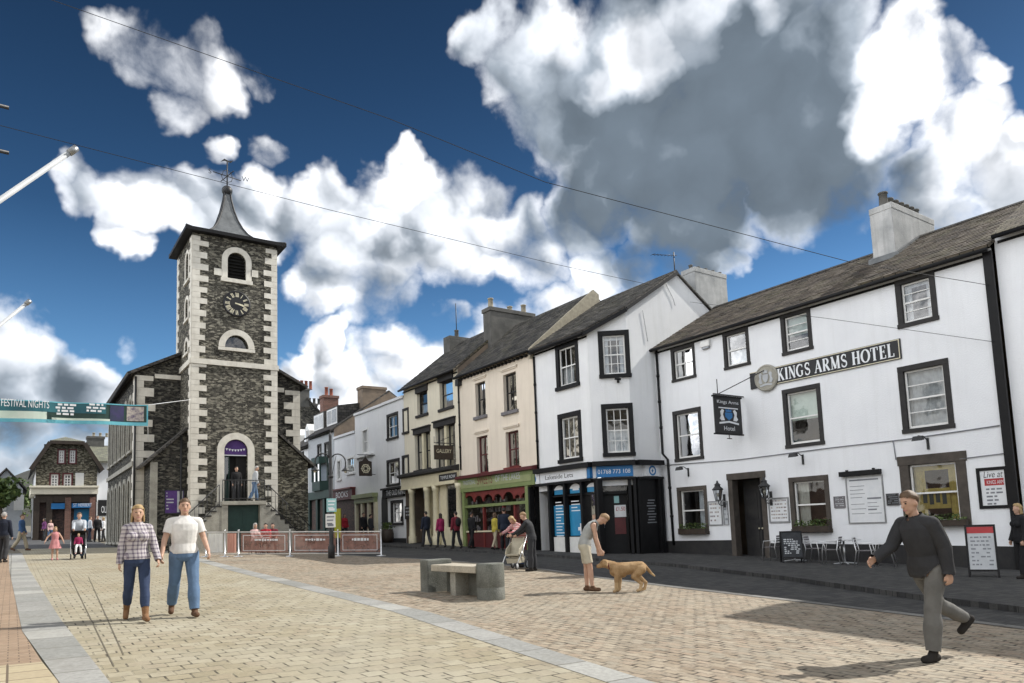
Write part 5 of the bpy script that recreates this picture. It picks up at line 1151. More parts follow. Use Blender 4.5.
m = MB(); m.fbox(F, Y_(376.5), Y_(357.5), gq + .6, Z_(367, 503), .003, .02); m.build('shop_pane', 'stock_dark', nw)
m = MB(); arch_pts = [(Y_(387) + .0, gq - .3), (Y_(381.5), gq - .3), (Y_(381.5), Z_(384, 503))] + [((Y_(387) + Y_(381.5)) / 2 + (Y_(381.5) - Y_(387)) / 2 * math.cos(math.pi * i / 8), Z_(384, 503) + .6 * math.sin(math.pi * i / 8)) for i in range(1, 8)] + [(Y_(387), Z_(384, 503))]
m.prism([F.p(a, b, .004) for a, b in arch_pts], F.n * .05); m.build('door', 'black_paint', wp)
m = MB(); m.fbox(F, Y_(374), Y_(357), Z_(365, 457), Z_(365, 455), .002, .2); m.build('sill_band', 'white_paint', nw)
Yo = 43.2; FO = FY(Yo); osn = thing('hanging_sign', (XF - .6, Yo, Z_(372, 478)), 'ornate brown and gilt inn sign hanging on white house', 'hanging sign')
r4 = srt(FO.rect(366.5, 379, 460, 476)); wdt = r4[1] - r4[0]; x1 = XF - .25; x0 = x1 - wdt
m = MB(); m.prism([(x0, Yo - .05, r4[2]), (x1, Yo - .05, r4[2]), (x1, Yo - .05, r4[3] - .12), (x1 - wdt * .25, Yo - .05, r4[3] - .05), ((x0 + x1) / 2, Yo - .05, r4[3] + .18), (x0 + wdt * .25, Yo - .05, r4[3] - .05), (x0, Yo - .05, r4[3] - .12)], (0, .1, 0)); m.build('board', 'dark_timber', osn, bevel=.015)
m = MB(); cx_, cz_ = (x0 + x1) / 2, (r4[2] + r4[3]) / 2 - .05
for rr_, w_ in ((.30, .06), (.18, .05)): ribbon(m, FO, arc(cx_, cz_, wdt * rr_, wdt * rr_, 0, 360, 20), w_, .056)
for k in range(6): a = math.pi * k / 3; m.tube([(cx_ + .08 * math.cos(a), Yo - .055, cz_ + .08 * math.sin(a)), (cx_ + wdt * .38 * math.cos(a), Yo - .055, cz_ + wdt * .38 * math.sin(a))], .022, 5)
m.build('gilt_roses', 'gilt', osn)
m = MB(); m.bar((x0 - .1, Yo, r4[3] + .32), (XF, Yo, r4[3] + .32), .05, .05); m.tube([((x0 + x1) / 2, Yo, r4[3] + .3), ((x0 + x1) / 2, Yo, r4[3] + .15)], .02, 5); m.tube([(XF - .25, Yo, r4[2] + .1), (XF, Yo, r4[2] + .1)], .02, 5); m.build('bracket', 'dark_iron', osn)
yl0, yl1 = yn1 + .02, Y_(334.5)
lw = simple_house('low_white_house', 'low white two storey house with dark red shop fascia', yl0, yl1, Z_(345, 436), [(337, 341.5, 459, 481), (347, 355, 456, 474.5)], 'bright_white_render', roof=False, sur_m='white_paint')
gq = gz(XF, 49)
m = MB(); m.fbox(F, yl0 + .05, yl1 - .05, Z_(345, 500), Z_(345, 490), .002, .25); fq = m.build('fascia', 'maroon_paint', lw); m = MB(); m.fbox(F, yl0, yl1, Z_(345, 490) + .004, Z_(345, 488.5), .002, .4); m.build('shop_cornice', 'red_paint', lw)
text_mesh('BOOKS', Fm, -(Y_(339)), Z_(345, 497.5), .4, .256, fq, 'white_sign', width=Y_(339) - Y_(351))
m = MB(); m.fbox(F, yl0 + .1, yl1 - .1, gq - .4, Z_(345, 500), .004, .03); m.build('shop_pane', 'stock_dark', lw); m = MB(); m.fbox(F, Y_(341), Y_(333.8) - .1, gq + .2, Z_(345, 508), .03, .06); m.build('shop_display', 'yellow_stock', lw)
yg0, yg1 = yl1 + .02, Y_(308.5)
EG = Z_(325, 432)
gh = simple_house('grey_bay_house', 'pale grey house with green shop bay, dormers and brown gable', yg0, yg1, EG, [(324.5, 329, 442, 458), (317.5, 321.5, 444, 461)], 'poster_grey', gable_m='brown_render', ridge=3.1, dep=9)
FB = FY(yg0); cq = srt(FB.rect(362.5, 386, 386.5, 400))
stack(gh, cq[0], cq[1], yg0 - .03, yg0 + 1.0, EG, cq[3], 'brown_render', [], corbel=.06)
cq2 = srt(FB.rect(345, 357, 393, 402)); stack(gh, cq2[0] - .2, cq2[1] + .1, yg0 + 4, yg0 + 4.8, EG + .5, cq2[3] + .5, 'brick_red', [(cq2[0] + .2, yg0 + 4.4, .7), (cq2[1] - .35, yg0 + 4.4, .6)], 'terracotta', potr=.14)
gq = gz(XF, 55)
m = MB(); a, b = Y_(328.5), Y_(316); z0, z1 = Z_(322, 491), Z_(322, 459)
m.prism([F.p(a, z0, .003), F.p(a + .5, z0, .5), F.p(b - .5, z0, .5), F.p(b, z0, .003)], (0, 0, .7)); m.prism([F.p(a, z1 - .4, .003), F.p(a + .5, z1 - .4, .55), F.p(b - .5, z1 - .4, .55), F.p(b, z1 - .4, .003)], (0, 0, .5))
for u, d in ((a + .05, .06), (a + .5, .47), ((a + b) / 2, .47), (b - .5, .47), (b - .05, .06)): m.fbox(F, u - .09, u + .09, z0 + .7, z1 - .4, d - .06, d + .04)
bo = m.build('bay', 'green_paint', gh)
m = MB(); m.poly([F.p(a + .5, z0 + .7, .44), F.p(b - .5, z0 + .7, .44), F.p(b - .5, z1 - .4, .44), F.p(a + .5, z1 - .4, .44)]); m.poly([F.p(a, z0 + .7, .01), F.p(a + .5, z0 + .7, .44), F.p(a + .5, z1 - .4, .44), F.p(a, z1 - .4, .01)]); m.build('pane', 'window_glass', bo)
m = MB(); m.fbox(F, yg0 + .1, yg1 - .1, Z_(322, 499), Z_(322, 491) - .02, .003, .3)
for x in (333, 326, 319, 311): m.fbox(F, Y_(x) - .2, Y_(x) + .2, gq - .4, Z_(322, 499), -.01, .22)
m.fbox(F, yg0 + .1, yg1 - .1, gq - .4, gq + .7, -.01, .15); m.build('shop_frame', 'green_paint', gh)
m = MB(); m.fbox(F, yg0 + .1, yg1 - .1, gq + .7, Z_(322, 499), .003, .03); m.build('shop_pane', 'stock_dark', gh)
for i in range(2):   # long dormers on the slope
    y0_ = yg0 + .6 + i * 2.9; zz = EG + 1.0
    m = MB(); m.prism([(XF + .55, y0_, EG + .35), (XF + .55, y0_, EG + 1.9), (XF + 3.2, y0_, EG + 2.35), (XF + 2.9, y0_, EG + 1.9)], (0, 2.3, 0)); do = m.build('dormer', 'roof_slate_dark', gh)
    FD = FX(XF + .54); m = MB(); m.fbox(FD, y0_ + .1, y0_ + 2.2, EG + .55, EG + 1.78, .002, .04); m.build('frame', 'white_paint', do)
    m = MB()
    for k in range(2): m.fbox(FD, y0_ + .22 + k * 1.0, y0_ + 1.1 + k * 1.0, EG + .68, EG + 1.66, .04, .05)
    m.build('pane', 'window_glass', do)
fw_ = simple_house('far_white_house', 'small pale house just visible right of the tower lean-to', yg1 + .02, yg1 + 9, EG - .6, [(300, 304, 452, 470)], 'white_render', ridge=3)
m = MB(); a = yg1 + 1.2
for k in range(2):
    y0_ = a + k * 3.2; m.prism([(XF + .5, y0_, EG - .3), (XF + .5, y0_, EG + .8), (XF + .5, y0_ + .6, EG + 1.4), (XF + .5, y0_ + 1.2, EG + .8), (XF + .5, y0_ + 1.2, EG - .3)], (2, 0, 0))
do = m.build('dormer', 'white_paint', fw_); m = MB(); FD = FX(XF + .49)
for k in range(2): m.fbox(FD, a + k * 3.2 + .2, a + k * 3.2 + 1.0, EG - .1, EG + .8, .003, .02)
m.build('pane', 'window_glass', do)
# stone house behind the moot hall
Ys_ = 70.0; FS2 = FY(Ys_)
sh_ = thing('stone_house', tuple(ground(22, Ys_ + 4)), 'dark slate stone house with red chimney pots behind the tower', 'house')
x0 = FS2.uv(290, 430)[0]; x1 = FS2.uv(311, 430)[0]; zr = FS2.uv(303, 397)[1]; ze = FS2.uv(318, 415)[1]; x2 = FS2.uv(334, 430)[0]
m = MB(); m.prism([(x0, Ys_, 0), (x2, Ys_, 0), (x2, Ys_, ze - 1.5), (x1, Ys_, zr - .4), (x0, Ys_, zr - .4)], (0, 9, 0)); m.build('wall', 'slate_rubble_dark', sh_)
m = MB(); m.prism([(x1 - .4, Ys_ - .2, zr - .2), (x2 + .3, Ys_ - .2, ze - 1.5), (x2 + .3, Ys_ + 9, ze - 1.5), (x1 - .4, Ys_ + 9, zr - .2)], (0, 0, .15)); m.build('roof', 'roof_slate_dark', sh_)
cz = srt(FS2.rect(296, 309.5, 388, 396)); stack(sh_, cz[0], cz[1], Ys_ - .02, Ys_ + 1, zr - 1, cz[3], 'dark_chimney_render', [(cz[0] + .3 + .45 * i, Ys_ + .5, .85) for i in range(4)], 'terracotta', potr=.16)
cz = srt(FS2.rect(315, 324.5, 404, 412)); stack(sh_, cz[0], cz[1], Ys_ + 2, Ys_ + 3, zr - 3, cz[3] + .4, 'dark_chimney_render', [(cz[0] + .3 + .5 * i, Ys_ + 2.5, .6) for i in range(3)], 'dark_chimney_render', potr=.16)
# ------------------------------------------------------------------ the moot hall with its clock tower
YT = 37.0; TX0, TX1, TYB = 6.93, 11.07, 40.9
F = FY(YT); FL = FX(TX0); FRt = Fr((TX1, 0, 0), (0, 1, 0), (1, 0, 0)); TC = (TX0 + TX1) / 2
mh = thing('moot_hall', tuple(ground(TC, YT)), 'dark slate stone town hall with white quoined clock tower and swept roof', 'town hall')
ZE = on_y(236, 236.5, YT - .1).z; ZS = on_y(236, 364.5, YT).z; ZB = gz(TC, YT) - .3
def arch_hole_wall(mb, fr, u0, u1, v0, v1, holes, depth=.3, m=0, n=12):
    """wall with round-headed openings: holes are (a,b,vs,spring) with a semicircular (or flat-segment) head of rise h"""
    rects = [(a, b, c, s + h) for a, b, c, s, h in holes]
    wall(mb, fr, u0, u1, v0, v1, rects, 0.0001, m)
    for a, b, c, s, h in holes:
        cx_ = (a + b) / 2; r = (b - a) / 2
        pts = [(cx_ + r * math.cos(math.pi * i / n), s + h * math.sin(math.pi * i / n)) for i in range(n + 1)]
        for i in range(n):
            p, q = pts[i], pts[i + 1]
            mb.poly([fr.p(*p), fr.p(p[0], s + h), fr.p(q[0], s + h), fr.p(*q)], m)
            mb.poly([fr.p(*p), fr.p(*q), fr.p(*q, -depth), fr.p(*p, -depth)], m)
        for p, q in (((a, c), (a, s)), ((b, c), (b, s)), ((a, c), (b, c))): mb.poly([fr.p(*p), fr.p(*q), fr.p(*q, -depth), fr.p(*p, -depth)], m)
def arch_band(mb, fr, a, b, c, s, h, w, d0, d1, n=16, foot=True, m=0, sillw=.0):
    cx_ = (a + b) / 2; r = (b - a) / 2
    for i in range(n):
        t0, t1 = math.pi * i / n, math.pi * (i + 1) / n
        I0, I1 = (cx_ + r * math.cos(t0), s + h * math.sin(t0)), (cx_ + r * math.cos(t1), s + h * math.sin(t1))
        O0, O1 = (cx_ + (r + w) * math.cos(t0), s + (h + w) * math.sin(t0)), (cx_ + (r + w) * math.cos(t1), s + (h + w) * math.sin(t1))
        mb.prism([fr.p(*I0, d0), fr.p(*O0, d0), fr.p(*O1, d0), fr.p(*I1, d0)], fr.n * (d1 - d0), m)
    if foot:
        mb.fbox(fr, a - w, a, c, s, d0, d1, m); mb.fbox(fr, b, b + w, c, s, d0, d1, m)
    if sillw: mb.fbox(fr, a - w - .05, b + w + .05, c - sillw, c - .002, d0, d1 + .05, m)
def uvy(x, y): return F.uv(x, y)
tw = MB()
ua0, _ = uvy(227.5, 266); ua1, _ = uvy(245.8, 266); r_ = (ua1 - ua0) / 2
up = (ua0, ua1, uvy(236, 279.5)[1], uvy(236, 252.8)[1] - r_, r_)
sa0, sa1 = uvy(224.8, 345)[0], uvy(248.4, 345)[0]; sv = uvy(236, 348.3)[1]; sem = (sa0, sa1, sv, sv + .02, uvy(236, 335.7)[1] - sv)
da0, da1 = uvy(223.9, 480)[0], uvy(247.5, 480)[0]; ZL = uvy(236, 502)[1]; dr = (da1 - da0) / 2; dor = (da0, da1, ZL, uvy(236, 439.5)[1] - dr, dr)
arch_hole_wall(tw, F, TX0, TX1, ZB, ZE, [dor, sem, up], .35)
lh = []
for (yc, w_, h0, h1, rr_) in ((258, .42, 14.35, 15.45, .42), (311, .42, 12.35, 13.1, .35), (347, .42, 10.62, 10.9, .4)):
    lh.append((38.2 - .35, 38.2 + .35, h0, h1, .35 if rr_ > .36 else .3))
arch_hole_wall(tw, FL, YT, TYB, ZB, ZE, lh, .3); arch_hole_wall(tw, FRt, YT, TYB, ZB, ZE, [], .3)
tw.poly([(TX0, TYB, ZB), (TX1, TYB, ZB), (TX1, TYB, ZE), (TX0, TYB, ZE)])
tower = tw.build('tower', 'slate_rubble', mh)
m = MB(); m.box(TX0 + .5, TX1 - .5, YT + .45, TYB - .3, ZL + .0, ZE - .2); m.build('interior', 'interior_dark', mh)
m = MB()
arch_band(m, F, *up, .28, .002, .05, sillw=.2); m.build('arch_surround', 'quoin_white', mh); m = MB(); arch_band(m, F, *sem, .3, .002, .05, foot=False); m.fbox(F, sa0 - .32, sa1 + .32, sv - .16, sv - .001, .002, .07); m.build('arch_surround', 'quoin_white', mh); m = MB()
arch_band(m, F, *dor, .33, .002, .07); m.build('arch_surround', 'quoin_white', mh)
for h in lh: m = MB(); arch_band(m, FL, *h, .18, .002, .04, sillw=.12); m.build('arch_surround', 'quoin_white', mh)
# quoins: alternating long and short blocks on the tower corners
def quoins(mb, fr, corner, sgn, v0, v1, short, long, bh=.30, d=.035, start=0):
    k = start; v = v0; rr = random.Random(int(corner * 100) + start); bh0 = bh
    while v < v1 - .05:
        bh = bh0 * rr.uniform(.88, 1.12); L = (long if k % 2 else short) * rr.uniform(.88, 1.1)
        a, b = (corner, corner + sgn * L); mb.fbox(fr, min(a, b), max(a, b), v + .006, min(v + bh, v1) - .006, .001, d); v += bh; k += 1
def qq(nm, *a, **k):
    q_ = MB(); quoins(q_, *a, **k); q_.build(nm, 'quoin_white', mh)
qq('quoins', F, TX0, 1, ZB, ZS - .14, .35, .68); qq('quoins', F, TX1, -1, ZB, ZS - .14, .32, .66, start=1)
qq('quoins', F, TX0, 1, ZS + .14, ZE - .3, .35, .68); qq('quoins', F, TX1, -1, ZS + .14, ZE - .3, .32, .66, start=1)
qq('quoins', FL, YT, 1, ZB, ZS - .14, .6, .34); qq('quoins', FL, YT, 1, ZS + .14, ZE - .3, .6, .34); qq('quoins', FL, TYB, -1, ZS + .14, ZE - .3, .34, .6)
m = MB(); m.fbox(F, TX0 - .04, TX1 + .04, ZS - .13, ZS + .13, .001, .08); m.fbox(FL, YT + .002, TYB, ZS - .13, ZS + .13, .001, .08); m.fbox(FRt, YT + .002, TYB, ZS - .13, ZS + .13, .001, .08)
m.build('string_course', 'quoin_white', mh)
for (x0, y0, x1_, y1_) in ((214, 268, 222, 276), (250.5, 270, 258, 278)): 
    a = uvy(x0, y0); b = uvy(x1_, y1_); m = MB(); m.fbox(F, a[0], b[0], b[1], a[1], .002, .05); m.build('impost_block', 'quoin_white', mh)
m = MB(); m.fbox(F, *[up[0] + .02, up[1] - .02, up[2] + .02, up[3] + up[4] - .02], -.3, -.28)
for i in range(9): v = up[2] + .15 + i * .17; m.hexa([F.p(up[0], v, -.26), F.p(up[1], v, -.26), F.p(up[1], v + .01, -.12), F.p(up[0], v + .01, -.12), F.p(up[0], v + .02, -.26), F.p(up[1], v + .02, -.26), F.p(up[1], v + .03, -.12), F.p(up[0], v + .03, -.12)]) if v < up[3] + .25 else None
m.build('louvre', 'interior_dark', mh)
def fan_window(fr, h, nm='window'):
    a, b, c, s, hh_ = h; m = MB(); arch_band(m, fr, a + .05, b - .05, c, s, hh_ - .05, .05, -.22, -.16); m.fbox(fr, a, b, c, c + .06, -.22, -.16)
    cx_ = (a + b) / 2; top = s + hh_ - .05
    m.fbox(fr, cx_ - .02, cx_ + .02, c + .06, top, -.21, -.17)
    if s - c > .5: m.fbox(fr, a, b, s - .02, s + .02, -.21, -.165)
    o = m.build(nm, 'white_paint', mh); n = 12; r = (b - a) / 2
    m = MB(); m.poly([fr.p(a, c, -.2), fr.p(b, c, -.2)] + [fr.p(cx_ + r * math.cos(math.pi * i / n), s + hh_ * math.sin(math.pi * i / n), -.2) for i in range(n + 1)]); m.build('pane', 'window_glass', o)
m = MB(); m.poly([F.p(sem[0], sem[2], -.2), F.p(sem[1], sem[2], -.2)] + [F.p((sem[0] + sem[1]) / 2 + (sem[1] - sem[0]) / 2 * math.cos(math.pi * i / 12), sem[3] + sem[4] * math.sin(math.pi * i / 12), -.2) for i in range(13)]); m.build('pane', 'window_glass', mh)
for h in lh: fan_window(FL, h)
# clock
cu, cv = uvy(236.7, 304.2); rc = .62
m = MB(); m.lathe([(rc + .05, .0), (rc + .05, .07), (rc, .09), (rc - .03, .06), (0, .06)], F.p(cu, cv, .005), 40, axis=F.n, smooth=False); ck_ = m.build('clock', 'clock_black', mh)
m = MB(); 
NUM = {1: 'I', 2: 'II', 3: 'III', 4: 'IIII', 5: 'V', 6: 'VI', 7: 'VII', 8: 'VIII', 9: 'IX', 10: 'X', 11: 'XI', 12: 'XII'}
for k, s in NUM.items():
    th = math.radians(90 - 30 * k); ou = Vector((math.cos(th), math.sin(th))); tg_ = Vector((ou.y, -ou.x))
    ws = {'I': .045, 'V': .09, 'X': .09}; tot = sum(ws[c] for c in s); x = -tot / 2
    for c in s:
        w2 = ws[c]; cc = x + w2 / 2; x += w2
        P = lambda a, r: tuple(Vector((cu, cv)) + tg_ * (cc + a) + ou * r)
        r0, r1 = rc * .56, rc * .93
        if c == 'I': ribbon(m, F, [P(0, r0), P(0, r1)], .03, .078)
        elif c == 'V': ribbon(m, F, [P(-.03, r1), P(0, r0)], .03, .078); ribbon(m, F, [P(.03, r1), P(0, r0)], .018, .079)
        else: ribbon(m, F, [P(-.03, r1), P(.03, r0)], .03, .078); ribbon(m, F, [P(.03, r1), P(-.03, r0)], .018, .079)
m.build('dial_marks', 'gilt', ck_)
for nm, ang, ln, w_ in (('minute_hand', 90 - 6 * 18, .5, .04), ('hour_hand', 90 - (30 * 3 + 9), .36, .06)):
    th = math.radians(ang); m = MB(); o = Vector((math.cos(th), math.sin(th))); t_ = Vector((-o.y, o.x)); c0 = Vector((cu, cv)); d = .095 if nm[0] == 'm' else .088
    m.prism([F.p(*(c0 - o * .1 + t_ * w_ * .5), d), F.p(*(c0 - o * .1 - t_ * w_ * .5), d), F.p(*(c0 + o * ln * .7 - t_ * w_ * .6), d), F.p(*(c0 + o * ln), d), F.p(*(c0 + o * ln * .7 + t_ * w_ * .6), d)], F.n * .005); m.build(nm, 'gilt', ck_)
# swept pyramid roof with eaves
ov = .36; cxr, cyr = TC, (YT + TYB) / 2; zt0 = ZE - .10; zap = on_y(228.5, 193, cyr).z
prof = [(1.0, 0), (.8, .035), (.62, .075), (.47, .13), (.36, .21), (.27, .32), (.19, .46), (.125, .63), (.075, .82), (.045, 1.0)]
hw, hd = (TX1 - TX0) / 2 + ov, (TYB - YT) / 2 + ov
vs_ = []; fs_ = []
for (s, t) in prof:
    z = zt0 + .12 + (zap - zt0) * t
    for a, b in ((-1, -1), (1, -1), (1, 1), (-1, 1)): vs_.append((cxr + a * hw * s, cyr + b * hd * s, z))
for i in range(len(prof) - 1):
    for j in range(4): fs_.append((i * 4 + j, i * 4 + (j + 1) % 4, (i + 1) * 4 + (j + 1) % 4, (i + 1) * 4 + j))
fs_.append((0, 1, 2, 3)[::-1]); fs_.append(tuple(len(vs_) - 4 + j for j in range(4)))
m = MB(); m.mesh(vs_, fs_); troof = m.build('tower_roof', 'lead', mh)
m = MB()
for a, b in ((-1, -1), (1, -1), (1, 1), (-1, 1)): m.tube([(cxr + a * hw * s, cyr + b * hd * s, zt0 + .13 + (zap - zt0) * t) for s, t in prof], [.06] + [.05] * (len(prof) - 1), 6)
m.build('roof_roll', 'dark_iron', troof)
m = MB(); m.box(cxr - hw - .03, cxr + hw + .03, cyr - hd - .03, cyr + hd + .03, zt0 - .06, zt0 + .115); m.build('eaves', 'black_paint', mh)
zb_ = zap; m = MB(); m.ball((cxr, cyr, zb_ + .1), .28, n=14, k=10); m.lathe([(.12, -.4), (.08, 0)], (cxr, cyr, zb_), 10); m.build('finial', 'dark_iron', troof)
zv = on_y(227, 161, cyr).z
m = MB(); m.tube([(cxr, cyr, zb_ + .3), (cxr, cyr, zv)], .035, 6); zc_ = zb_ + (zv - zb_) * .52
m.tube([(cxr - .75, cyr - .15, zc_), (cxr + .75, cyr + .15, zc_)], .025, 5); m.tube([(cxr + .15, cyr - .75, zc_), (cxr - .15, cyr + .75, zc_)], .025, 5)
for s in (-1, 1):
    m.tube([(cxr, cyr, zc_ - .35), (cxr + s * .22, cyr, zc_ - .25), (cxr + s * .3, cyr, zc_)], .018, 5); m.tube([(cxr, cyr, zc_ + .35), (cxr + s * .2, cyr, zc_ + .25), (cxr + s * .26, cyr, zc_)], .016, 5)
wv = m.build('weathervane', 'dark_iron', mh)
FV = FY(cyr - .15)
text_mesh('W', FV, cxr + .72, zc_ - .14, .26, .0, wv, 'dark_iron', name='letter'); text_mesh('S', FV, cxr - .98, zc_ - .14, .26, .0, wv, 'dark_iron', name='letter')
m = MB(); m.prism([(cxr - .35, cyr, zv - .12), (cxr - .15, cyr, zv - .02), (cxr + .2, cyr, zv - .05), (cxr + .32, cyr, zv + .12), (cxr + .1, cyr, zv + .02), (cxr - .15, cyr, zv + .1)], (0, .02, 0)); m.build('vane', 'dark_iron', wv)
# nave
YN, YE_ = 39.75, 51.6; NX0, NX1 = 4.86, 13.15; ZN = on_y(137, 373, YN).z; ZNR = ZN + (TC - NX0) * .52
FN = FY(YN); FNL = FX(NX0)
m = MB(); m.poly([(NX0, YN, ZB), (NX1, YN, ZB), (NX1, YN, ZN), (TC, YN, ZNR), (NX0, YN, ZN)]); m.poly([(NX0, YE_, ZB), (NX1, YE_, ZB), (NX1, YE_, ZN), (TC, YE_, ZNR), (NX0, YE_, ZN)]); m.poly([(NX1, YN, ZB), (NX1, YE_, ZB), (NX1, YE_, ZN), (NX1, YN, ZN)])
sideh = []; n_ = 6; zs_ = on_x(121, 472, NX0).z
for i in range(n_):
    y = YN + 1.5 + i * 1.9
    sideh.append((y - .42, y + .42, zs_ + .75, ZN - 1.5, .42)); sideh.append((y - .42, y + .42, gz(5, 45) + .3, zs_ - 1.1, .36))
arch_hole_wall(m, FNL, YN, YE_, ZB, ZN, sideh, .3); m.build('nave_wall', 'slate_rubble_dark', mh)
m = MB(); m.poly([(NX0 + .8, YN, ZB), (NX0 + .8, YE_, ZB), (NX0 + .8, YE_, ZN), (NX0 + .8, YN, ZN)]); m.build('nave_interior', 'interior_dark', mh)
for h in sideh: m = MB(); arch_band(m, FNL, *h, .22, .002, .06, n=8, sillw=.12); m.build('nave_surround', 'concrete_stone', mh)
m = MB(); m.fbox(FNL, YN, YE_, zs_ - .12, zs_ + .12, .001, .1); m.build('nave_string_course', 'concrete_stone', mh)
for i in range(0, len(sideh), 2): fan_window(FNL, sideh[i])
qq('nave_quoins', FN, NX0, 1, ZB, ZN - .1, .42, .85, .4); qq('nave_quoins', FN, NX1, -1, ZB, ZN - .3, .42, .85, .4, start=1); qq('nave_quoins', FNL, YN, 1, ZB, ZN - .1, .7, .4, .4)
m = MB(); m.fbox(FN, NX0 + .86, TX0, ZN - .2, ZN + .02, .001, .08); m.build('nave_band', 'quoin_white', mh); m = MB(); m.fbox(FN, TX1, NX1 - .9, ZN - .45, ZN - .2, .001, .08); m.build('nave_band', 'quoin_white', mh)
s_ = .52
roof_slope('nave_roof', mh, [(NX0 - .35, YN - .25, ZN - .35 * s_ + .03), (NX0 - .35, YE_ + .2, ZN - .35 * s_ + .03), (TC, YE_ + .2, ZNR + .03), (TC, YN - .25, ZNR + .03)], 'roof_slate_dark', .14)
roof_slope('nave_roof', mh, [(NX1 + .35, YN - .25, ZN - .35 * s_ + .03), (NX1 + .35, YE_ + .2, ZN - .35 * s_ + .03), (TC, YE_ + .2, ZNR + .03), (TC, YN - .25, ZNR + .03)], 'roof_slate_dark', .14)
gutter(mh, FNL, YN - .2, YE_, ZN - .14, .3)
# lean-to wings in front of the nave
YW = 37.7; FW = FY(YW)
for side in (0, 1):
    if side == 0: xo, xi, zo, zi = FW.uv(150.5, 470)[0], TX0 - .002, FW.uv(150, 461)[1], FW.uv(190, 430)[1]
    else: xo, xi, zo, zi = FW.uv(308, 470)[0], TX1 + .002, FW.uv(308, 463)[1], FW.uv(279, 432)[1]
    m = MB(); 
    m.poly([(xo, YW, ZB), (xi, YW, ZB), (xi, YW, zi), (xo, YW, zo)]); m.poly([(xo, YW, ZB), (xo, YN + (4 if side == 0 else 0), ZB), (xo, YN + (4 if side == 0 else 0), zo), (xo, YW, zo)])
    if side == 0: m.poly([(xo, YN - .0, ZB), (NX0, YN, ZB), (NX0, YN, zo), (xo, YN, zo)])
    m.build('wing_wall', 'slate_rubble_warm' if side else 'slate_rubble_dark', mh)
    e = -1 if side == 0 else 1; k = (zi - zo) / abs(xi - xo)
    roof_slope('wing_roof', mh, [(xo + e * .3, YW - .2, zo - .3 * k + .03), (xi, YW - .2, zi + .03), (xi, YN - .003, zi + .03), (xo + e * .3, YN - .003, zo - .3 * k + .03)], 'roof_slate_dark', .12)
    if side == 0:
        m = MB(); m.fbox(FW, xo - .02, xo + .3, ZB, zo - .05, .001, .06); m.build('corner_pilaster', 'concrete_stone', mh)
        m = MB(); m.tube([(TX0 - .3, YW - .05, zi - .3), (TX0 - .3, YW - .05, ZB + .5)], .05, 6); m.tube([(xo - .45, YN - .1, ZN - .2), (xo - .45, YN - .1, ZB + .5)], .05, 6); m.build('downpipe', 'dark_iron', mh)
        pb = poster('notice_board', FW, FW.rect(164, 184.5, 489.5, 514), 'wide notice board of purple and pale blue posters by moot hall', 'notice board', 'dark_iron', 'purple_cloth', fw=.05)
        u0, u1, v0, v1 = srt(FW.rect(164, 184.5, 489.5, 514)); um = u0 + (u1 - u0) * .58
        q = MB(); q.fbox(FW, um + .05, u1 - .08, v0 + .08, v1 - .08, .012, .02); q.build('poster', 'poster_grey', pb)
        q = MB(); rr = random.Random(2)
        for i in range(6): q.fbox(FW, u0 + .1, um - rr.uniform(.08, .4), v1 - .2 - i * .15, v1 - .14 - i * .15, .012, .016)
        q.build('lettering', 'poster_grey', pb)
# door, dark lobby, curtain banner and landing
m = MB(); m.fbox(F, da0, da0 + .32, ZL, dor[3] - .1, -.3, -.26); d3 = m.build('door', 'green_paint', mh); m = MB(); m.fbox(F, da0 + .06, da0 + .26, ZL + 1.1, dor[3] - .3, -.26, -.25); m.build('pane', 'window_glass', d3)
m = MB(); m.fbox(F, da1 - .5, da1, ZL, dor[3] - .1, -.3, -.26); m.build('door', 'interior_dark', mh)  # right leaf is a dark sheet, coloured as the shade inside the lobby
n = 12; r = dr - .02; m = MB(); m.prism([F.p(da0 + .02, dor[3] - .25, -.12), F.p(da1 - .02, dor[3] - .25, -.12)] + [F.p((da0 + da1) / 2 + r * math.cos(math.pi * i / n), dor[3] + r * math.sin(math.pi * i / n), -.12) for i in range(n + 1)], F.n * .03); pc_ = m.build('tympanum', 'purple_cloth', mh)
m = MB()
for i in range(7): u = da0 + .15 + (da1 - da0 - .3) * i / 6; m.prism([F.p(u - .06, dor[3] + .12 - .05 * math.sin(math.pi * i / 6), -.088), F.p(u + .06, dor[3] + .12 - .05 * math.sin(math.pi * i / 6), -.088), F.p(u, dor[3] + .0 - .05 * math.sin(math.pi * i / 6), -.088)], F.n * .004)
m.fbox(F, da0 + .03, da1 - .03, dor[3] - .25, dor[3] - .2, -.088, -.08); m.build('bunting', 'white_sign', pc_)
YF = 35.6; LX0, LX1 = uvy(217, 503)[0] - .1, uvy(256, 503)[0] + .1; g0 = gz(TC, YF)
m = MB(); m.box(LX0, LX1, YF - .05, YT - .002, ZL - .2, ZL - .02); m.build('landing', 'concrete_stone', mh, bevel=.015)
for a in (LX0, LX1 - .28): m = MB(); m.box(a, a + .28, YF, YT - .002, g0 - .2, ZL - .203); m.build('landing_pier', 'concrete_stone', mh)
m = MB(); m.box(LX0 + .283, LX1 - .283, YF + .3, YF + .38, g0 - .1, ZL - .203); gd_ = m.build('cellar_door', 'green_paint', mh)
m = MB(); c_ = (LX0 + LX1) / 2; m.box(c_ - .012, c_ + .012, YF + .285, YF + .299, g0, ZL - .3)
for s in (-1, 1):
    for k in range(2): m.box(c_ + s * .45 - .28, c_ + s * .45 + .28, YF + .288, YF + .299, g0 + .2 + k * .95, g0 + .95 + k * .95)
m.build('door_panel', 'green_paint', gd_)
st = MB(); tr = MB(); ns = 11; rise = (ZL - .02 - g0) / ns; go = .225
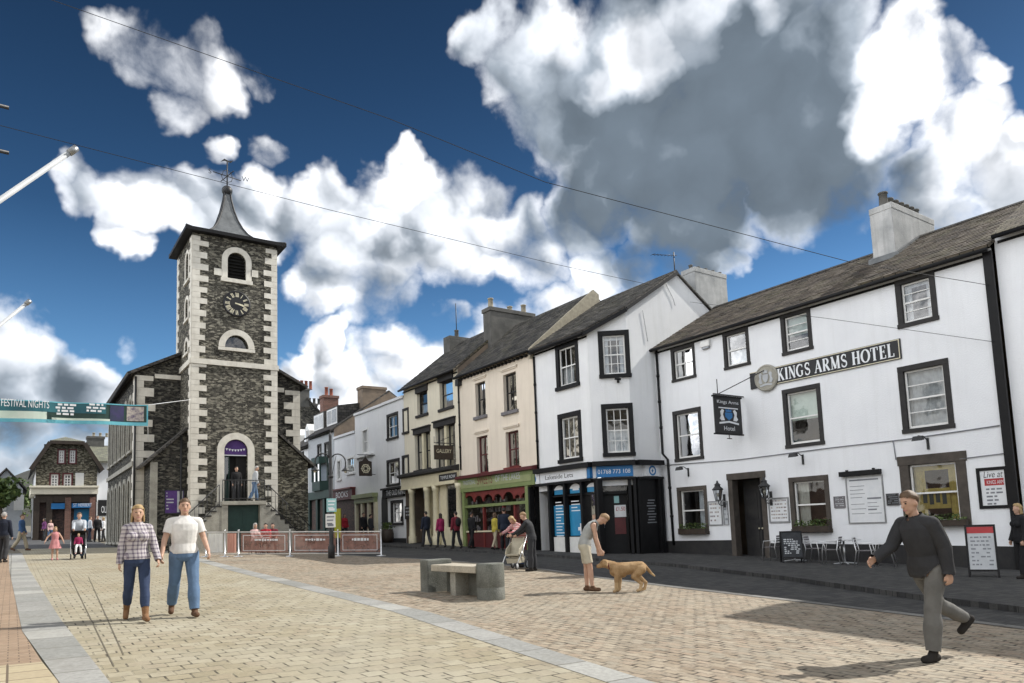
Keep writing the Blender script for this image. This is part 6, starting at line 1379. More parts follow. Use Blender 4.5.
for s, x0 in ((-1, LX0), (1, LX1)):
    st = MB(); tr = MB()
    for k in range(1, ns):
        xa, xb_ = x0 + s * go * (k - 1), x0 + s * go * k
        st.box(min(xa, xb_), max(xa, xb_), YF + .02, YF + 1.25, g0 - .4, ZL - .02 - rise * k - .06)
        tr.box(min(xa, xb_) - (.0), max(xa, xb_) , YF - .02, YF + 1.25, ZL - .02 - rise * k - .057, ZL - .02 - rise * k)
    sf = st.build('stair_flight', 'concrete_stone', mh); tr.build('treads', 'dark_stone', sf)
m = MB(); rh = 1.0
def rail(mb, a, b, n):
    a, b = Vector(a), Vector(b)
    for z in (rh, .12): mb.tube([a + Vector((0, 0, z)), b + Vector((0, 0, z))], .022, 6)
    for i in range(n + 1):
        c = a.lerp(b, i / n); mb.tube([c + Vector((0, 0, .0)), c + Vector((0, 0, rh))], .022 if i in (0, n) else .011, 5)
rail(m, (LX0 + .05, YF + .03, ZL - .02), (LX1 - .05, YF + .03, ZL - .02), 14)
for s, x0 in ((-1, LX0), (1, LX1)): rail(m, (x0 + s * .1, YF + .03, ZL - .02 - rise), (x0 + s * go * (ns - 1), YF + .03, g0 + .02), 12)
m.build('railing', 'dark_iron', mh)

# ------------------------------------------------------------------ buildings in the left gap
YL = 66.0; FB = FY(YL)
gb = thing('gabled_shop', tuple(ground(3, YL)), 'dark stone gabled house with white cornice and blue shop far left', 'house')
P = lambda x, y: FB.uv(x, y)
x0, x1 = P(35, 500)[0], P(96.5, 500)[0]; zg = gz(3, YL)
wins = [P(57, 464) + P(66, 449), P(68, 464) + P(77, 449), P(49, 489) + P(60, 473), P(62, 489) + P(73, 473)]
wh = []
for a, b, c, d in [(w[0], w[2], w[1], w[3]) for w in wins]: wh.append(window(gb, FB, (a, c, b, d) if False else (a, b, c, d), sur=.1, sur_m='maroon_paint', sill=.05, bars=(1, 1), curtain=None, fw=.1, bw=.07))
zt1 = P(66, 443.5)[1]; ze = P(96, 464)[1]; xa, xb_ = P(54, 444)[0], P(80, 444)[0]; zc0 = P(66, 497)[1]; zew = P(36, 466)[1]
m = MB(); wall(m, FB, x0, x1, zc0 - .4, min(ze, zew) - .1, [h for h in wh if h[3] < ze - .1])
zlo = min(ze, zew) - .1
hs2 = [h for h in wh if not h[3] < ze - .1]
wall(m, FB, xa - .3, xb_ + .3, zlo, zt1, hs2); m.poly([FB.p(x0, zlo), FB.p(xa - .3, zlo), FB.p(xa - .3, zt1)]); m.poly([FB.p(x1, zlo), FB.p(xb_ + .3, zlo), FB.p(xb_ + .3, zt1)])
m.build('wall', 'slate_rubble_warm', gb)
m = MB(); m.box(x0 + .5, x1 - .5, YL + .8, YL + .9, zc0, zt1); m.build('interior', 'interior_dark', gb)
m = MB(); m.poly([(x0, YL, zg - .5), (x0, YL + 11, zg - .5), (x0, YL + 11, zlo), (x0, YL, zlo)]); m.poly([(x1, YL, zg - .5), (x1, YL + 11, zg - .5), (x1, YL + 11, zlo), (x1, YL, zlo)]); m.build('side_wall', 'white_render', gb)
m = MB(); a = P(75, 489); b = P(84, 473); m.fbox(FB, a[0], b[0], a[1], b[1], .003, .05); m.build('blind_panel', 'white_panel', gb)
m = MB()
def rs(pts): m.prism(pts, (0, 0, .14))
rs([(x0 - .35, YL - .5, zlo - .25), (x0 - .35, YL + 11, zlo - .25), (xa - .25, YL + 11, zt1 + .02), (xa - .25, YL - .5, zt1 + .02)]); rs([(x1 + .35, YL - .5, zlo - .25), (x1 + .35, YL + 11, zlo - .25), (xb_ + .25, YL + 11, zt1 + .02), (xb_ + .25, YL - .5, zt1 + .02)])
m.build('roof', 'roof_slate_dark', gb)
m = MB(); zp = P(66, 433)[1]; cxp = (xa + xb_) / 2
m.poly([(xa - .28, YL - .5, zt1 + .16), (xb_ + .28, YL - .5, zt1 + .16), (cxp, YL + 2.5, zp)]); m.poly([(xa - .28, YL - .5, zt1 + .16), (cxp, YL + 2.5, zp), (cxp, YL + 11, zp), (xa - .28, YL + 11, zt1 + .16)]); m.poly([(xb_ + .28, YL - .5, zt1 + .16), (cxp, YL + 2.5, zp), (cxp, YL + 11, zp), (xb_ + .28, YL + 11, zt1 + .16)]); m.build('hip_roof', 'roof_slate_green', gb)
m = MB(); m.box(xa - .3, xb_ + .3, YL - .55, YL - .45, zt1 - .1, zt1 + .16); m.bar((x0 - .35, YL - .5, zlo - .22), (xa - .27, YL - .5, zt1 + .03), .12, .28); m.bar((x1 + .35, YL - .5, zlo - .22), (xb_ + .27, YL - .5, zt1 + .03), .12, .28); m.build('bargeboard', 'dark_timber', gb)
m = MB(); m.fbox(FB, x0 - .3, x1 + .05, zc0 + .2, zc0 + .7, .002, .5); m.fbox(FB, x0 - .4, x1 + .1, zc0 + .703, zc0 + .85, .002, .7); m.box(x0 - .3, x0 - .01, YL + .01, YL + 6, zc0 + .2, zc0 + .7); m.build('cornice', 'cream_render', gb); m = MB(); m.fbox(FB, x0, x1, zc0 - .42, zc0 + .198, .0, .3); m.build('shop_lintel', 'dark_timber', gb)
for x in (36, 49, 67.5, 92): u = P(x, 515)[0]; m = MB(); m.fbox(FB, u - .2, u + .2, zg - .5, zc0 - .06, -.1, .35); m.build('shop_pilaster', 'dark_timber' if x < 60 else 'brick_red', gb)
m = MB(); m.fbox(FB, P(71.5, 505)[0], P(90, 505)[0], P(80, 508)[1], P(80, 503.5)[1], .0, .4); m.fbox(FB, P(51, 505)[0], P(64.5, 505)[0], P(60, 509)[1], P(60, 503.5)[1], .0, .4); fq = m.build('fascia', 'blue_sign', gb)
text_mesh('ST HERBERT', FB, P(73, 505)[0], P(80, 506.8)[1], .26, .405, fq, 'white_sign', width=1.25)
m = MB(); m.fbox(FB, x0 + .2, x1 - .2, zg - .5, zc0 - .1, -.3, -.2); m.build('shop_window', 'stock_dark', gb)
m = MB(); m.fbox(FB, P(74, 515)[0], P(90, 515)[0], zg + .7, P(80, 509)[1], -.19, -.15); m.build('shop_display', 'blue_poster', gb)
wc = thing('white_cottage', tuple(ground(6.3, YL + 3)), 'small white house with green slate roof left of the moot hall', 'house')
YK = YL + 2.5; FK = FY(YK); a0, a1 = FK.uv(97, 480)[0], FK.uv(122, 480)[0]; zk = FK.uv(103, 462)[1]
m = MB(); m.poly([(a0, YK, 1), (a1, YK, 1), (a1, YK, zk), (a0, YK, zk)]); m.poly([(a0, YK, 1), (a0, YK + 8, 1), (a0, YK + 8, zk), (a0, YK, zk)]); m.poly([(a1, YK, 1), (a1, YK + 8, 1), (a1, YK + 8, zk), (a1, YK, zk)]); m.build('wall', 'bright_white_render', wc)
zk2 = on_y(100, 447, YK + 4).z; x_l = on_y(87, 460, YK).x
m = MB(); m.prism([(x_l - .5, YK - .4, zk - .1), (a1 + .3, YK - .4, zk - .1), (a1 + .3, YK + 4, zk2), (x_l - .5, YK + 4, zk2)], (0, 0, .14)); m.prism([(x_l - .5, YK + 8.4, zk - .1), (a1 + .3, YK + 8.4, zk - .1), (a1 + .3, YK + 4, zk2), (x_l - .5, YK + 4, zk2)], (0, 0, .14)); m.build('roof', 'roof_slate_green', wc)
c0 = on_y(87, 440, YK + 4); c1 = on_y(104, 437, YK + 4); stack(wc, c0.x, c1.x, YK + 3.6, YK + 4.6, zk2 - .8, c1.z, 'dark_chimney_render', [(c0.x + .5 + .5 * i, YK + 4, .35) for i in range(3)], 'pot_buff')
osg = thing('shop_sign', (FK.uv(103, 510)[0], YK, FK.uv(103, 515)[1]), 'black shop sign reading OLD on the white cottage', 'sign')
a = FK.uv(97.5, 516); b = FK.uv(110, 500); m = MB(); m.fbox(FK, a[0], b[0], a[1], b[1], .01, .2); m.build('board', 'clock_black', osg); text_mesh('OLD', FK, a[0] + .25, a[1] + .25, .55, .205, osg, 'white_sign', width=(b[0] - a[0]) * .62)
bs = thing('blue_house', tuple(ground(-1, 72)), 'small grey fronted building beyond the tree at far left', 'house')
FBx = FY(74); a = FBx.uv(-14, 540); b = FBx.uv(23, 489); m = MB(); m.prism([(a[0], 74, 0), (b[0], 74, 0), (b[0], 74, b[1]), ((a[0] + b[0]) / 2, 74, b[1] + 1.6), (a[0], 74, b[1])], (0, 8, 0)); m.build('wall', 'poster_grey', bs)
m = MB(); 
for i in range(3): u = a[0] + .6 + i * 1.2; m.fbox(FBx, u, u + .7, b[1] - 1.8, b[1] - .5, .003, .05)
m.build('window', 'white_paint', bs)
m = MB(); mm_ = (a[0] + b[0]) / 2; m.prism([(a[0] - .3, 73.7, b[1] - .15), (mm_, 73.7, b[1] + 1.65), (mm_, 82, b[1] + 1.65), (a[0] - .3, 82, b[1] - .15)], (0, 0, .15)); m.prism([(b[0] + .3, 73.7, b[1] - .15), (mm_, 73.7, b[1] + 1.65), (mm_, 82, b[1] + 1.65), (b[0] + .3, 82, b[1] - .15)], (0, 0, .15)); m.build('roof', 'roof_slate_dark', bs)

# trees in the gap
def tree(loc, h, cr, label, n=1400, seed=1, leafs=('leaf', 'leaf_light'), trunk_h=.35):
    rr = random.Random(seed); b = Vector(loc); t = thing('tree', tuple(b), label, 'tree', 'trees at the end of the street')
    m = MB(); top = b + Vector((0, 0, h * .75)); m.tube([b - Vector((0, 0, .3)), b + Vector((.05, 0, h * trunk_h)), top], [h * .035, h * .026, h * .008], 8)
    limbs = []
    for i in range(9):
        a = rr.uniform(0, 6.28); z0 = h * rr.uniform(.3, .6); p = b + Vector((0, 0, z0)); q = p + Vector((math.cos(a) * cr * .7, math.sin(a) * cr * .7, h * rr.uniform(.1, .28))); m.tube([p, p.lerp(q, .5) + Vector((0, 0, .1)), q], [h * .014, h * .009, h * .004], 6); limbs.append(q)
    m.build('trunk', 'bark', t)
    cl = [(q, rr.uniform(.3, .5) * cr) for q in limbs] + [(b + Vector((rr.gauss(0, cr * .35), rr.gauss(0, cr * .35), h * rr.uniform(.5, .92))), rr.uniform(.28, .5) * cr) for _ in range(12)]
    m = MB()
    for i in range(n):
        c, r = rr.choice(cl); d = Vector((rr.gauss(0, 1), rr.gauss(0, 1), rr.gauss(0, 1))).normalized() * r * rr.random() ** .4; c = c + d
        nn = Vector((rr.gauss(0, 1), rr.gauss(0, 1), rr.gauss(.4, 1))).normalized(); a = nn.orthogonal().normalized(); a = Matrix.Rotation(rr.uniform(0, 6.28), 3, nn) @ a; s = rr.uniform(.12, .26); bb = nn.cross(a) * s * .6; a = a * s
        m.poly([c - a, c - bb, c + a, c + bb], 0 if rr.random() < .6 else 1)
    m.build('crown', list(leafs), t)
p = on_y(8, 520, 62); p = on_y(0, 520, 72); tree(ground(p.x, 72), 5.2, 1.15, 'bushy green tree at the left picture edge', 1500, 3)
p = on_y(20, 520, 95); tree(ground(p.x, 95), 6.0, 2.4, 'small distant tree beside the dark gabled house', 1400, 5)
# ------------------------------------------------------------------ the terrace along the left side (outside the frame; it carries the poles and throws light back)
XL = -3.6; FLs = Fr((XL, 0, 0), (0, 1, 0), (1, 0, 0))
lt = thing('terrace', (XL, 8, gz(XL, 8)), 'pale rendered terrace along the left edge of the square', 'terrace')
hs_ = []
for y in np.arange(-14, 33, 3.2):
    for v in (4.2, 7.6):
        hs_.append(window(lt, FLs, (y, y + 1.1, v, v + 1.9), sur=.12, sur_m='dark_stone', sill=.06, bars=(1, 0)))
m = MB(); wall(m, FLs, -16, 36, -.5, 11.2, hs_); m.poly([(XL, 36, -.5), (XL - 8, 36, -.5), (XL - 8, 36, 11.2), (XL - 4, 36, 13.6), (XL, 36, 11.2)]); m.poly([(XL, -16, -.5), (XL - 8, -16, -.5), (XL - 8, -16, 11.2), (XL - 4, -16, 13.6), (XL, -16, 11.2)]); m.build('wall', 'white_render', lt)
m = MB(); m.poly([(XL - 1.2, -16, -.5), (XL - 1.2, 36, -.5), (XL - 1.2, 36, 11), (XL - 1.2, -16, 11)]); m.build('interior', 'interior_dark', lt)
roof_slope('roof', lt, [(XL + .3, -16.1, 11.05), (XL + .3, 36.1, 11.05), (XL - 4, 36.1, 13.62), (XL - 4, -16.1, 13.62)], 'roof_slate', .1); m = MB(); m.prism([(XL - 4, -16.1, 13.6), (XL - 4, 36.1, 13.6), (XL - 8.2, 36.1, 11.1), (XL - 8.2, -16.1, 11.1)], (0, 0, .1)); m.build('rear_roof', 'roof_slate', lt)
m = MB()
for y in np.arange(-14, 33, 4.8): m.fbox(FLs, y, y + 3.4, .9, 3.2, .003, .06)
m.build('shop_window', 'stock_dark', lt)

# ------------------------------------------------------------------ flag poles and iron rods reaching in from the left
def flagpole(tip, Yt_, tail, label, r):
    a = on_y(*tip, Yt_); b = on_y(*tail, Yt_); d = (b - a).normalized(); k = (XL - a.x) / d.x; b = a + d * k
    t = thing('flagpole', tuple(b), label, 'flagpole', 'white flagpoles leaning from the left')
    m = MB(); m.tube([b, a], [r * 1.2, r], 10); m.build('pole', 'poster_grey', t)
    m = MB(); m.tube([a - d * .0, a - d * .10], r * 1.35, 10); m.build('cap', 'grey_metal', t)
    m = MB(); m.fbox(FLs, b.y - .12, b.y + .12, b.z - .2, b.z + .2, .002, .06); m.build('bracket', 'dark_iron', t)
flagpole((69, 153), 8.5, (0, 200), 'white flagpole slanting up at the upper left edge', .027)
flagpole((26, 304), 16.0, (0, 325), 'smaller white flagpole at left edge above the banner', .032)
for (py_, Yq) in ((108, 9.0), (153, 9.0)):
    a = on_y(9, py_, Yq); t = thing('iron_rod', (XL, Yq, a.z), 'black iron rod end at top left edge, %s of two' % ('upper' if py_ < 120 else 'lower'), 'bracket', 'iron rods at the left edge')
    m = MB(); m.tube([(XL, Yq, a.z + .02), tuple(a)], .022, 6); m.build('rod', 'dark_iron', t)
    m = MB(); m.fbox(FLs, Yq - .08, Yq + .08, a.z - .1, a.z + .14, .002, .03); m.build('wall_plate', 'dark_iron', t)

# ------------------------------------------------------------------ overhead wires
def wire(pts, label, r=.012, sag=.0):
    P_ = [Vector(p) for p in pts]; out = []
    for a, b in zip(P_, P_[1:]):
        n = 14
        for i in range(n): t_ = i / n; q = a.lerp(b, t_); q.z -= sag * 4 * t_ * (1 - t_); out.append(q)
    out.append(P_[-1]); m = MB(); m.tube(out, r, 6); o = m.build('overhead_wire', 'cable_black', loc=P_[0]); return tag(o, label, 'wire', 'overhead wires across the square')
pe = on_x(988, 285, 21.9)
pa = on_y(390, 119, 15.0); pb = on_y(545, 182, 12.6); pc = on_y(850, 262, 9.2); p0 = on_y(52, 0, 19.5); dd = (p0 - pa); p00 = p0 + dd * ((XL - p0.x) / dd.x)
wire([p00, p0, pa, pb, pc, pe], 'long black wire crossing the sky above the hotel roof', .0085)
q0 = on_y(92, 149, 24); q1 = on_y(330, 210, 23); q2 = on_y(550, 263, 21.8); q3 = on_y(626, 279, 20.9); dd = q0 - q1; q00 = q0 + dd * ((XL - q0.x) / dd.x)
wire([q00, q0, q1, q2, on_y(660, 287, 20.86)], 'thin black wire passing behind the weathervane to the white gable', .0095)
wire([on_x(995, 342, 21.9), on_x(824, 318, 21.4), on_y(690, 302, 20.84)], 'faint thin wire strung along the hotel front', .007)

# ------------------------------------------------------------------ banner across the side street
YBn = 30.0; FBn = FY(YBn)
bn = thing('street_banner', tuple(on_y(75, 425, YBn)), 'teal festival banner strung between terrace and moot hall', 'banner')
bu1 = FBn.uv(148, 415)[0]; bu0 = XL + .5
def bz(px, py): return FBn.uv(px, py)[1]
nU = 30
def bstrip(mb, ua, ub, f0, f1, d, m=0):
    """a strip of the sagging cloth, f = fraction of its height"""
    pv = None
    for i in range(nU + 1):
        u = ua + (ub - ua) * i / nU; k = (u - bu0) / (bu1 - bu0)
        top = zt_l + (zt_r - zt_l) * k + .12 * (1 - k) ** 2; bot = zb_l + (zb_r - zb_l) * k; w = .06 * math.sin(u * 3.1)
        a = FBn.p(u, bot + (top - bot) * f0, d + w); b = FBn.p(u, bot + (top - bot) * f1, d + w)
        if pv: mb.poly([pv[0], a, b, pv[1]], m, True)
        pv = (a, b)
zt_r, zb_r = bz(148, 405), bz(148, 426); zt_l, zb_l = bz(0, 400) - .1, bz(0, 421) - .05
m = MB(); bstrip(m, bu0, bu1, 0, 1, 0); m.build('cloth', 'green_paint', bn)
surf('dark_purple', (.045, .035, .12), (.02, .035, .06), 2.5, .7, 0); surf('banner_cyan', (.16, .5, .58), (.10, .36, .46), 2, .6, 0); surf('banner_pale', (.62, .70, .62), (.45, .58, .5), 1.5, .6, 0); surf('banner_teal', (.03, .16, .19), (.02, .09, .12), 1.2, .6, 0)
m = MB(); bstrip(m, bu0, bu1, .0, .16, .012); m.build('lower_band', 'banner_cyan', bn)
m = MB(); bstrip(m, bu0, FBn.uv(47, 410)[0], .16, .5, .012); m.build('pale_panel', 'banner_pale', bn); m = MB(); bstrip(m, FBn.uv(52, 410)[0], FBn.uv(110, 410)[0], .16, .26, .012); m.build('pale_panel', 'banner_pale', bn)
m = MB(); bstrip(m, FBn.uv(0, 410)[0] - 1, FBn.uv(106, 410)[0], .5, .93, .010); m.build('teal_panel', 'banner_teal', bn)
m = MB(); bstrip(m, FBn.uv(110, 410)[0], FBn.uv(124, 410)[0], .18, .92, .012); m.build('photo_panel', 'dark_purple', bn); m = MB(); bstrip(m, FBn.uv(127, 410)[0], FBn.uv(144, 410)[0], .22, .9, .012); m.build('photo_panel', 'stock_bright', bn)
m = MB(); bstrip(m, bu1 - .05, bu1, 0, 1, .014); bstrip(m, bu0, bu1, .95, 1, .013); m.build('hem', 'banner_cyan', bn)
text_mesh('FESTIVAL NIGHTS', FBn, FBn.uv(1, 410)[0], bz(24, 407.5), .26, .085, bn, 'white_sign', width=FBn.uv(49, 410)[0] - FBn.uv(1, 410)[0])
for x0_, x1_, rows in ((54, 74, 4), (86, 104, 3)):
    m = MB(); rr = random.Random(x0_)
    for i in range(rows):
        y_ = 404.5 + i * 3.1; a = FBn.uv(x0_ + rr.uniform(0, 4), y_); b = FBn.uv(x1_ - rr.uniform(0, 4), y_); x = a[0]
        while x < b[0]: ww = rr.uniform(.06, .2); m.fbox(FBn, x, x + ww, a[1] - .04, a[1] + .03, .082, .086); x += ww + .05
    m.build('small_print', 'white_sign', bn)
m = MB(); m.tube([FBn.p(bu1, zt_r, 0), (TX0, YT, on_x(183, 406, TX0).z)], .012, 5); m.tube([FBn.p(bu1, zb_r, 0), (NX0 + .6, YN - .05, on_y(165, 440, YN).z)], .012, 5); m.tube([FBn.p(bu0, zt_l, 0), (XL, YBn + .3, zt_l + .15)], .012, 5); m.tube([FBn.p(bu0, zb_l, 0), (XL, YBn + .3, zb_l - .1)], .012, 5); m.build('rope', 'white_sign', bn)

# ------------------------------------------------------------------ twin-armed street lamp with two small signs
lb = gp(331.5, 558.5); lp = thing('street_lamp', tuple(lb), 'dark twin armed street lamp with two small signs behind barrier', 'street lamp')
FLp = FY(lb.y); zf = lambda py: on_y(331, py, lb.y).z
zt_, za_, zk = zf(436), zf(462), zf(478)
lx = on_y(330, 470, lb.y).x
m = MB(); m.lathe([(.13, -.05), (.13, .45), (.10, .5), (.085, .55), (.08, zk - lb.z), (.065, zk - lb.z + .05), (.055, zt_ - lb.z), (.03, zt_ - lb.z + .15)], (lb.x, lb.y, lb.z), 12); m.build('post', 'dark_iron', lp)
m = MB(); m.lathe([(.10, 0), (.11, .03), (.11, .08), (.10, .11)], (lb.x, lb.y, zk), 10); m.build('collar', 'dark_iron', lp)
Rr = .30
for s in (-1, 1):
    c = Vector((lb.x, lb.y, za_)); m = MB(); w_ = abs(on_y(346, 470, lb.y).x - on_y(331, 470, lb.y).x) / 2
    pts = [c + Vector((s * (w_ - w_ * math.cos(math.pi * i / 12)), 0, w_ * 1.05 * math.sin(math.pi * i / 12))) for i in range(13)]; pts.append(pts[-1] + Vector((0, 0, -.22))); m.tube(pts, .026, 6); m.tube([c + Vector((s * .04, 0, -.6)), c + Vector((s * w_ * .6, 0, .05)), c + Vector((s * w_ * .75, 0, w_ * .8))], .012, 5); ar = m.build('arm', 'dark_iron', lp)
    e = pts[-1]; m = MB(); m.lathe([(.03, .06), (.05, 0), (.15, -.10), (.16, -.13), (.12, -.13)], e, 12); m.build('lamp_head', 'dark_iron', ar); m = MB(); m.ball(e + Vector((0, 0, -.15)), .06); m.build('bulb', 'lamp_glass', ar)
FG2 = FY(lb.y - .11)
for nm, mt, r4, ink_ in (('sign_plate', 'teal_sign', (326.5, 336.3, 498.5, 512), 'white_sign'), ('sign_plate', 'white_panel', (325.5, 335.3, 514, 527.5), 'ink_grey')):
    q = srt(FG2.rect(*r4)); m = MB(); m.fbox(FG2, *q, 0, .02); so_ = m.build(nm, mt, lp, bevel=.004); m = MB()
    for i in range(3): m.fbox(FG2, q[0] + .05, q[1] - .05 - .04 * i, q[3] - .13 - i * .13, q[3] - .08 - i * .13, .021, .024)
    m.fbox(FG2, q[0] + .08, q[1] - .08, q[2] + .05, q[2] + .14, .021, .024); m.build('lettering', ink_, so_)

# ------------------------------------------------------------------ cafe barrier in front of the moot hall
fa, fb = gp(206, 557), gp(382, 556)
def fpt(px):
    r = ray(px, 540); d = fb - fa; n = Vector((-d.y, d.x, 0)); t_ = (fa - EYE).dot(n) / r.dot(n); q = EYE + r * t_; return ground(q.x, q.y)
HB = 1.02
def barrier(pa_, pb_, mat, label, mesh=False, endpost=False):
    a, b = fpt(pa_), fpt(pb_); t = thing('cafe_barrier', tuple(a), label, 'barrier', 'cafe barrier panels round the outdoor seats'); d = (b - a).normalized(); nn = Vector((d.y, -d.x, 0)).normalized()
    for q in ([a, b - d * .04] if endpost else [a]):
        m = MB(); m.lathe([(.20, 0), (.20, .025), (.05, .045), (.028, .06), (.028, HB + .03), (.034, HB + .06), (.0, HB + .08)], q, 10); m.build('post', 'aluminium', t)
    z = Vector((0, 0, 1)); m = MB(); m.bar(a + d * .03 + z * (HB - .02), b - d * .03 + z * (HB - .02), .03, .04); m.bar(a + d * .03 + z * .12, b - d * .03 + z * .12, .025, .03); m.build('rail', 'aluminium', t)
    m = MB(); p, q = a + d * .09, b - d * .09; n = 14; pv = None
    for i in range(n + 1):
        c = p.lerp(q, i / n) + nn * (.02 * math.sin(i * 1.7)); 
        if pv is not None: m.poly([pv + z * .17, c + z * .17, c + z * (HB - .07), pv + z * (HB - .07)], 0, True)
        pv = c
    sc_ = m.build('screen', mat, t)
    if mesh:
        m = MB(); L_ = (q - p).length
        for (u0, u1, v0, v1) in ((.1, L_ - .1, .24, .26), (.1, L_ - .1, HB - .17, HB - .15), (.1, .12, .26, HB - .17), (L_ - .12, L_ - .1, .26, HB - .17)):
            m.hexa([p + d * u + z * v + nn * w_ for v in (v0, v1) for (u, w_) in ((u0, .025), (u1, .025), (u1, .032), (u0, .032))])
        m.build('border_line', 'poster_white', sc_)
        m = MB(); rr = random.Random(int(pa_)); x = L_ * .3
        while x < L_ * .72: ww = rr.uniform(.05, .14); h = rr.uniform(.03, .06); m.hexa([p + d * u + z * v + nn * w_ for v in (HB - .34 - h, HB - .34 + h) for (u, w_) in ((x, .026), (x + ww, .026), (x + ww, .033), (x, .033))]); x += ww + .03
        m.build('lettering', 'poster_white', sc_)
    return t
# woven mesh: half see-through
def mesh_screen(name, c):
    mt, nt_, b = new_mat(name); out = nt_.nodes['Material Output']; tr_ = _n(nt_, 'ShaderNodeBsdfTransparent'); mx = _n(nt_, 'ShaderNodeMixShader'); mx.inputs[0].default_value = .56
    b.inputs['Base Color'].default_value = (*c, 1); b.inputs['Roughness'].default_value = .8; nt_.links.new(tr_.outputs[0], mx.inputs[1]); nt_.links.new(b.outputs[0], mx.inputs[2]); nt_.links.new(mx.outputs[0], out.inputs[0])
    p = pos(nt_); nz = noise_t(nt_, p, 5, 4); cr_ = ramp(nt_, [(.3, tuple(x * .7 for x in c)), (.7, tuple(x * 1.2 for x in c))]); nt_.links.new(nz.outputs[0], cr_.inputs[0]); nt_.links.new(cr_.outputs[0], b.inputs['Base Color'])
mesh_screen('mesh_maroon', (.44, .235, .185))
barrier(206, 225, 'white_panel', 'white panel at the left end of the cafe barrier')
barrier(225, 238.5, 'pink_panel', 'narrow salmon pink panel of the cafe barrier')
barrier(238.5, 290, 'mesh_maroon', 'maroon mesh barrier panel in front of seated people', True)
barrier(290, 338, 'mesh_maroon', 'maroon mesh barrier panel behind the street lamp', True)
barrier(338, 382, 'mesh_maroon', 'maroon mesh barrier panel at the right end by the road', True, True)

# ------------------------------------------------------------------ stone bench with drum end
br_ = gp(497, 600.5); bl_ = gp(443, 592.5)
bt = thing('stone_bench', tuple((br_ + bl_) / 2), 'weathered grey stone bench with round drum end in the square', 'bench')
hB = at_depth(497, 563.5, br_).z - br_.z; rD = 14.2 / FOC * (br_ - EYE).length * .985
ax_ = (bl_ - br_); ax_.z = 0; ax_.normalize(); nx_ = Vector((ax_.y, -ax_.x, 0)); nx_ = nx_ if nx_.y < 0 else -nx_; zz = Vector((0, 0, 1))
cD = br_ + Vector((.0, rD * .75, 0)); cL = bl_ + Vector((.0, .22, 0))
m = MB(); n = 28
m.lathe([(rD * .97, -.05), (rD, .02), (rD, hB * .34), (rD * .985, hB * .35), (rD * .985, hB * .36), (rD, hB * .37), (rD, hB - .02), (rD * .97, hB)], cD, n); m.build('drum_end', 'bench_stone', bt)
e0 = cL; 
def blk(mb, c, along, across, z0, z1): mb.hexa([c + ax_ * a + nx_ * b + zz * z for z in (z0, z1) for (a, b) in ((-along, -across), (along, -across), (along, across), (-along, across))])
m = MB(); blk(m, e0 + ax_ * .05, .15, .30, -.1, hB - .0); m.build('end_block', 'bench_stone', bt, bevel=.03)
c = (cD + e0) / 2; Lh = (cD - e0).length / 2 - rD * .6
m = MB(); blk(m, c - ax_ * .04, Lh, .27, hB - .20, hB - .07); m.build('seat', 'bench_top', bt, bevel=.015)
m = MB(); blk(m, c + ax_ * .02 + nx_ * -.18, Lh * .95, .07, -.05, hB - .203); m.build('back_slab', 'bench_stone', bt, bevel=.01)
m = MB(); blk(m, c + ax_ * .05, Lh * .12, .2, -.05, hB - .203); m.build('support', 'concrete_stone', bt, bevel=.01)

# ------------------------------------------------------------------ A-boards
def aboard(c, yaw, w_, h, label, face, head=None, spread=.5):
    t = thing('pavement_board', tuple(c), label, 'A-board'); rot = Matrix.Rotation(yaw, 3, 'Z')
    def leaf(sg):
        Pq = lambda u, v, d: c + rot @ Vector((u, sg * (spread / 2) * (1 - v / h) + sg * d, v)); return Pq
    for sg in (-1, 1):
        Pq = leaf(sg); m = MB(); fw = .045
        def bx_(u0, u1, v0, v1, d0, d1): m.hexa([Pq(u, v, d) for v in (v0, v1) for (u, d) in ((u0, d0), (u1, d0), (u1, d1), (u0, d1))])
        bx_(-w_ / 2, -w_ / 2 + fw, 0, h, -.01, .025); bx_(w_ / 2 - fw, w_ / 2, 0, h, -.01, .025); bx_(-w_ / 2 + fw, w_ / 2 - fw, h - fw, h, -.01, .025); bx_(-w_ / 2 + fw, w_ / 2 - fw, .14, .14 + fw, -.01, .025)
        fr = m.build('frame', 'black_paint', t)
        m = MB(); bx_(-w_ / 2 + fw, w_ / 2 - fw, .14 + fw, h - fw, -.005, .01); pn_ = m.build('panel', face, fr)
        m = MB(); rr = random.Random(4)
        for i in range(8):
            v = .28 + i * (h - .5) / 8; x = -w_ / 2 + .1
            while x < w_ / 2 - .14:
                ww = rr.uniform(.03, .1)
                if rr.random() < .75: bx_(x, x + ww, v, v + .035, .010, .013)
                x += ww + .025
        m.build('lettering', 'poster_grey' if face == 'chalkboard' else 'ink_grey', pn_)
        if head:
            m = MB(); bx_(-w_ / 2 + fw, w_ / 2 - fw, h - .2, h - fw - .005, .0105, .014); m.build('header', head, pn_)
    return t
b1 = gp(789, 566); PV = .1
aboard(Vector((b1.x + .2, b1.y, gz(b1.x, b1.y) + PV)), math.radians(-48), .66, .98, 'black chalkboard A-board by the aluminium cafe chairs', 'chalkboard')
b2 = gp(985, 581); aboard(Vector((b2.x, b2.y, gz(b2.x, b2.y) + PV)), math.radians(-68), .62, 1.22, 'grey faced A-board with red header near the right edge', 'poster_grey', 'poster_red')

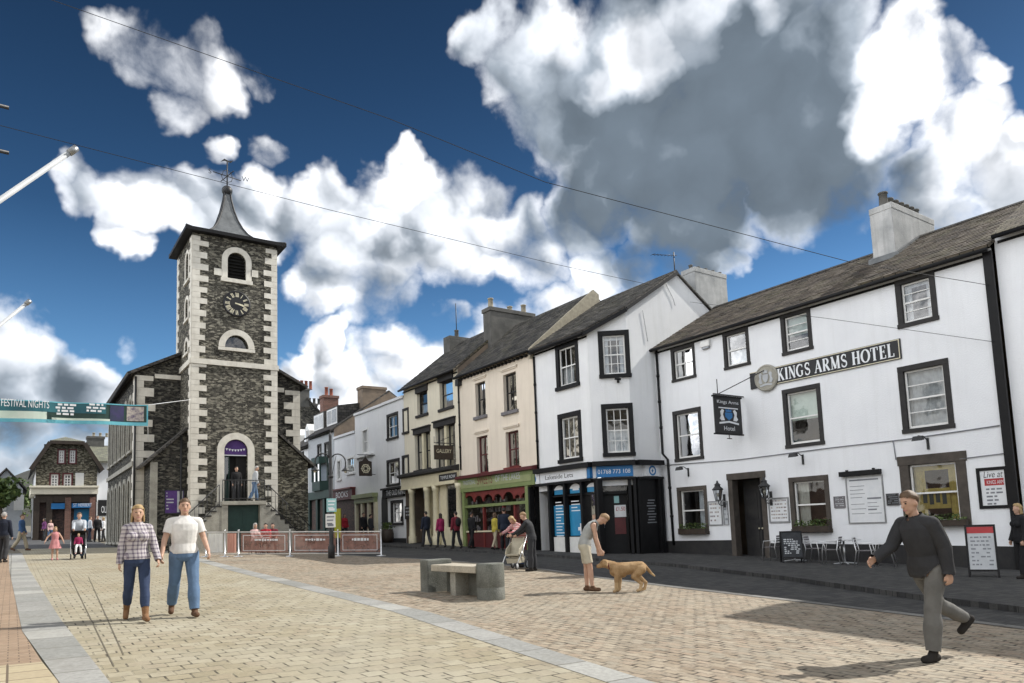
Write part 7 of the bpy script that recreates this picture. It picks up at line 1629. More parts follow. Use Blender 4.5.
# ------------------------------------------------------------------ aluminium chairs and tables outside the hotel
def cafe_chair(c, yaw, label):
    t = thing('cafe_chair', tuple(c), label, 'chair', 'aluminium cafe chairs outside the hotel'); rot = Matrix.Rotation(yaw, 3, 'Z'); Q = lambda x, y, z: c + rot @ Vector((x, y, z))
    for sx in (-1, 1):
        m = MB(); m.tube([Q(sx * .27, .22, 0), Q(sx * .25, .20, .44), Q(sx * .25, .16, .64), Q(sx * .25, -.16, .66), Q(sx * .24, -.22, .62)], .014, 6); m.build('leg', 'aluminium', t)
        m = MB(); m.tube([Q(sx * .25, -.28, 0), Q(sx * .23, -.2, .44), Q(sx * .22, -.27, .82)], .014, 6); m.build('leg', 'aluminium', t)
    m = MB()
    for i in range(7): m.hexa([Q(-.24, -.19 + i * .06, .435), Q(.24, -.19 + i * .06, .435), Q(.24, -.145 + i * .06, .435), Q(-.24, -.145 + i * .06, .435), Q(-.24, -.19 + i * .06, .45), Q(.24, -.19 + i * .06, .45), Q(.24, -.145 + i * .06, .45), Q(-.24, -.145 + i * .06, .45)])
    m.build('seat', 'slate_lilac', t)
    m = MB()
    for i in range(4):
        z = .54 + i * .075; o = -.215 - (z - .44) * .17; m.hexa([Q(-.22, o, z), Q(.22, o, z), Q(.22, o - .014, z), Q(-.22, o - .014, z), Q(-.22, o - .01, z + .055), Q(.22, o - .01, z + .055), Q(.22, o - .024, z + .055), Q(-.22, o - .024, z + .055)])
    m.build('backrest', 'slate_lilac', t); return t
def cafe_table(c, label):
    t = thing('cafe_table', tuple(c), label, 'table', 'aluminium cafe tables outside the hotel'); m = MB(); m.box(c.x - .36, c.x + .36, c.y - .36, c.y + .36, c.z + .70, c.z + .725); m.build('tabletop', 'aluminium', t, bevel=.01)
    m = MB(); m.lathe([(.03, .04), (.03, .70)], c, 10); m.build('pedestal', 'aluminium', t)
    m = MB()
    for k in range(4): a = math.pi / 4 + k * math.pi / 2; m.bar(c + Vector((0, 0, .05)), c + Vector((math.cos(a) * .34, math.sin(a) * .34, .015)), .05, .025)
    m.build('foot', 'aluminium', t)
pv = lambda px, py: (lambda q: Vector((q.x, q.y, gz(q.x, q.y) + PV)))(gp(px, py))
XT = 20.75
def at_px(px, X, off=PV):
    r = ray(px, 560); y = X * r.y / r.x; return Vector((X, y, gz(X, y) + off))
cafe_table(at_px(795, XT + .15), 'aluminium table behind the chalkboard A-board'); cafe_table(at_px(845, XT), 'aluminium table below the hotel menu board')
cafe_chair(at_px(773, XT - .1), math.radians(10), 'aluminium chair left of the chalkboard, by the hotel door'); cafe_chair(at_px(816, XT - .1), math.radians(190), 'aluminium chair right of the chalkboard, facing away from the menu board table')
cafe_chair(at_px(832, XT - .45), math.radians(20), 'aluminium chair left of the menu board table'); cafe_chair(at_px(866, XT - .35), math.radians(200), 'aluminium chair right of the menu board table'); cafe_chair(at_px(885, XT - .1), math.radians(20), 'aluminium chair below the plaque and curtained window'); 

# planter by the pub
pp = at_px(388, 18.5); pl_ = thing('barrel_planter', tuple(pp), 'dark barrel planter with greenery outside the white pub', 'planter')
m = MB(); m.lathe([(.30, 0), (.38, .3), (.38, .5), (.32, .8), (.28, .8), (.28, .7)], pp, 14); m.build('barrel', 'dark_timber', pl_)
m = MB(); rr = random.Random(1)
for i in range(160):
    c = pp + Vector((rr.gauss(0, .16), rr.gauss(0, .16), .8 + rr.random() * .4)); n = Vector((rr.gauss(0, 1), rr.gauss(0, 1), rr.gauss(0, 1))).normalized(); a = n.orthogonal().normalized() * .06; b = n.cross(a) * .7; m.poly([c - a, c - b, c + a, c + b], rr.choice((0, 1)))
m.build('foliage', ['leaf', 'leaf_light'], pl_)
# ------------------------------------------------------------------ people
surf('skin', (.52, .33, .24), (.46, .28, .20), 14, .55, .06, 60); surf('hair_blonde', (.42, .30, .15), (.30, .20, .09), 30, .6, .3, 90); surf('hair_brown', (.13, .08, .045), (.08, .05, .03), 30, .6, .3, 90); surf('hair_dark', (.03, .024, .02), (.02, .016, .014), 30, .6, .3, 90); surf('hair_sandy', (.33, .22, .12), (.24, .15, .08), 30, .6, .3, 90); surf('hair_grey', (.45, .44, .42), (.32, .31, .3), 30, .6, .3, 90)
def cloth(name, c, k=.75): surf(name, c, tuple(x * k for x in c), 6, .9, .25, 26)
for nm, c in (('denim_dark', (.035, .055, .115)), ('denim', (.12, .2, .33)), ('tee_white', (.76, .75, .73)), ('vest_grey', (.36, .37, .36)), ('shorts_cream', (.50, .46, .36)), ('leather_brown', (.13, .07, .04)), ('boot_tan', (.26, .14, .07)), ('navy', (.014, .019, .036)), ('black_cloth', (.012, .012, .014)), ('trouser_grey', (.15, .148, .14)), ('beige_cloth', (.46, .40, .29)), ('shirt_blue', (.05, .11, .24)), ('pink_dress', (.55, .24, .25)), ('magenta_cloth', (.30, .02, .09)), ('maroon_cloth', (.16, .018, .03)), ('red_cloth', (.42, .025, .04)), ('yellow_cloth', (.46, .38, .06)), ('pale_blue_cloth', (.50, .54, .60)), ('pink_pale', (.66, .45, .43)), ('purple_top', (.17, .05, .16)), ('charcoal', (.035, .036, .04)), ('dark_shoe', (.02, .017, .015))): cloth(nm, c)
def check(name, a, b, c):
    m, nt_, bs_ = new_mat(name); p = pos(nt_); sp_ = _n(nt_, 'ShaderNodeSeparateXYZ'); nt_.links.new(p, sp_.inputs[0])
    def st(o, f): w_ = mathn(nt_, 'FRACT', mathn(nt_, 'MULTIPLY', o, f)); return mathn(nt_, 'GREATER_THAN', w_, .62)
    x = mathn(nt_, 'ADD', sp_.outputs[0], mathn(nt_, 'MULTIPLY', sp_.outputs[1], .6)); f = mathn(nt_, 'MULTIPLY', mathn(nt_, 'ADD', st(x, 19), st(sp_.outputs[2], 17)), .5)
    r = ramp(nt_, [(0, a), (.5, b), (1, c)]); nt_.links.new(f, r.inputs[0]); nt_.links.new(r.outputs[0], bs_.inputs['Base Color']); bs_.inputs['Roughness'].default_value = .9
check('check_shirt', (.52, .49, .50), (.30, .27, .31), (.13, .11, .15)); check('check_red', (.62, .50, .48), (.45, .16, .16), (.32, .05, .06))

def capsule(mb, p0, r0, p1, r1, n=10, sq=None):
    p0, p1 = Vector(p0), Vector(p1); L = (p1 - p0).length; ax = (p1 - p0).normalized() if L > 1e-6 else Vector((0, 0, 1)); prof = []
    for i in range(5): a = -math.pi / 2 + math.pi / 2 * i / 4; prof.append((max(r0 * math.cos(a), 1e-4), r0 * math.sin(a)))
    for i in range(5): a = math.pi / 2 * i / 4; prof.append((max(r1 * math.cos(a), 1e-4), L + r1 * math.sin(a)))
    mb.lathe(prof, p0, n, axis=ax)
def remeshed(mb, voxel, name, smooth=1):
    me = bpy.data.meshes.new(name); me.from_pydata([tuple(v) for v in mb.v], [], mb.f)
    bm = bmesh.new(); bm.from_mesh(me); bmesh.ops.recalc_face_normals(bm, faces=bm.faces); bm.to_mesh(me); bm.free()
    o = bpy.data.objects.new(name, me); COL.objects.link(o); md = o.modifiers.new('r', 'REMESH'); md.mode = 'VOXEL'; md.voxel_size = voxel; md.use_smooth_shade = True
    if smooth: s = o.modifiers.new('s', 'SMOOTH'); s.factor = .5; s.iterations = smooth
    dg = bpy.context.evaluated_depsgraph_get(); out = bpy.data.meshes.new_from_object(o.evaluated_get(dg)); bpy.data.objects.remove(o); bpy.data.meshes.remove(me); return out
def arr(me):
    n = len(me.vertices); v = np.empty(n * 3); me.vertices.foreach_get('co', v); nv = np.empty(n * 3); me.vertices.foreach_get('normal', nv)
    return v.reshape(-1, 3), nv.reshape(-1, 3), [tuple(p.vertices) for p in me.polygons]
def wob(v, f, seed=0): return .5 + .31 * (np.sin(v[:, 0] * f + seed) * np.sin(v[:, 1] * f * 1.13 + 1.7 + seed) + .6 * np.sin(v[:, 2] * f * .8 + v[:, 0] * f * .6 + seed))
def submesh(name, v, f, mat, parent):
    me = bpy.data.meshes.new(name); used = sorted({i for q in f for i in q}); mp = {i: k for k, i in enumerate(used)}
    me.from_pydata([tuple(v[i]) for i in used], [], [tuple(mp[i] for i in q) for q in f]); me.polygons.foreach_set('use_smooth', [True] * len(f)); me.materials.append(M[mat])
    o = bpy.data.objects.new(name, me); COL.objects.link(o); o.parent = parent; o['base'] = parent['base']; return o
LEG_STAND = (0.03, .04, .04)
def person(pos_, fwd, H, label, top='navy', bottom='denim', shoe='dark_shoe', hair='hair_brown', long_hair=False, lean=.0, bend=.0, head=.0, legL=LEG_STAND, legR=LEG_STAND, armL=(.06, .25, .14), armR=(.06, .25, .14), sleeve='long', legs='long', woman=False, skirt=None, face=False, voxel=.013, seat=None, wide=1.0, footL=0, footR=0, bag=None, group='people in the square', coat=False, hood=False, headturn=0, grip=.9):
    s = H / 1.75; fw = Vector((fwd[0], fwd[1], 0)).normalized(); rt = Vector((fw.y, -fw.x, 0)); up = Vector((0, 0, 1))
    sw = (.148 if woman else .168) * wide; hw = .09 * wide
    J = {}; P = Vector((0, 0, 0))
    def leg(sg, q, foot):
        a, k, b = q; d = Vector((sg * math.sin(b), math.sin(a) * math.cos(b), -math.cos(a) * math.cos(b))); hip = P + Vector((sg * hw, 0, -.03)); kn = hip + d * .43
        a2 = a - k; d2 = Vector((sg * math.sin(b * .5), math.sin(a2) * math.cos(b * .5), -math.cos(a2) * math.cos(b * .5))); an = kn + d2 * .41
        ft = foot; f = Vector((sg * .12, math.cos(ft), math.sin(ft))).normalized(); dn = Vector((0, math.sin(ft) * 1.0, -math.cos(ft)))
        heel = an - f * .04 + dn * .05; toe = an + f * .165 + dn * .058; return hip, kn, an, heel, toe
    LL, RL = leg(-1, legL, footL), leg(1, legR, footR)
    lo = min(min(q[3].z, q[4].z) for q in (LL, RL)) - .035
    u = lambda a: Vector((0, math.sin(a), math.cos(a)))
    wa = P + u(lean * .7) * .14; che = wa + u(lean + bend * .5) * .20; nk = che + u(lean + bend) * .19; aN = lean + bend
    hd_a = aN * .75 + head; nk2 = nk + u(aN * .9) * .05; hc = nk + u(hd_a) * .165 + Vector((0, .015, 0))
    mb = MB(); bones = []
    def cap(p0, r0, p1, r1, tag0, tag1=None, split=2.0, n=10): capsule(mb, p0, r0, p1, r1, n); bones.append((Vector(p0), Vector(p1), (r0 + r1) / 2, tag0, tag1 or tag0, split))
    # trunk as lofted ellipses
    wq = .92 if woman else 1.0
    rings = [(P - u(lean * .5) * .11, .10, .085, lean * .5), (P - u(lean * .5) * .06, .155, .115, lean * .5), (P + u(lean * .6) * .03, .165 if not woman else .17, .118, lean * .6), (wa, .135 * wq, .098, lean), ((wa + che) / 2, .15 * wq, .108, lean + bend * .3), (che, .168 * wq, .118, lean + bend * .6), (che + u(aN) * .09, .172 * wq, .108, aN), (nk - u(aN) * .045, .125, .08, aN), (nk + u(aN) * .0, .065, .06, aN), (nk + u(aN) * .02, .05, .052, aN)]
    vs_ = []; fs_ = []; n = 18
    for (c, rx, ry, an) in rings:
        yv = Vector((0, math.cos(an), -math.sin(an)))
        for j in range(n): t = 2 * math.pi * j / n; vs_.append(c + Vector((1, 0, 0)) * rx * wide * math.cos(t) + yv * ry * wide * math.sin(t))
    for i in range(len(rings) - 1):
        for j in range(n): fs_.append((i * n + j, i * n + (j + 1) % n, (i + 1) * n + (j + 1) % n, (i + 1) * n + j))
    fs_ += [tuple(range(n))[::-1], tuple((len(rings) - 1) * n + j for j in range(n))]; mb.mesh(vs_, fs_)
    bones.append((P - u(lean) * (.09 if not coat else .16), P - u(lean * .6) * (.03 if not coat else .12), .15, 'bottom', 'bottom', 2)); bones.append((P + u(lean) * (.015 if not coat else -.07), che + u(aN) * .09, .15, 'top', 'top', 2)); bones.append((che + u(aN) * .1, nk - u(aN) * .075, .115, 'top', 'top', 2)); bones.append((nk - u(aN) * .01, nk - u(aN) * (.06 if not coat else .02) + Vector((0, math.cos(aN) * .07, -math.sin(aN) * .07)), .052, 'neck', 'neck', 2))
    if woman:
        for sg in (-1, 1): c = che + Vector((sg * .07, .085, -.0)); mb.ball(c, .066, n=12, k=8)
    cap(nk - u(aN) * .045, .06, hc - u(hd_a) * .07, .05, 'neck')
    # head
    R_h = Matrix.Rotation(-hd_a, 3, 'X') @ Matrix.Rotation(headturn, 3, 'Z')
    hp = lambda x, y, z: hc + R_h @ Vector((x, y, z))
    hb = MB(); hb.ball((0, 0, .015), 1, n=18, k=14, sc=(.074, .094, .104)); mb.mesh([hp(*q) for q in hb.v], hb.f)
    hb = MB(); hb.ball((0, .012, -.045), 1, n=14, k=10, sc=(.060, .076, .072)); mb.mesh([hp(*q) for q in hb.v], hb.f)
    hb = MB(); hb.ball((0, .062, -.092), 1, n=10, k=8, sc=(.026, .022, .022)); mb.mesh([hp(*q) for q in hb.v], hb.f)
    capsule(mb, hp(0, .088, .012), .010, hp(0, .106, -.022), .015, 8)
    for sg in (-1, 1):
        hb = MB(); hb.ball((sg * .077, -.004, -.01), 1, n=8, k=8, sc=(.011, .02, .032)); mb.mesh([hp(*q) for q in hb.v], hb.f)
    bones.append((hp(0, 0, -.04), hp(0, 0, .03), .09, 'head', 'head', 2))
    for sg, L_, foot in ((-1, LL, footL), (1, RL, footR)):
        hip, kn, an, heel, toe = L_; th_r = .088 if not woman else .085
        cap(hip, th_r * wide, kn, .058, 'bottom', 'bottom' if legs != 'shorts' else 'skin', .82 if legs == 'shorts' else 2); cap(kn, .056, kn.lerp(an, .35), .058, 'bottom' if legs == 'long' else 'skin'); cap(kn.lerp(an, .35), .057, an, .038, 'bottom' if legs == 'long' else 'skin', 'shoe', .93 if shoe[:4] != 'boot' else .55)
        cap(heel, .036, toe - (toe - heel) * .15, .034, 'shoe'); cap(an, .038, heel.lerp(toe, .45), .036, 'shoe')
    for sg, q in ((-1, armL), (1, armR)):
        a, e, b = q; sh = nk - u(aN) * .055 + Vector((sg * sw, 0, 0)); a0 = a
        d = Vector((sg * math.sin(b), math.sin(a0) * math.cos(b), -math.cos(a0) * math.cos(b))); el = sh + d * .285
        a1 = a0 + e; d2 = Vector((sg * math.sin(b * .6), math.sin(a1) * math.cos(b * .6), -math.cos(a1) * math.cos(b * .6))); wr = el + d2 * .25
        capsule(mb, nk - u(aN) * .05 + Vector((sg * .05, 0, .0)), .055, sh - u(aN) * .012, .054); 
        cap(sh - u(aN) * .015, .054 if not woman else .047, el, .041, 'top', 'top' if sleeve == 'long' else 'skin', 2 if sleeve == 'long' else (.62 if sleeve == 'short' else .0)); cap(el, .043, wr, .028, 'top' if sleeve == 'long' else 'skin')
        # hand: palm, four curled fingers, thumb
        fwv = Vector((0, 1, 0)); c = (fwv - d2 * fwv.dot(d2)); c = c.normalized() if c.length > .2 else Vector((0, 0, 1)); nrm = d2.cross(c).normalized() * (1 if sg < 0 else -1)
        if nrm.dot(Vector((-sg, 0, 0))) < 0: nrm = -nrm
        for k in range(4): o = c * ((k - 1.5) * .019); capsule(mb, wr + d2 * .015 + o * .7, .017, wr + d2 * .075 + o, .0125, 8)
        for k, ln in enumerate((.030, .036, .038, .033)):
            o = c * ((k - 1.5) * .0205); p0 = wr + d2 * .08 + o; p1 = p0 + (d2 * math.cos(grip * .5) + nrm * math.sin(grip * .5)) * ln; p2 = p1 + (d2 * math.cos(grip * 1.3) + nrm * math.sin(grip * 1.3)) * ln * .9
            capsule(mb, p0, .0105, p1, .0100, 8); capsule(mb, p1, .0100, p2, .009, 8)
        t0 = wr + d2 * .03 + c * .022; t1 = t0 + (d2 * .6 + c * .7 + nrm * .3).normalized() * .038; capsule(mb, t0, .013, t1, .0115, 8); capsule(mb, t1, .0115, t1 + (d2 * .9 + c * .15 + nrm * .3).normalized() * .032, .0095, 8)
        bones.append((wr, wr + d2 * .15, .03, 'skin', 'skin', 2))
    me = remeshed(mb, voxel / s, 'person', 1)
    v, nv, f = arr(me); bpy.data.meshes.remove(me)
    cen = np.array([v[list(q)].mean(axis=0) for q in f]); best = np.full(len(f), 1e9); tg = np.zeros(len(f), int); names = ['skin', 'top', 'bottom', 'shoe', 'head', 'neck']
    for (a, b, r, t0, t1, spl) in bones:
        a_, b_ = np.array(a), np.array(b); ab = b_ - a_; t = np.clip(((cen - a_) @ ab) / max(ab @ ab, 1e-9), 0, 1); d = np.linalg.norm(cen - (a_ + t[:, None] * ab), axis=1) - r
        k = d < best; best[k] = d[k]; tg[k] = np.where(t[k] < spl, names.index(t0), names.index(t1))
    X = np.array(rt), np.array(fw), np.array(up)
    def world(q): return (q[:, :1] * X[0] + q[:, 1:2] * X[1] + (q[:, 2:3] - (lo if seat is None else seat)) * X[2]) * s
    base = Vector(pos_); me = bpy.data.meshes.new('person'); wv_ = world(v); me.from_pydata([tuple(q) for q in wv_], [], f); me.polygons.foreach_set('use_smooth', [True] * len(f)); me.materials.append(M['skin'])
    o = bpy.data.objects.new('person', me); COL.objects.link(o); o.location = base; o['base'] = tuple(base); tag(o, label, 'person', group)
    def part(nm, mask, off, mat, w_=.006, fr=21, cond=None):
        ff = [f[i] for i in np.nonzero(mask)[0]]
        if not ff: return None
        vv = v + nv * (off + w_ * wob(v, fr, len(nm)))[:, None] if not isinstance(off, np.ndarray) else v + nv * off[:, None]
        return submesh(nm, world(vv), ff, mat, o)
    ti = lambda n_: tg == names.index(n_)
    part('shirt' if not coat else 'jacket', ti('top'), .014 if not coat else .022, top, .012 if not coat else .016, 19)
    loose = (.008 if woman else .012) + (.004 if woman else .017) * np.clip((-.30 - v[:, 2]) / .35, 0, 1) + .010 * wob(v, 23, 2) * wob(v, 41, 5) * 1.4
    part('trousers' if legs == 'long' else 'shorts', ti('bottom'), loose if legs == 'long' else .022, bottom, .006, 24); [part('shoe', ti('shoe') & (cen[:, 0] * q_ > 0), .007, shoe, .001) for q_ in (-1, 1)]
    hl = (cen - np.array(hc)) @ np.array(R_h)      # head coordinates
    hm = ti('head') & ((hl[:, 2] > .062 - .95 * np.clip(-hl[:, 1] + .03, 0, 1)) & ((hl[:, 1] < .062) | (hl[:, 2] > .075)) & ~((np.abs(hl[:, 0]) > .07) & (hl[:, 2] < .03) & (hl[:, 1] > -.03)))
    if hood: hm = ti('head') & (hl[:, 1] < .05)
    hv = (v - np.array(hc)) @ np.array(R_h); ho = part('hair', hm, (.004 + (.014 if not long_hair else .022) * np.clip(.35 + (hv[:, 2] - .05) / .05 - (hv[:, 1] - .03) / .09, 0, 1)) * (.75 + .5 * wob(v, 70, 1)), hair)
    if long_hair and ho is not None:
        hb2 = MB(); rr = random.Random(3)
        for i in range(16):
            th = math.pi * (1.02 + .96 * i / 15); x, y = .078 * math.cos(th), .088 * math.sin(th) * .9
            capsule(hb2, hp(x * .9, y * .9 + .0, .05), .02, hp(x * 1.12, y * 1.12 - .005, -.10 + rr.uniform(-.03, .02)), .017, 7)
        mm_ = remeshed(hb2, .012, 'hair', 1); v2, n2, f2 = arr(mm_); bpy.data.meshes.remove(mm_); submesh('hair', world(v2), f2, hair, o)
    if skirt:
        kb = MB(); z0, z1 = .10, -.34; n = 24
        for i in range(n):
            t0, t1 = 2 * math.pi * i / n, 2 * math.pi * (i + 1) / n; g = lambda t, r, z: Vector((r * 1.1 * math.cos(t) * (1 + .05 * math.sin(7 * t)), r * .9 * math.sin(t) * (1 + .05 * math.sin(7 * t)), z))
            kb.poly([g(t0, .155, z0), g(t1, .155, z0), g(t1, .27, z1), g(t0, .27, z1)], 0, True)
        submesh('skirt', world(np.array([tuple(q) for q in kb.v])), kb.f, skirt, o)
    if face:
        e = MB()
        for sg in (-1, 1): eb = MB(); eb.ball((0, 0, 0), 1, n=8, k=6, sc=(.012, .008, .0075)); e.mesh([hp(sg * .031 + q.x, .0835 + q.y, .012 + q.z) for q in eb.v], eb.f)
        for sg in (-1, 1): c = e.v; pass
        e1 = MB(); e1.mesh(e.v[:len(e.v) // 2], [q for q in e.f if max(q) < len(e.v) // 2]); e2 = MB(); k = len(e.v) // 2; e2.mesh(e.v[k:], [tuple(i - k for i in q) for q in e.f if min(q) >= k])
        for q in (e1, e2): submesh('eye', world(np.array([tuple(x) for x in q.v])), q.f, 'black_cloth', o)
        bmw = MB()
        for sg in (-1, 1): capsule(bmw, hp(sg * .018, .089, .032), .0045, hp(sg * .045, .079, .033), .004, 6)
        mo = MB(); capsule(mo, hp(-.022, .083, -.062), .0045, hp(.022, .083, -.062), .0045, 6); mo2 = MB(); capsule(mo2, hp(-.014, .0865, -.0625), .005, hp(.014, .0865, -.0625), .005, 6); mo.mesh(mo2.v, mo2.f)
        submesh('mouth', world(np.array([tuple(x) for x in mo.v])), mo.f, 'pink_dress', o); submesh('eyebrows', world(np.array([tuple(x) for x in bmw.v])), bmw.f, hair, o)
    if bag:
        g = MB(); c = che + Vector((0, -.20, -.02)); bb = MB(); bb.ball(c, 1, n=14, k=10, sc=(.16, .11, .22)); mb2 = remeshed(bb, .02, 'backpack', 2); v2, n2, f2 = arr(mb2); bpy.data.meshes.remove(mb2); submesh('backpack', world(v2), f2, bag, o)
    return o
def stride(a=.36, k=.12, b=.04, k2=.38): return (a, k, b), (-a * .8, k2, b)
def gpos(px, py, dz=.012): q = gp(px, py); return ground(q.x, q.y, dz)
def toward(p, px=None): d = Vector((-p[0], -p[1], 0)); return d.normalized()
RIGHT = Vector((.8217, -.5687, 0)); AWAY = Vector((.569, .8157, 0))

# couple walking towards the camera
pw = gpos(136, 622); lf, lb_2 = stride(.30, .10, .03, .40)
person(pw, (-.05, -1), 1.69, 'woman in checked shirt, dark jeans and tan boots walking hand in hand', 'check_shirt', 'denim_dark', 'boot_tan', 'hair_blonde', True, legL=lf, legR=lb_2, footR=-.55, armL=(.10, .35, .30), armR=(-.15, .2, .20), woman=True, face=True, voxel=.009, sleeve='long', group='couple walking hand in hand')
pm = gpos(183.5, 617); 
person(pm, (-.08, -1), 1.81, 'man in white T-shirt and blue jeans walking hand in hand', 'tee_white', 'denim', 'leather_brown', 'hair_brown', legL=(.26, .08, .05), legR=(-.24, .42, .05), footR=-.5, armL=(.12, .55, .30), armR=(.16, .3, .30), sleeve='short', face=True, voxel=.009, wide=1.12, group='couple walking hand in hand')
# man bending over the dog
pdm = gpos(587, 592)
person(pdm, RIGHT * .97 - AWAY * .1, 1.72, 'man in grey vest and cream shorts bending towards a tan dog', 'vest_grey', 'shorts_cream', 'boot_brown' if False else 'leather_brown', 'hair_sandy', lean=.26, bend=.48, head=.55, legL=(.02, .03, .05), legR=(.20, .12, .05), armL=(.02, .18, .05), armR=(.10, .22, .05), sleeve='none', legs='shorts', face=True, voxel=.009)
# the walker on the right
prm = gpos(936, 660)
person(prm, -RIGHT * .95 - AWAY * .28, 1.77, 'person in dark jacket and grey trousers striding left across shadow edge', 'charcoal', 'trouser_grey', 'dark_shoe', 'hair_brown', lean=.20, head=.1, legL=(.24, .14, .03), legR=(-.50, .62, .03), footR=-.75, armL=(-.38, .35, .12), armR=(.55, .5, .10), coat=True, face=True, voxel=.009, wide=1.1)
pre = at_px(1023.5, 19.0); person(pre, -RIGHT, 1.68, 'blonde person in black cut off by the right picture edge', 'black_cloth', 'black_cloth', 'dark_shoe', 'hair_blonde', True, legL=(.2, .1, .03), legR=(-.15, .3, .03), woman=True, coat=True)
# left edge
p = gpos(2.5, 563); person(p, (.35, 1), 1.76, 'grey haired man in navy jumper cut off by the left edge', 'navy', 'charcoal', 'dark_shoe', 'hair_grey', legL=(.15, .08, .04), legR=(-.1, .2, .04))
p = gpos(21, 551); person(p, (.8, -.3), 1.78, 'man in blue shirt and beige trousers walking at left', 'shirt_blue', 'beige_cloth', 'leather_brown', 'hair_brown', legL=(.3, .1, .04), legR=(-.25, .35, .04), footR=-.4, bag=None)
p = gpos(54.5, 560.5); person(p, (.1, -1), 1.22, 'little girl in pink dress standing beside the pushchair', 'pink_dress', 'pink_pale', 'pink_dress', 'hair_blonde', True, skirt='pink_dress', legs='shorts', sleeve='none', armL=(.1, .3, .5), armR=(.1, .2, .75), woman=False)
pc1 = gpos(78, 559.5); ppush = pc1 + Vector((.05, .62, 0)); ppush.z = gz(ppush.x, ppush.y)
person(ppush, (-.05, -1), 1.78, 'adult in pale blue top pushing the pushchair with a toddler', 'pale_blue_cloth', 'denim', 'dark_shoe', 'hair_brown', lean=.12, legL=(.2, .1, .04), legR=(-.2, .3, .04), footR=-.3, armL=(.55, .75, .06), armR=(.55, .75, .06), sleeve='long')
for (px_, py_, h, lb2, tp, bt_, hr, wmn, fw_) in ((44, 541, 1.62, 'woman in purple top outside the gabled shop', 'purple_top', 'charcoal', 'hair_dark', True, (-1, -.3)), (50, 541.5, 1.5, 'person in pale pink top outside the gabled shop', 'pink_pale', 'denim', 'hair_brown', True, (.5, -1)),
        (89.5, 542, 1.72, 'person in navy and white by the white cottage', 'pale_blue_cloth', 'navy', 'hair_brown', False, (1, .2)), (97, 542.5, 1.78, 'black clad person beside the OLD shop sign', 'black_cloth', 'black_cloth', 'hair_dark', False, (.2, -1)), (103, 542, 1.66, 'person in pale top at the corner of the moot hall', 'poster_white', 'charcoal', 'hair_blonde', True, (-1, 0))):
    p = gpos(px_, py_); person(p, fw_, h, lb2, tp, bt_, 'dark_shoe', hr, wmn, legL=(.12, .08, .04), legR=(-.1, .15, .04), woman=wmn, voxel=.016)
# pavement crowd by the shops: they stand on the raised pavement
for (px_, X_, h, lb2, tp, bt_, hr, wmn, fw_, ct, bg_) in (
        (427, 17.3, 1.76, 'man in navy coat walking up the pavement by cream shop', 'navy', 'charcoal', 'hair_dark', False, (-.1, 1), True, None), (441.5, 17.3, 1.64, 'woman in magenta jacket on pavement by cream shop', 'magenta_cloth', 'charcoal', 'hair_dark', True, (-.1, 1), True, None), (457, 17.2, 1.72, 'person in maroon jacket with dark rucksack by cream shop', 'maroon_cloth', 'black_cloth', 'hair_dark', False, (-.1, 1), True, 'black_cloth'),
        (472.5, 17.9, 1.70, 'person in black looking into the green shop window', 'black_cloth', 'black_cloth', 'hair_dark', False, (1, .1), True, None), (496, 18.0, 1.64, 'person in yellow jacket by the green shop', 'yellow_cloth', 'beige_cloth', 'hair_brown', True, (1, 0), True, None), (505.5, 17.8, 1.86, 'tall person in dark coat at the green shop door', 'navy', 'black_cloth', 'hair_dark', False, (.6, .8), True, None),
        (345, 17.8, 1.72, 'person in bright red jacket by the book shop', 'red_cloth', 'charcoal', 'hair_dark', True, (.2, -1), True, None), (364, 17.9, 1.78, 'person in black outside the narrow white house', 'black_cloth', 'black_cloth', 'hair_dark', False, (.3, -1), True, None), (371, 18.2, 1.68, 'person in dark grey behind the black clad one', 'charcoal', 'charcoal', 'hair_dark', False, (1, 0), True, None)):
    p = at_px(px_, X_); q_ = stride(.22, .1, .03, .25); person(p, fw_, h, lb2, tp, bt_, 'dark_shoe', hr, wmn, legL=q_[0], legR=q_[1], footR=-.25, woman=wmn, coat=ct, voxel=.014, bag=bg_)
# the pair with the pram
pb_ = gpos(533, 571.5); person(pb_, -RIGHT * .9 + AWAY * .3, 1.70, 'man in charcoal clothes standing beside the cream pram', 'charcoal', 'charcoal', 'dark_shoe', 'hair_sandy', lean=.18, bend=.2, head=.2, legL=(.05, .05, .05), legR=(.0, .05, .05), armL=(.7, .4, .05), armR=(.6, .5, .05))
pwq = gpos(521, 567.5); person(pwq, -RIGHT * .6 - AWAY * .6, 1.64, 'woman in red check top leaning over the cream pram', 'check_red', 'denim_dark', 'dark_shoe', 'hair_blonde', True, lean=.30, bend=.3, head=.3, legL=(.1, .1, .04), legR=(-.05, .05, .04), armL=(.8, .3, .05), armR=(.9, .3, .05), woman=True)
# moot hall: doorway and steps
lz = ZL - .02
person((uvy(235, 500)[0], YT - .25, lz), (.1, -1), 1.72, 'person in black standing in the moot hall doorway', 'black_cloth', 'charcoal', 'dark_shoe', 'hair_dark', voxel=.016)
person((LX1 - .35, YF + .75, lz), (1, -.2), 1.74, 'person in pale blue jeans at the head of the moot hall steps', 'poster_grey', 'denim', 'dark_shoe', 'hair_grey', lean=.15, legL=(.2, .1, .04), legR=(-.15, .3, .04), voxel=.016)
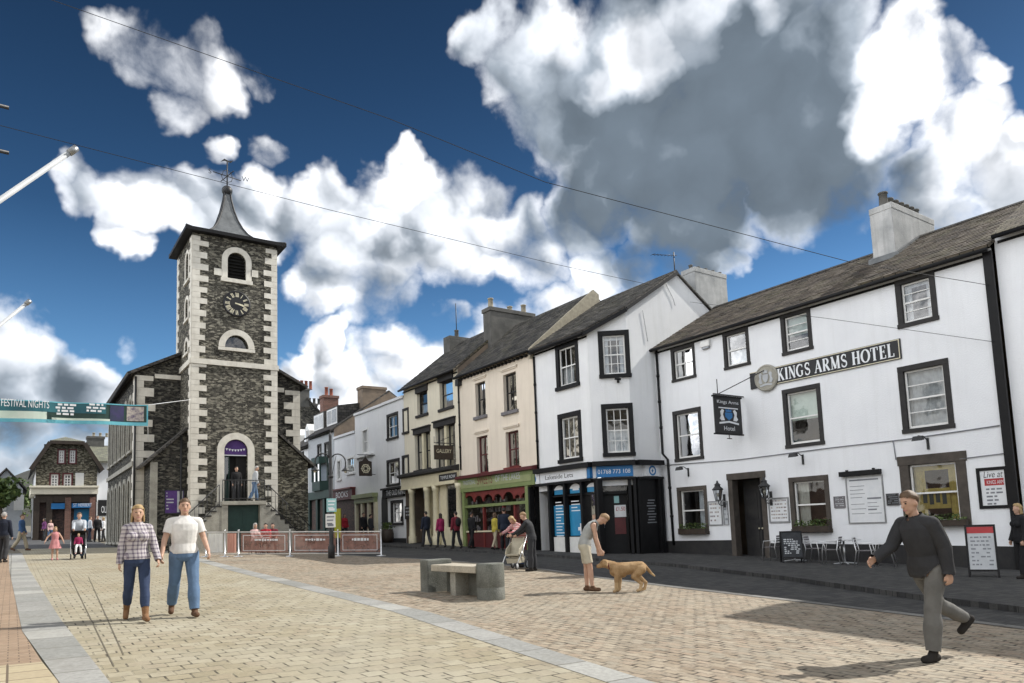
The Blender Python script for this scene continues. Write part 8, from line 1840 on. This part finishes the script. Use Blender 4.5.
# seated behind the barrier, each on a simple chair
for (px_, lb2, tp, hr, wmn) in ((255, 'white haired woman in pale pink seated behind the barrier', 'pink_pale', 'hair_grey', True), (266, 'dark haired person in red seated behind the barrier', 'red_cloth', 'hair_dark', False), (273, 'person in maroon seated at the right of those behind the barrier', 'maroon_cloth', 'hair_dark', False)):
    r = ray(px_, 545); y = 32.6 + (.5 if px_ == 273 else 0); x = y * r.x / r.y; b = ground(x, y)
    cafe_ = thing('seat_chair', tuple(b), 'dark chair under the %s' % ('white haired woman behind the barrier' if px_ == 255 else 'person in red behind the barrier' if px_ == 266 else 'rightmost seated person behind the barrier'), 'chair', 'chairs behind the cafe barrier')
    m = MB(); m.box(b.x - .22, b.x + .22, b.y - .22, b.y + .22, b.z + .42, b.z + .455); m.build('seat', 'dark_timber', cafe_, bevel=.01); m = MB(); m.box(b.x - .22, b.x + .22, b.y + .19, b.y + .225, b.z + .55, b.z + .88); m.build('backrest', 'dark_timber', cafe_)
    for sx in (-1, 1):
        for sy in (-1, 1): m = MB(); m.tube([(b.x + sx * .2, b.y + sy * .2, b.z), (b.x + sx * .2, b.y + sy * .2, b.z + (.42 if sy < 0 else .88))], .016, 6); m.build('leg', 'dark_iron', cafe_)
    person(b + Vector((0, .02, .46)), (.2 if px_ < 260 else -.4, -1), 1.68, lb2, tp, 'charcoal', 'dark_shoe', hr, wmn, legL=(1.45, 1.45, .1), legR=(1.45, 1.45, .1), armL=(.4, .9, .1), armR=(.4, .9, .1), seat=-.10, woman=wmn, lean=.05, voxel=.014)
tq = ground(ray(261, 545).x / ray(261, 545).y * 31.9, 31.9); tb_ = thing('round_table', tuple(tq), 'small round table in front of the seated people', 'table')
m = MB(); m.lathe([(.36, .70), (.37, .715), (.36, .73)], tq, 20); m.build('tabletop', 'poster_grey', tb_); m = MB(); m.lathe([(.22, 0), (.22, .02), (.03, .05), (.03, .70)], tq, 12); m.build('pedestal', 'dark_iron', tb_)

# ------------------------------------------------------------------ pushchairs
def pushchair(c, fwd, label, body, hoodm, rider=None):
    t = thing('pushchair', tuple(c), label, 'pushchair'); fw = Vector((fwd[0], fwd[1], 0)).normalized(); rt = Vector((fw.y, -fw.x, 0)); Q = lambda x, y, z: c + rt * x + fw * y + Vector((0, 0, z))
    for sx in (-1, 1):
        m = MB(); m.tube([Q(sx * .24, .38, .14), Q(sx * .25, -.05, .55), Q(sx * .25, -.42, 1.0)], .015, 6); m.tube([Q(sx * .25, -.38, .14), Q(sx * .25, .05, .52)], .015, 6); m.build('frame', 'aluminium', t)
        for sy, r in ((.38, .11), (-.38, .13)):
            w_ = MB(); w_.tube([Q(sx * .24 - .018, sy, r), Q(sx * .24 + .018, sy, r)] if False else [Q(sx * .24, sy, r) - rt * .012, Q(sx * .24, sy, r) + rt * .012], r * .78, 18); wh = w_.build('wheel', 'poster_grey', t)
            ty = MB(); ty.tube([Q(sx * .24, sy, r) + fw * (r - .018) * math.cos(a) + Vector((0, 0, (r - .018) * math.sin(a))) for a in np.linspace(0, 2 * math.pi, 21)], .018, 6); ty.build('tyre', 'rubber', wh)
    m = MB(); m.tube([Q(-.25, -.42, 1.0), Q(.25, -.42, 1.0)], .02, 8); m.build('handle', 'rubber', t)
    m = MB(); m.hexa([Q(-.2, .22, .40), Q(.2, .22, .40), Q(.2, -.12, .34), Q(-.2, -.12, .34), Q(-.2, .22, .46), Q(.2, .22, .46), Q(.2, -.12, .42), Q(-.2, -.12, .42)]); m.hexa([Q(-.2, -.12, .36), Q(.2, -.12, .36), Q(.2, -.19, .36), Q(-.2, -.19, .36), Q(-.2, -.30, .92), Q(.2, -.30, .92), Q(.2, -.35, .92), Q(-.2, -.35, .92)])
    for sx in (-1, 1): m.hexa([Q(sx * .2, -.12, .38), Q(sx * .225, -.12, .38), Q(sx * .225, .2, .44), Q(sx * .2, .2, .44), Q(sx * .2, -.28, .8), Q(sx * .225, -.28, .8), Q(sx * .225, .12, .6), Q(sx * .2, .12, .6)])
    m.build('seat', body, t, bevel=.01)
    m = MB(); n = 10
    for i in range(n):
        a0, a1 = math.pi * (.42 + .55 * i / n), math.pi * (.42 + .55 * (i + 1) / n); g = lambda a, x: Q(x, -.18 + .36 * math.cos(a) * .9, .72 + .36 * math.sin(a))
        m.hexa([g(a0, -.23), g(a0, .23), g(a1, .23), g(a1, -.23), g(a0, -.235) + Vector((0, 0, .02)), g(a0, .235) + Vector((0, 0, .02)), g(a1, .235) + Vector((0, 0, .02)), g(a1, -.235) + Vector((0, 0, .02))])
    m.build('hood', hoodm, t)
    m = MB(); m.hexa([Q(-.18, -.3, .18), Q(.18, -.3, .18), Q(.18, .15, .18), Q(-.18, .15, .18), Q(-.2, -.34, .34), Q(.2, -.34, .34), Q(.2, .18, .32), Q(-.2, .18, .32)]); m.build('basket', body, t)
    return t, Q
t_, Q = pushchair(pc1, (-.05, -1), 'dark pushchair carrying a toddler in pink', 'black_cloth', 'black_cloth')
person(Q(0, .02, .50), (-.05, -1), .92, 'toddler in red jacket and pale tights sitting in the pushchair', 'magenta_cloth', 'poster_white', 'pink_pale', 'hair_blonde', legL=(1.2, 1.0, .12), legR=(1.2, 1.0, .12), armL=(.3, .6, .2), armR=(.3, .6, .2), seat=-.11, lean=-.15, voxel=.013)
pp2 = gpos(515, 569.5); t_, Q = pushchair(pp2, -RIGHT * .4 - AWAY * .9, 'cream and black pram beside the charcoal clad man', 'shorts_cream', 'check_red')

# ------------------------------------------------------------------ the tan dog
surf('dog_tan', (.46, .31, .165), (.30, .18, .08), 5, .85, .8, 110, fleck=.5); surf('dog_pale', (.50, .36, .20), (.42, .28, .15), 9, .8, .4, 70)
pdg = gpos(629, 592.5); fw = (-RIGHT).normalized(); rt = Vector((fw.y, -fw.x, 0)); D = lambda x, y, z: pdg + rt * x + fw * y + Vector((0, 0, z))
m = MB(); C_ = lambda a, r0, b, r1: capsule(m, D(*a), r0, D(*b), r1, 12)
C_((0, .22, .46), .135, (0, .0, .47), .125); C_((0, .0, .47), .125, (0, -.26, .49), .115); C_((0, .25, .43), .12, (0, .12, .40), .11)          # chest, loin, keel
C_((0, .28, .52), .10, (0, .43, .58), .075); C_((0, .43, .58), .078, (0, .47, .585), .082); C_((0, .50, .565), .055, (0, .60, .535), .036); C_((0, .47, .61), .06, (0, .46, .57), .07)
for sg in (-1, 1):
    C_((sg * .065, .45, .635), .028, (sg * .095, .435, .55), .022)                                   # ear
    k = .05 if sg < 0 else -.04
    C_((sg * .075, .22, .42), .068, (sg * .08, .20 + k, .26), .042); C_((sg * .08, .20 + k, .26), .038, (sg * .08, .215 + k, .07), .027); C_((sg * .08, .215 + k, .055), .027, (sg * .08, .26 + k, .03), .026)
    h = .07 if sg < 0 else -.05
    C_((sg * .08, -.26, .45), .095, (sg * .085, -.17 + h, .31), .055); C_((sg * .085, -.17 + h, .31), .048, (sg * .085, -.32 + h, .17), .03); C_((sg * .085, -.32 + h, .17), .029, (sg * .085, -.29 + h, .05), .025); C_((sg * .085, -.29 + h, .045), .027, (sg * .085, -.235 + h, .03), .026)
C_((0, -.36, .50), .035, (0, -.47, .36), .024); C_((0, -.47, .36), .024, (0, -.54, .30), .014)
me = remeshed(m, .011, 'dog', 2); v, nv, f = arr(me); bpy.data.meshes.remove(me); v = v - np.array(pdg) + nv * (.007 * wob(v, 60, 3) + .004 * wob(v, 150, 1))[:, None]
me = bpy.data.meshes.new('dog'); me.from_pydata([tuple(q) for q in v], [], f); me.polygons.foreach_set('use_smooth', [True] * len(f)); me.materials.append(M['dog_tan']); me.materials.append(M['dog_pale'])
me.polygons.foreach_set('material_index', [1 if (v[list(q)].mean(axis=0)[2] < .2 or v[list(q)].mean(axis=0)[2] < .36 and abs((v[list(q)].mean(axis=0) @ np.array(rt))) < .05) else 0 for q in f])
dg_ = bpy.data.objects.new('dog', me); COL.objects.link(dg_); dg_.location = pdg; dg_['base'] = tuple(pdg); tag(dg_, 'tan short haired dog facing the bending man', 'dog')
m = MB(); m.ball(D(0, .632, .545), .02, sc=(1.2, 1, .8)); m.build('nose', 'black_cloth', dg_)
for sg in (-1, 1): m = MB(); m.ball(D(sg * .045, .525, .612), .011); m.build('eye', 'black_cloth', dg_)
m = MB(); m.tube([D(.082 * math.cos(a), .40 + .02 * math.sin(a), .555 + .085 * math.sin(a)) for a in np.linspace(0, 2 * math.pi, 17)], .012, 6); m.build('collar', 'maroon_cloth', dg_)
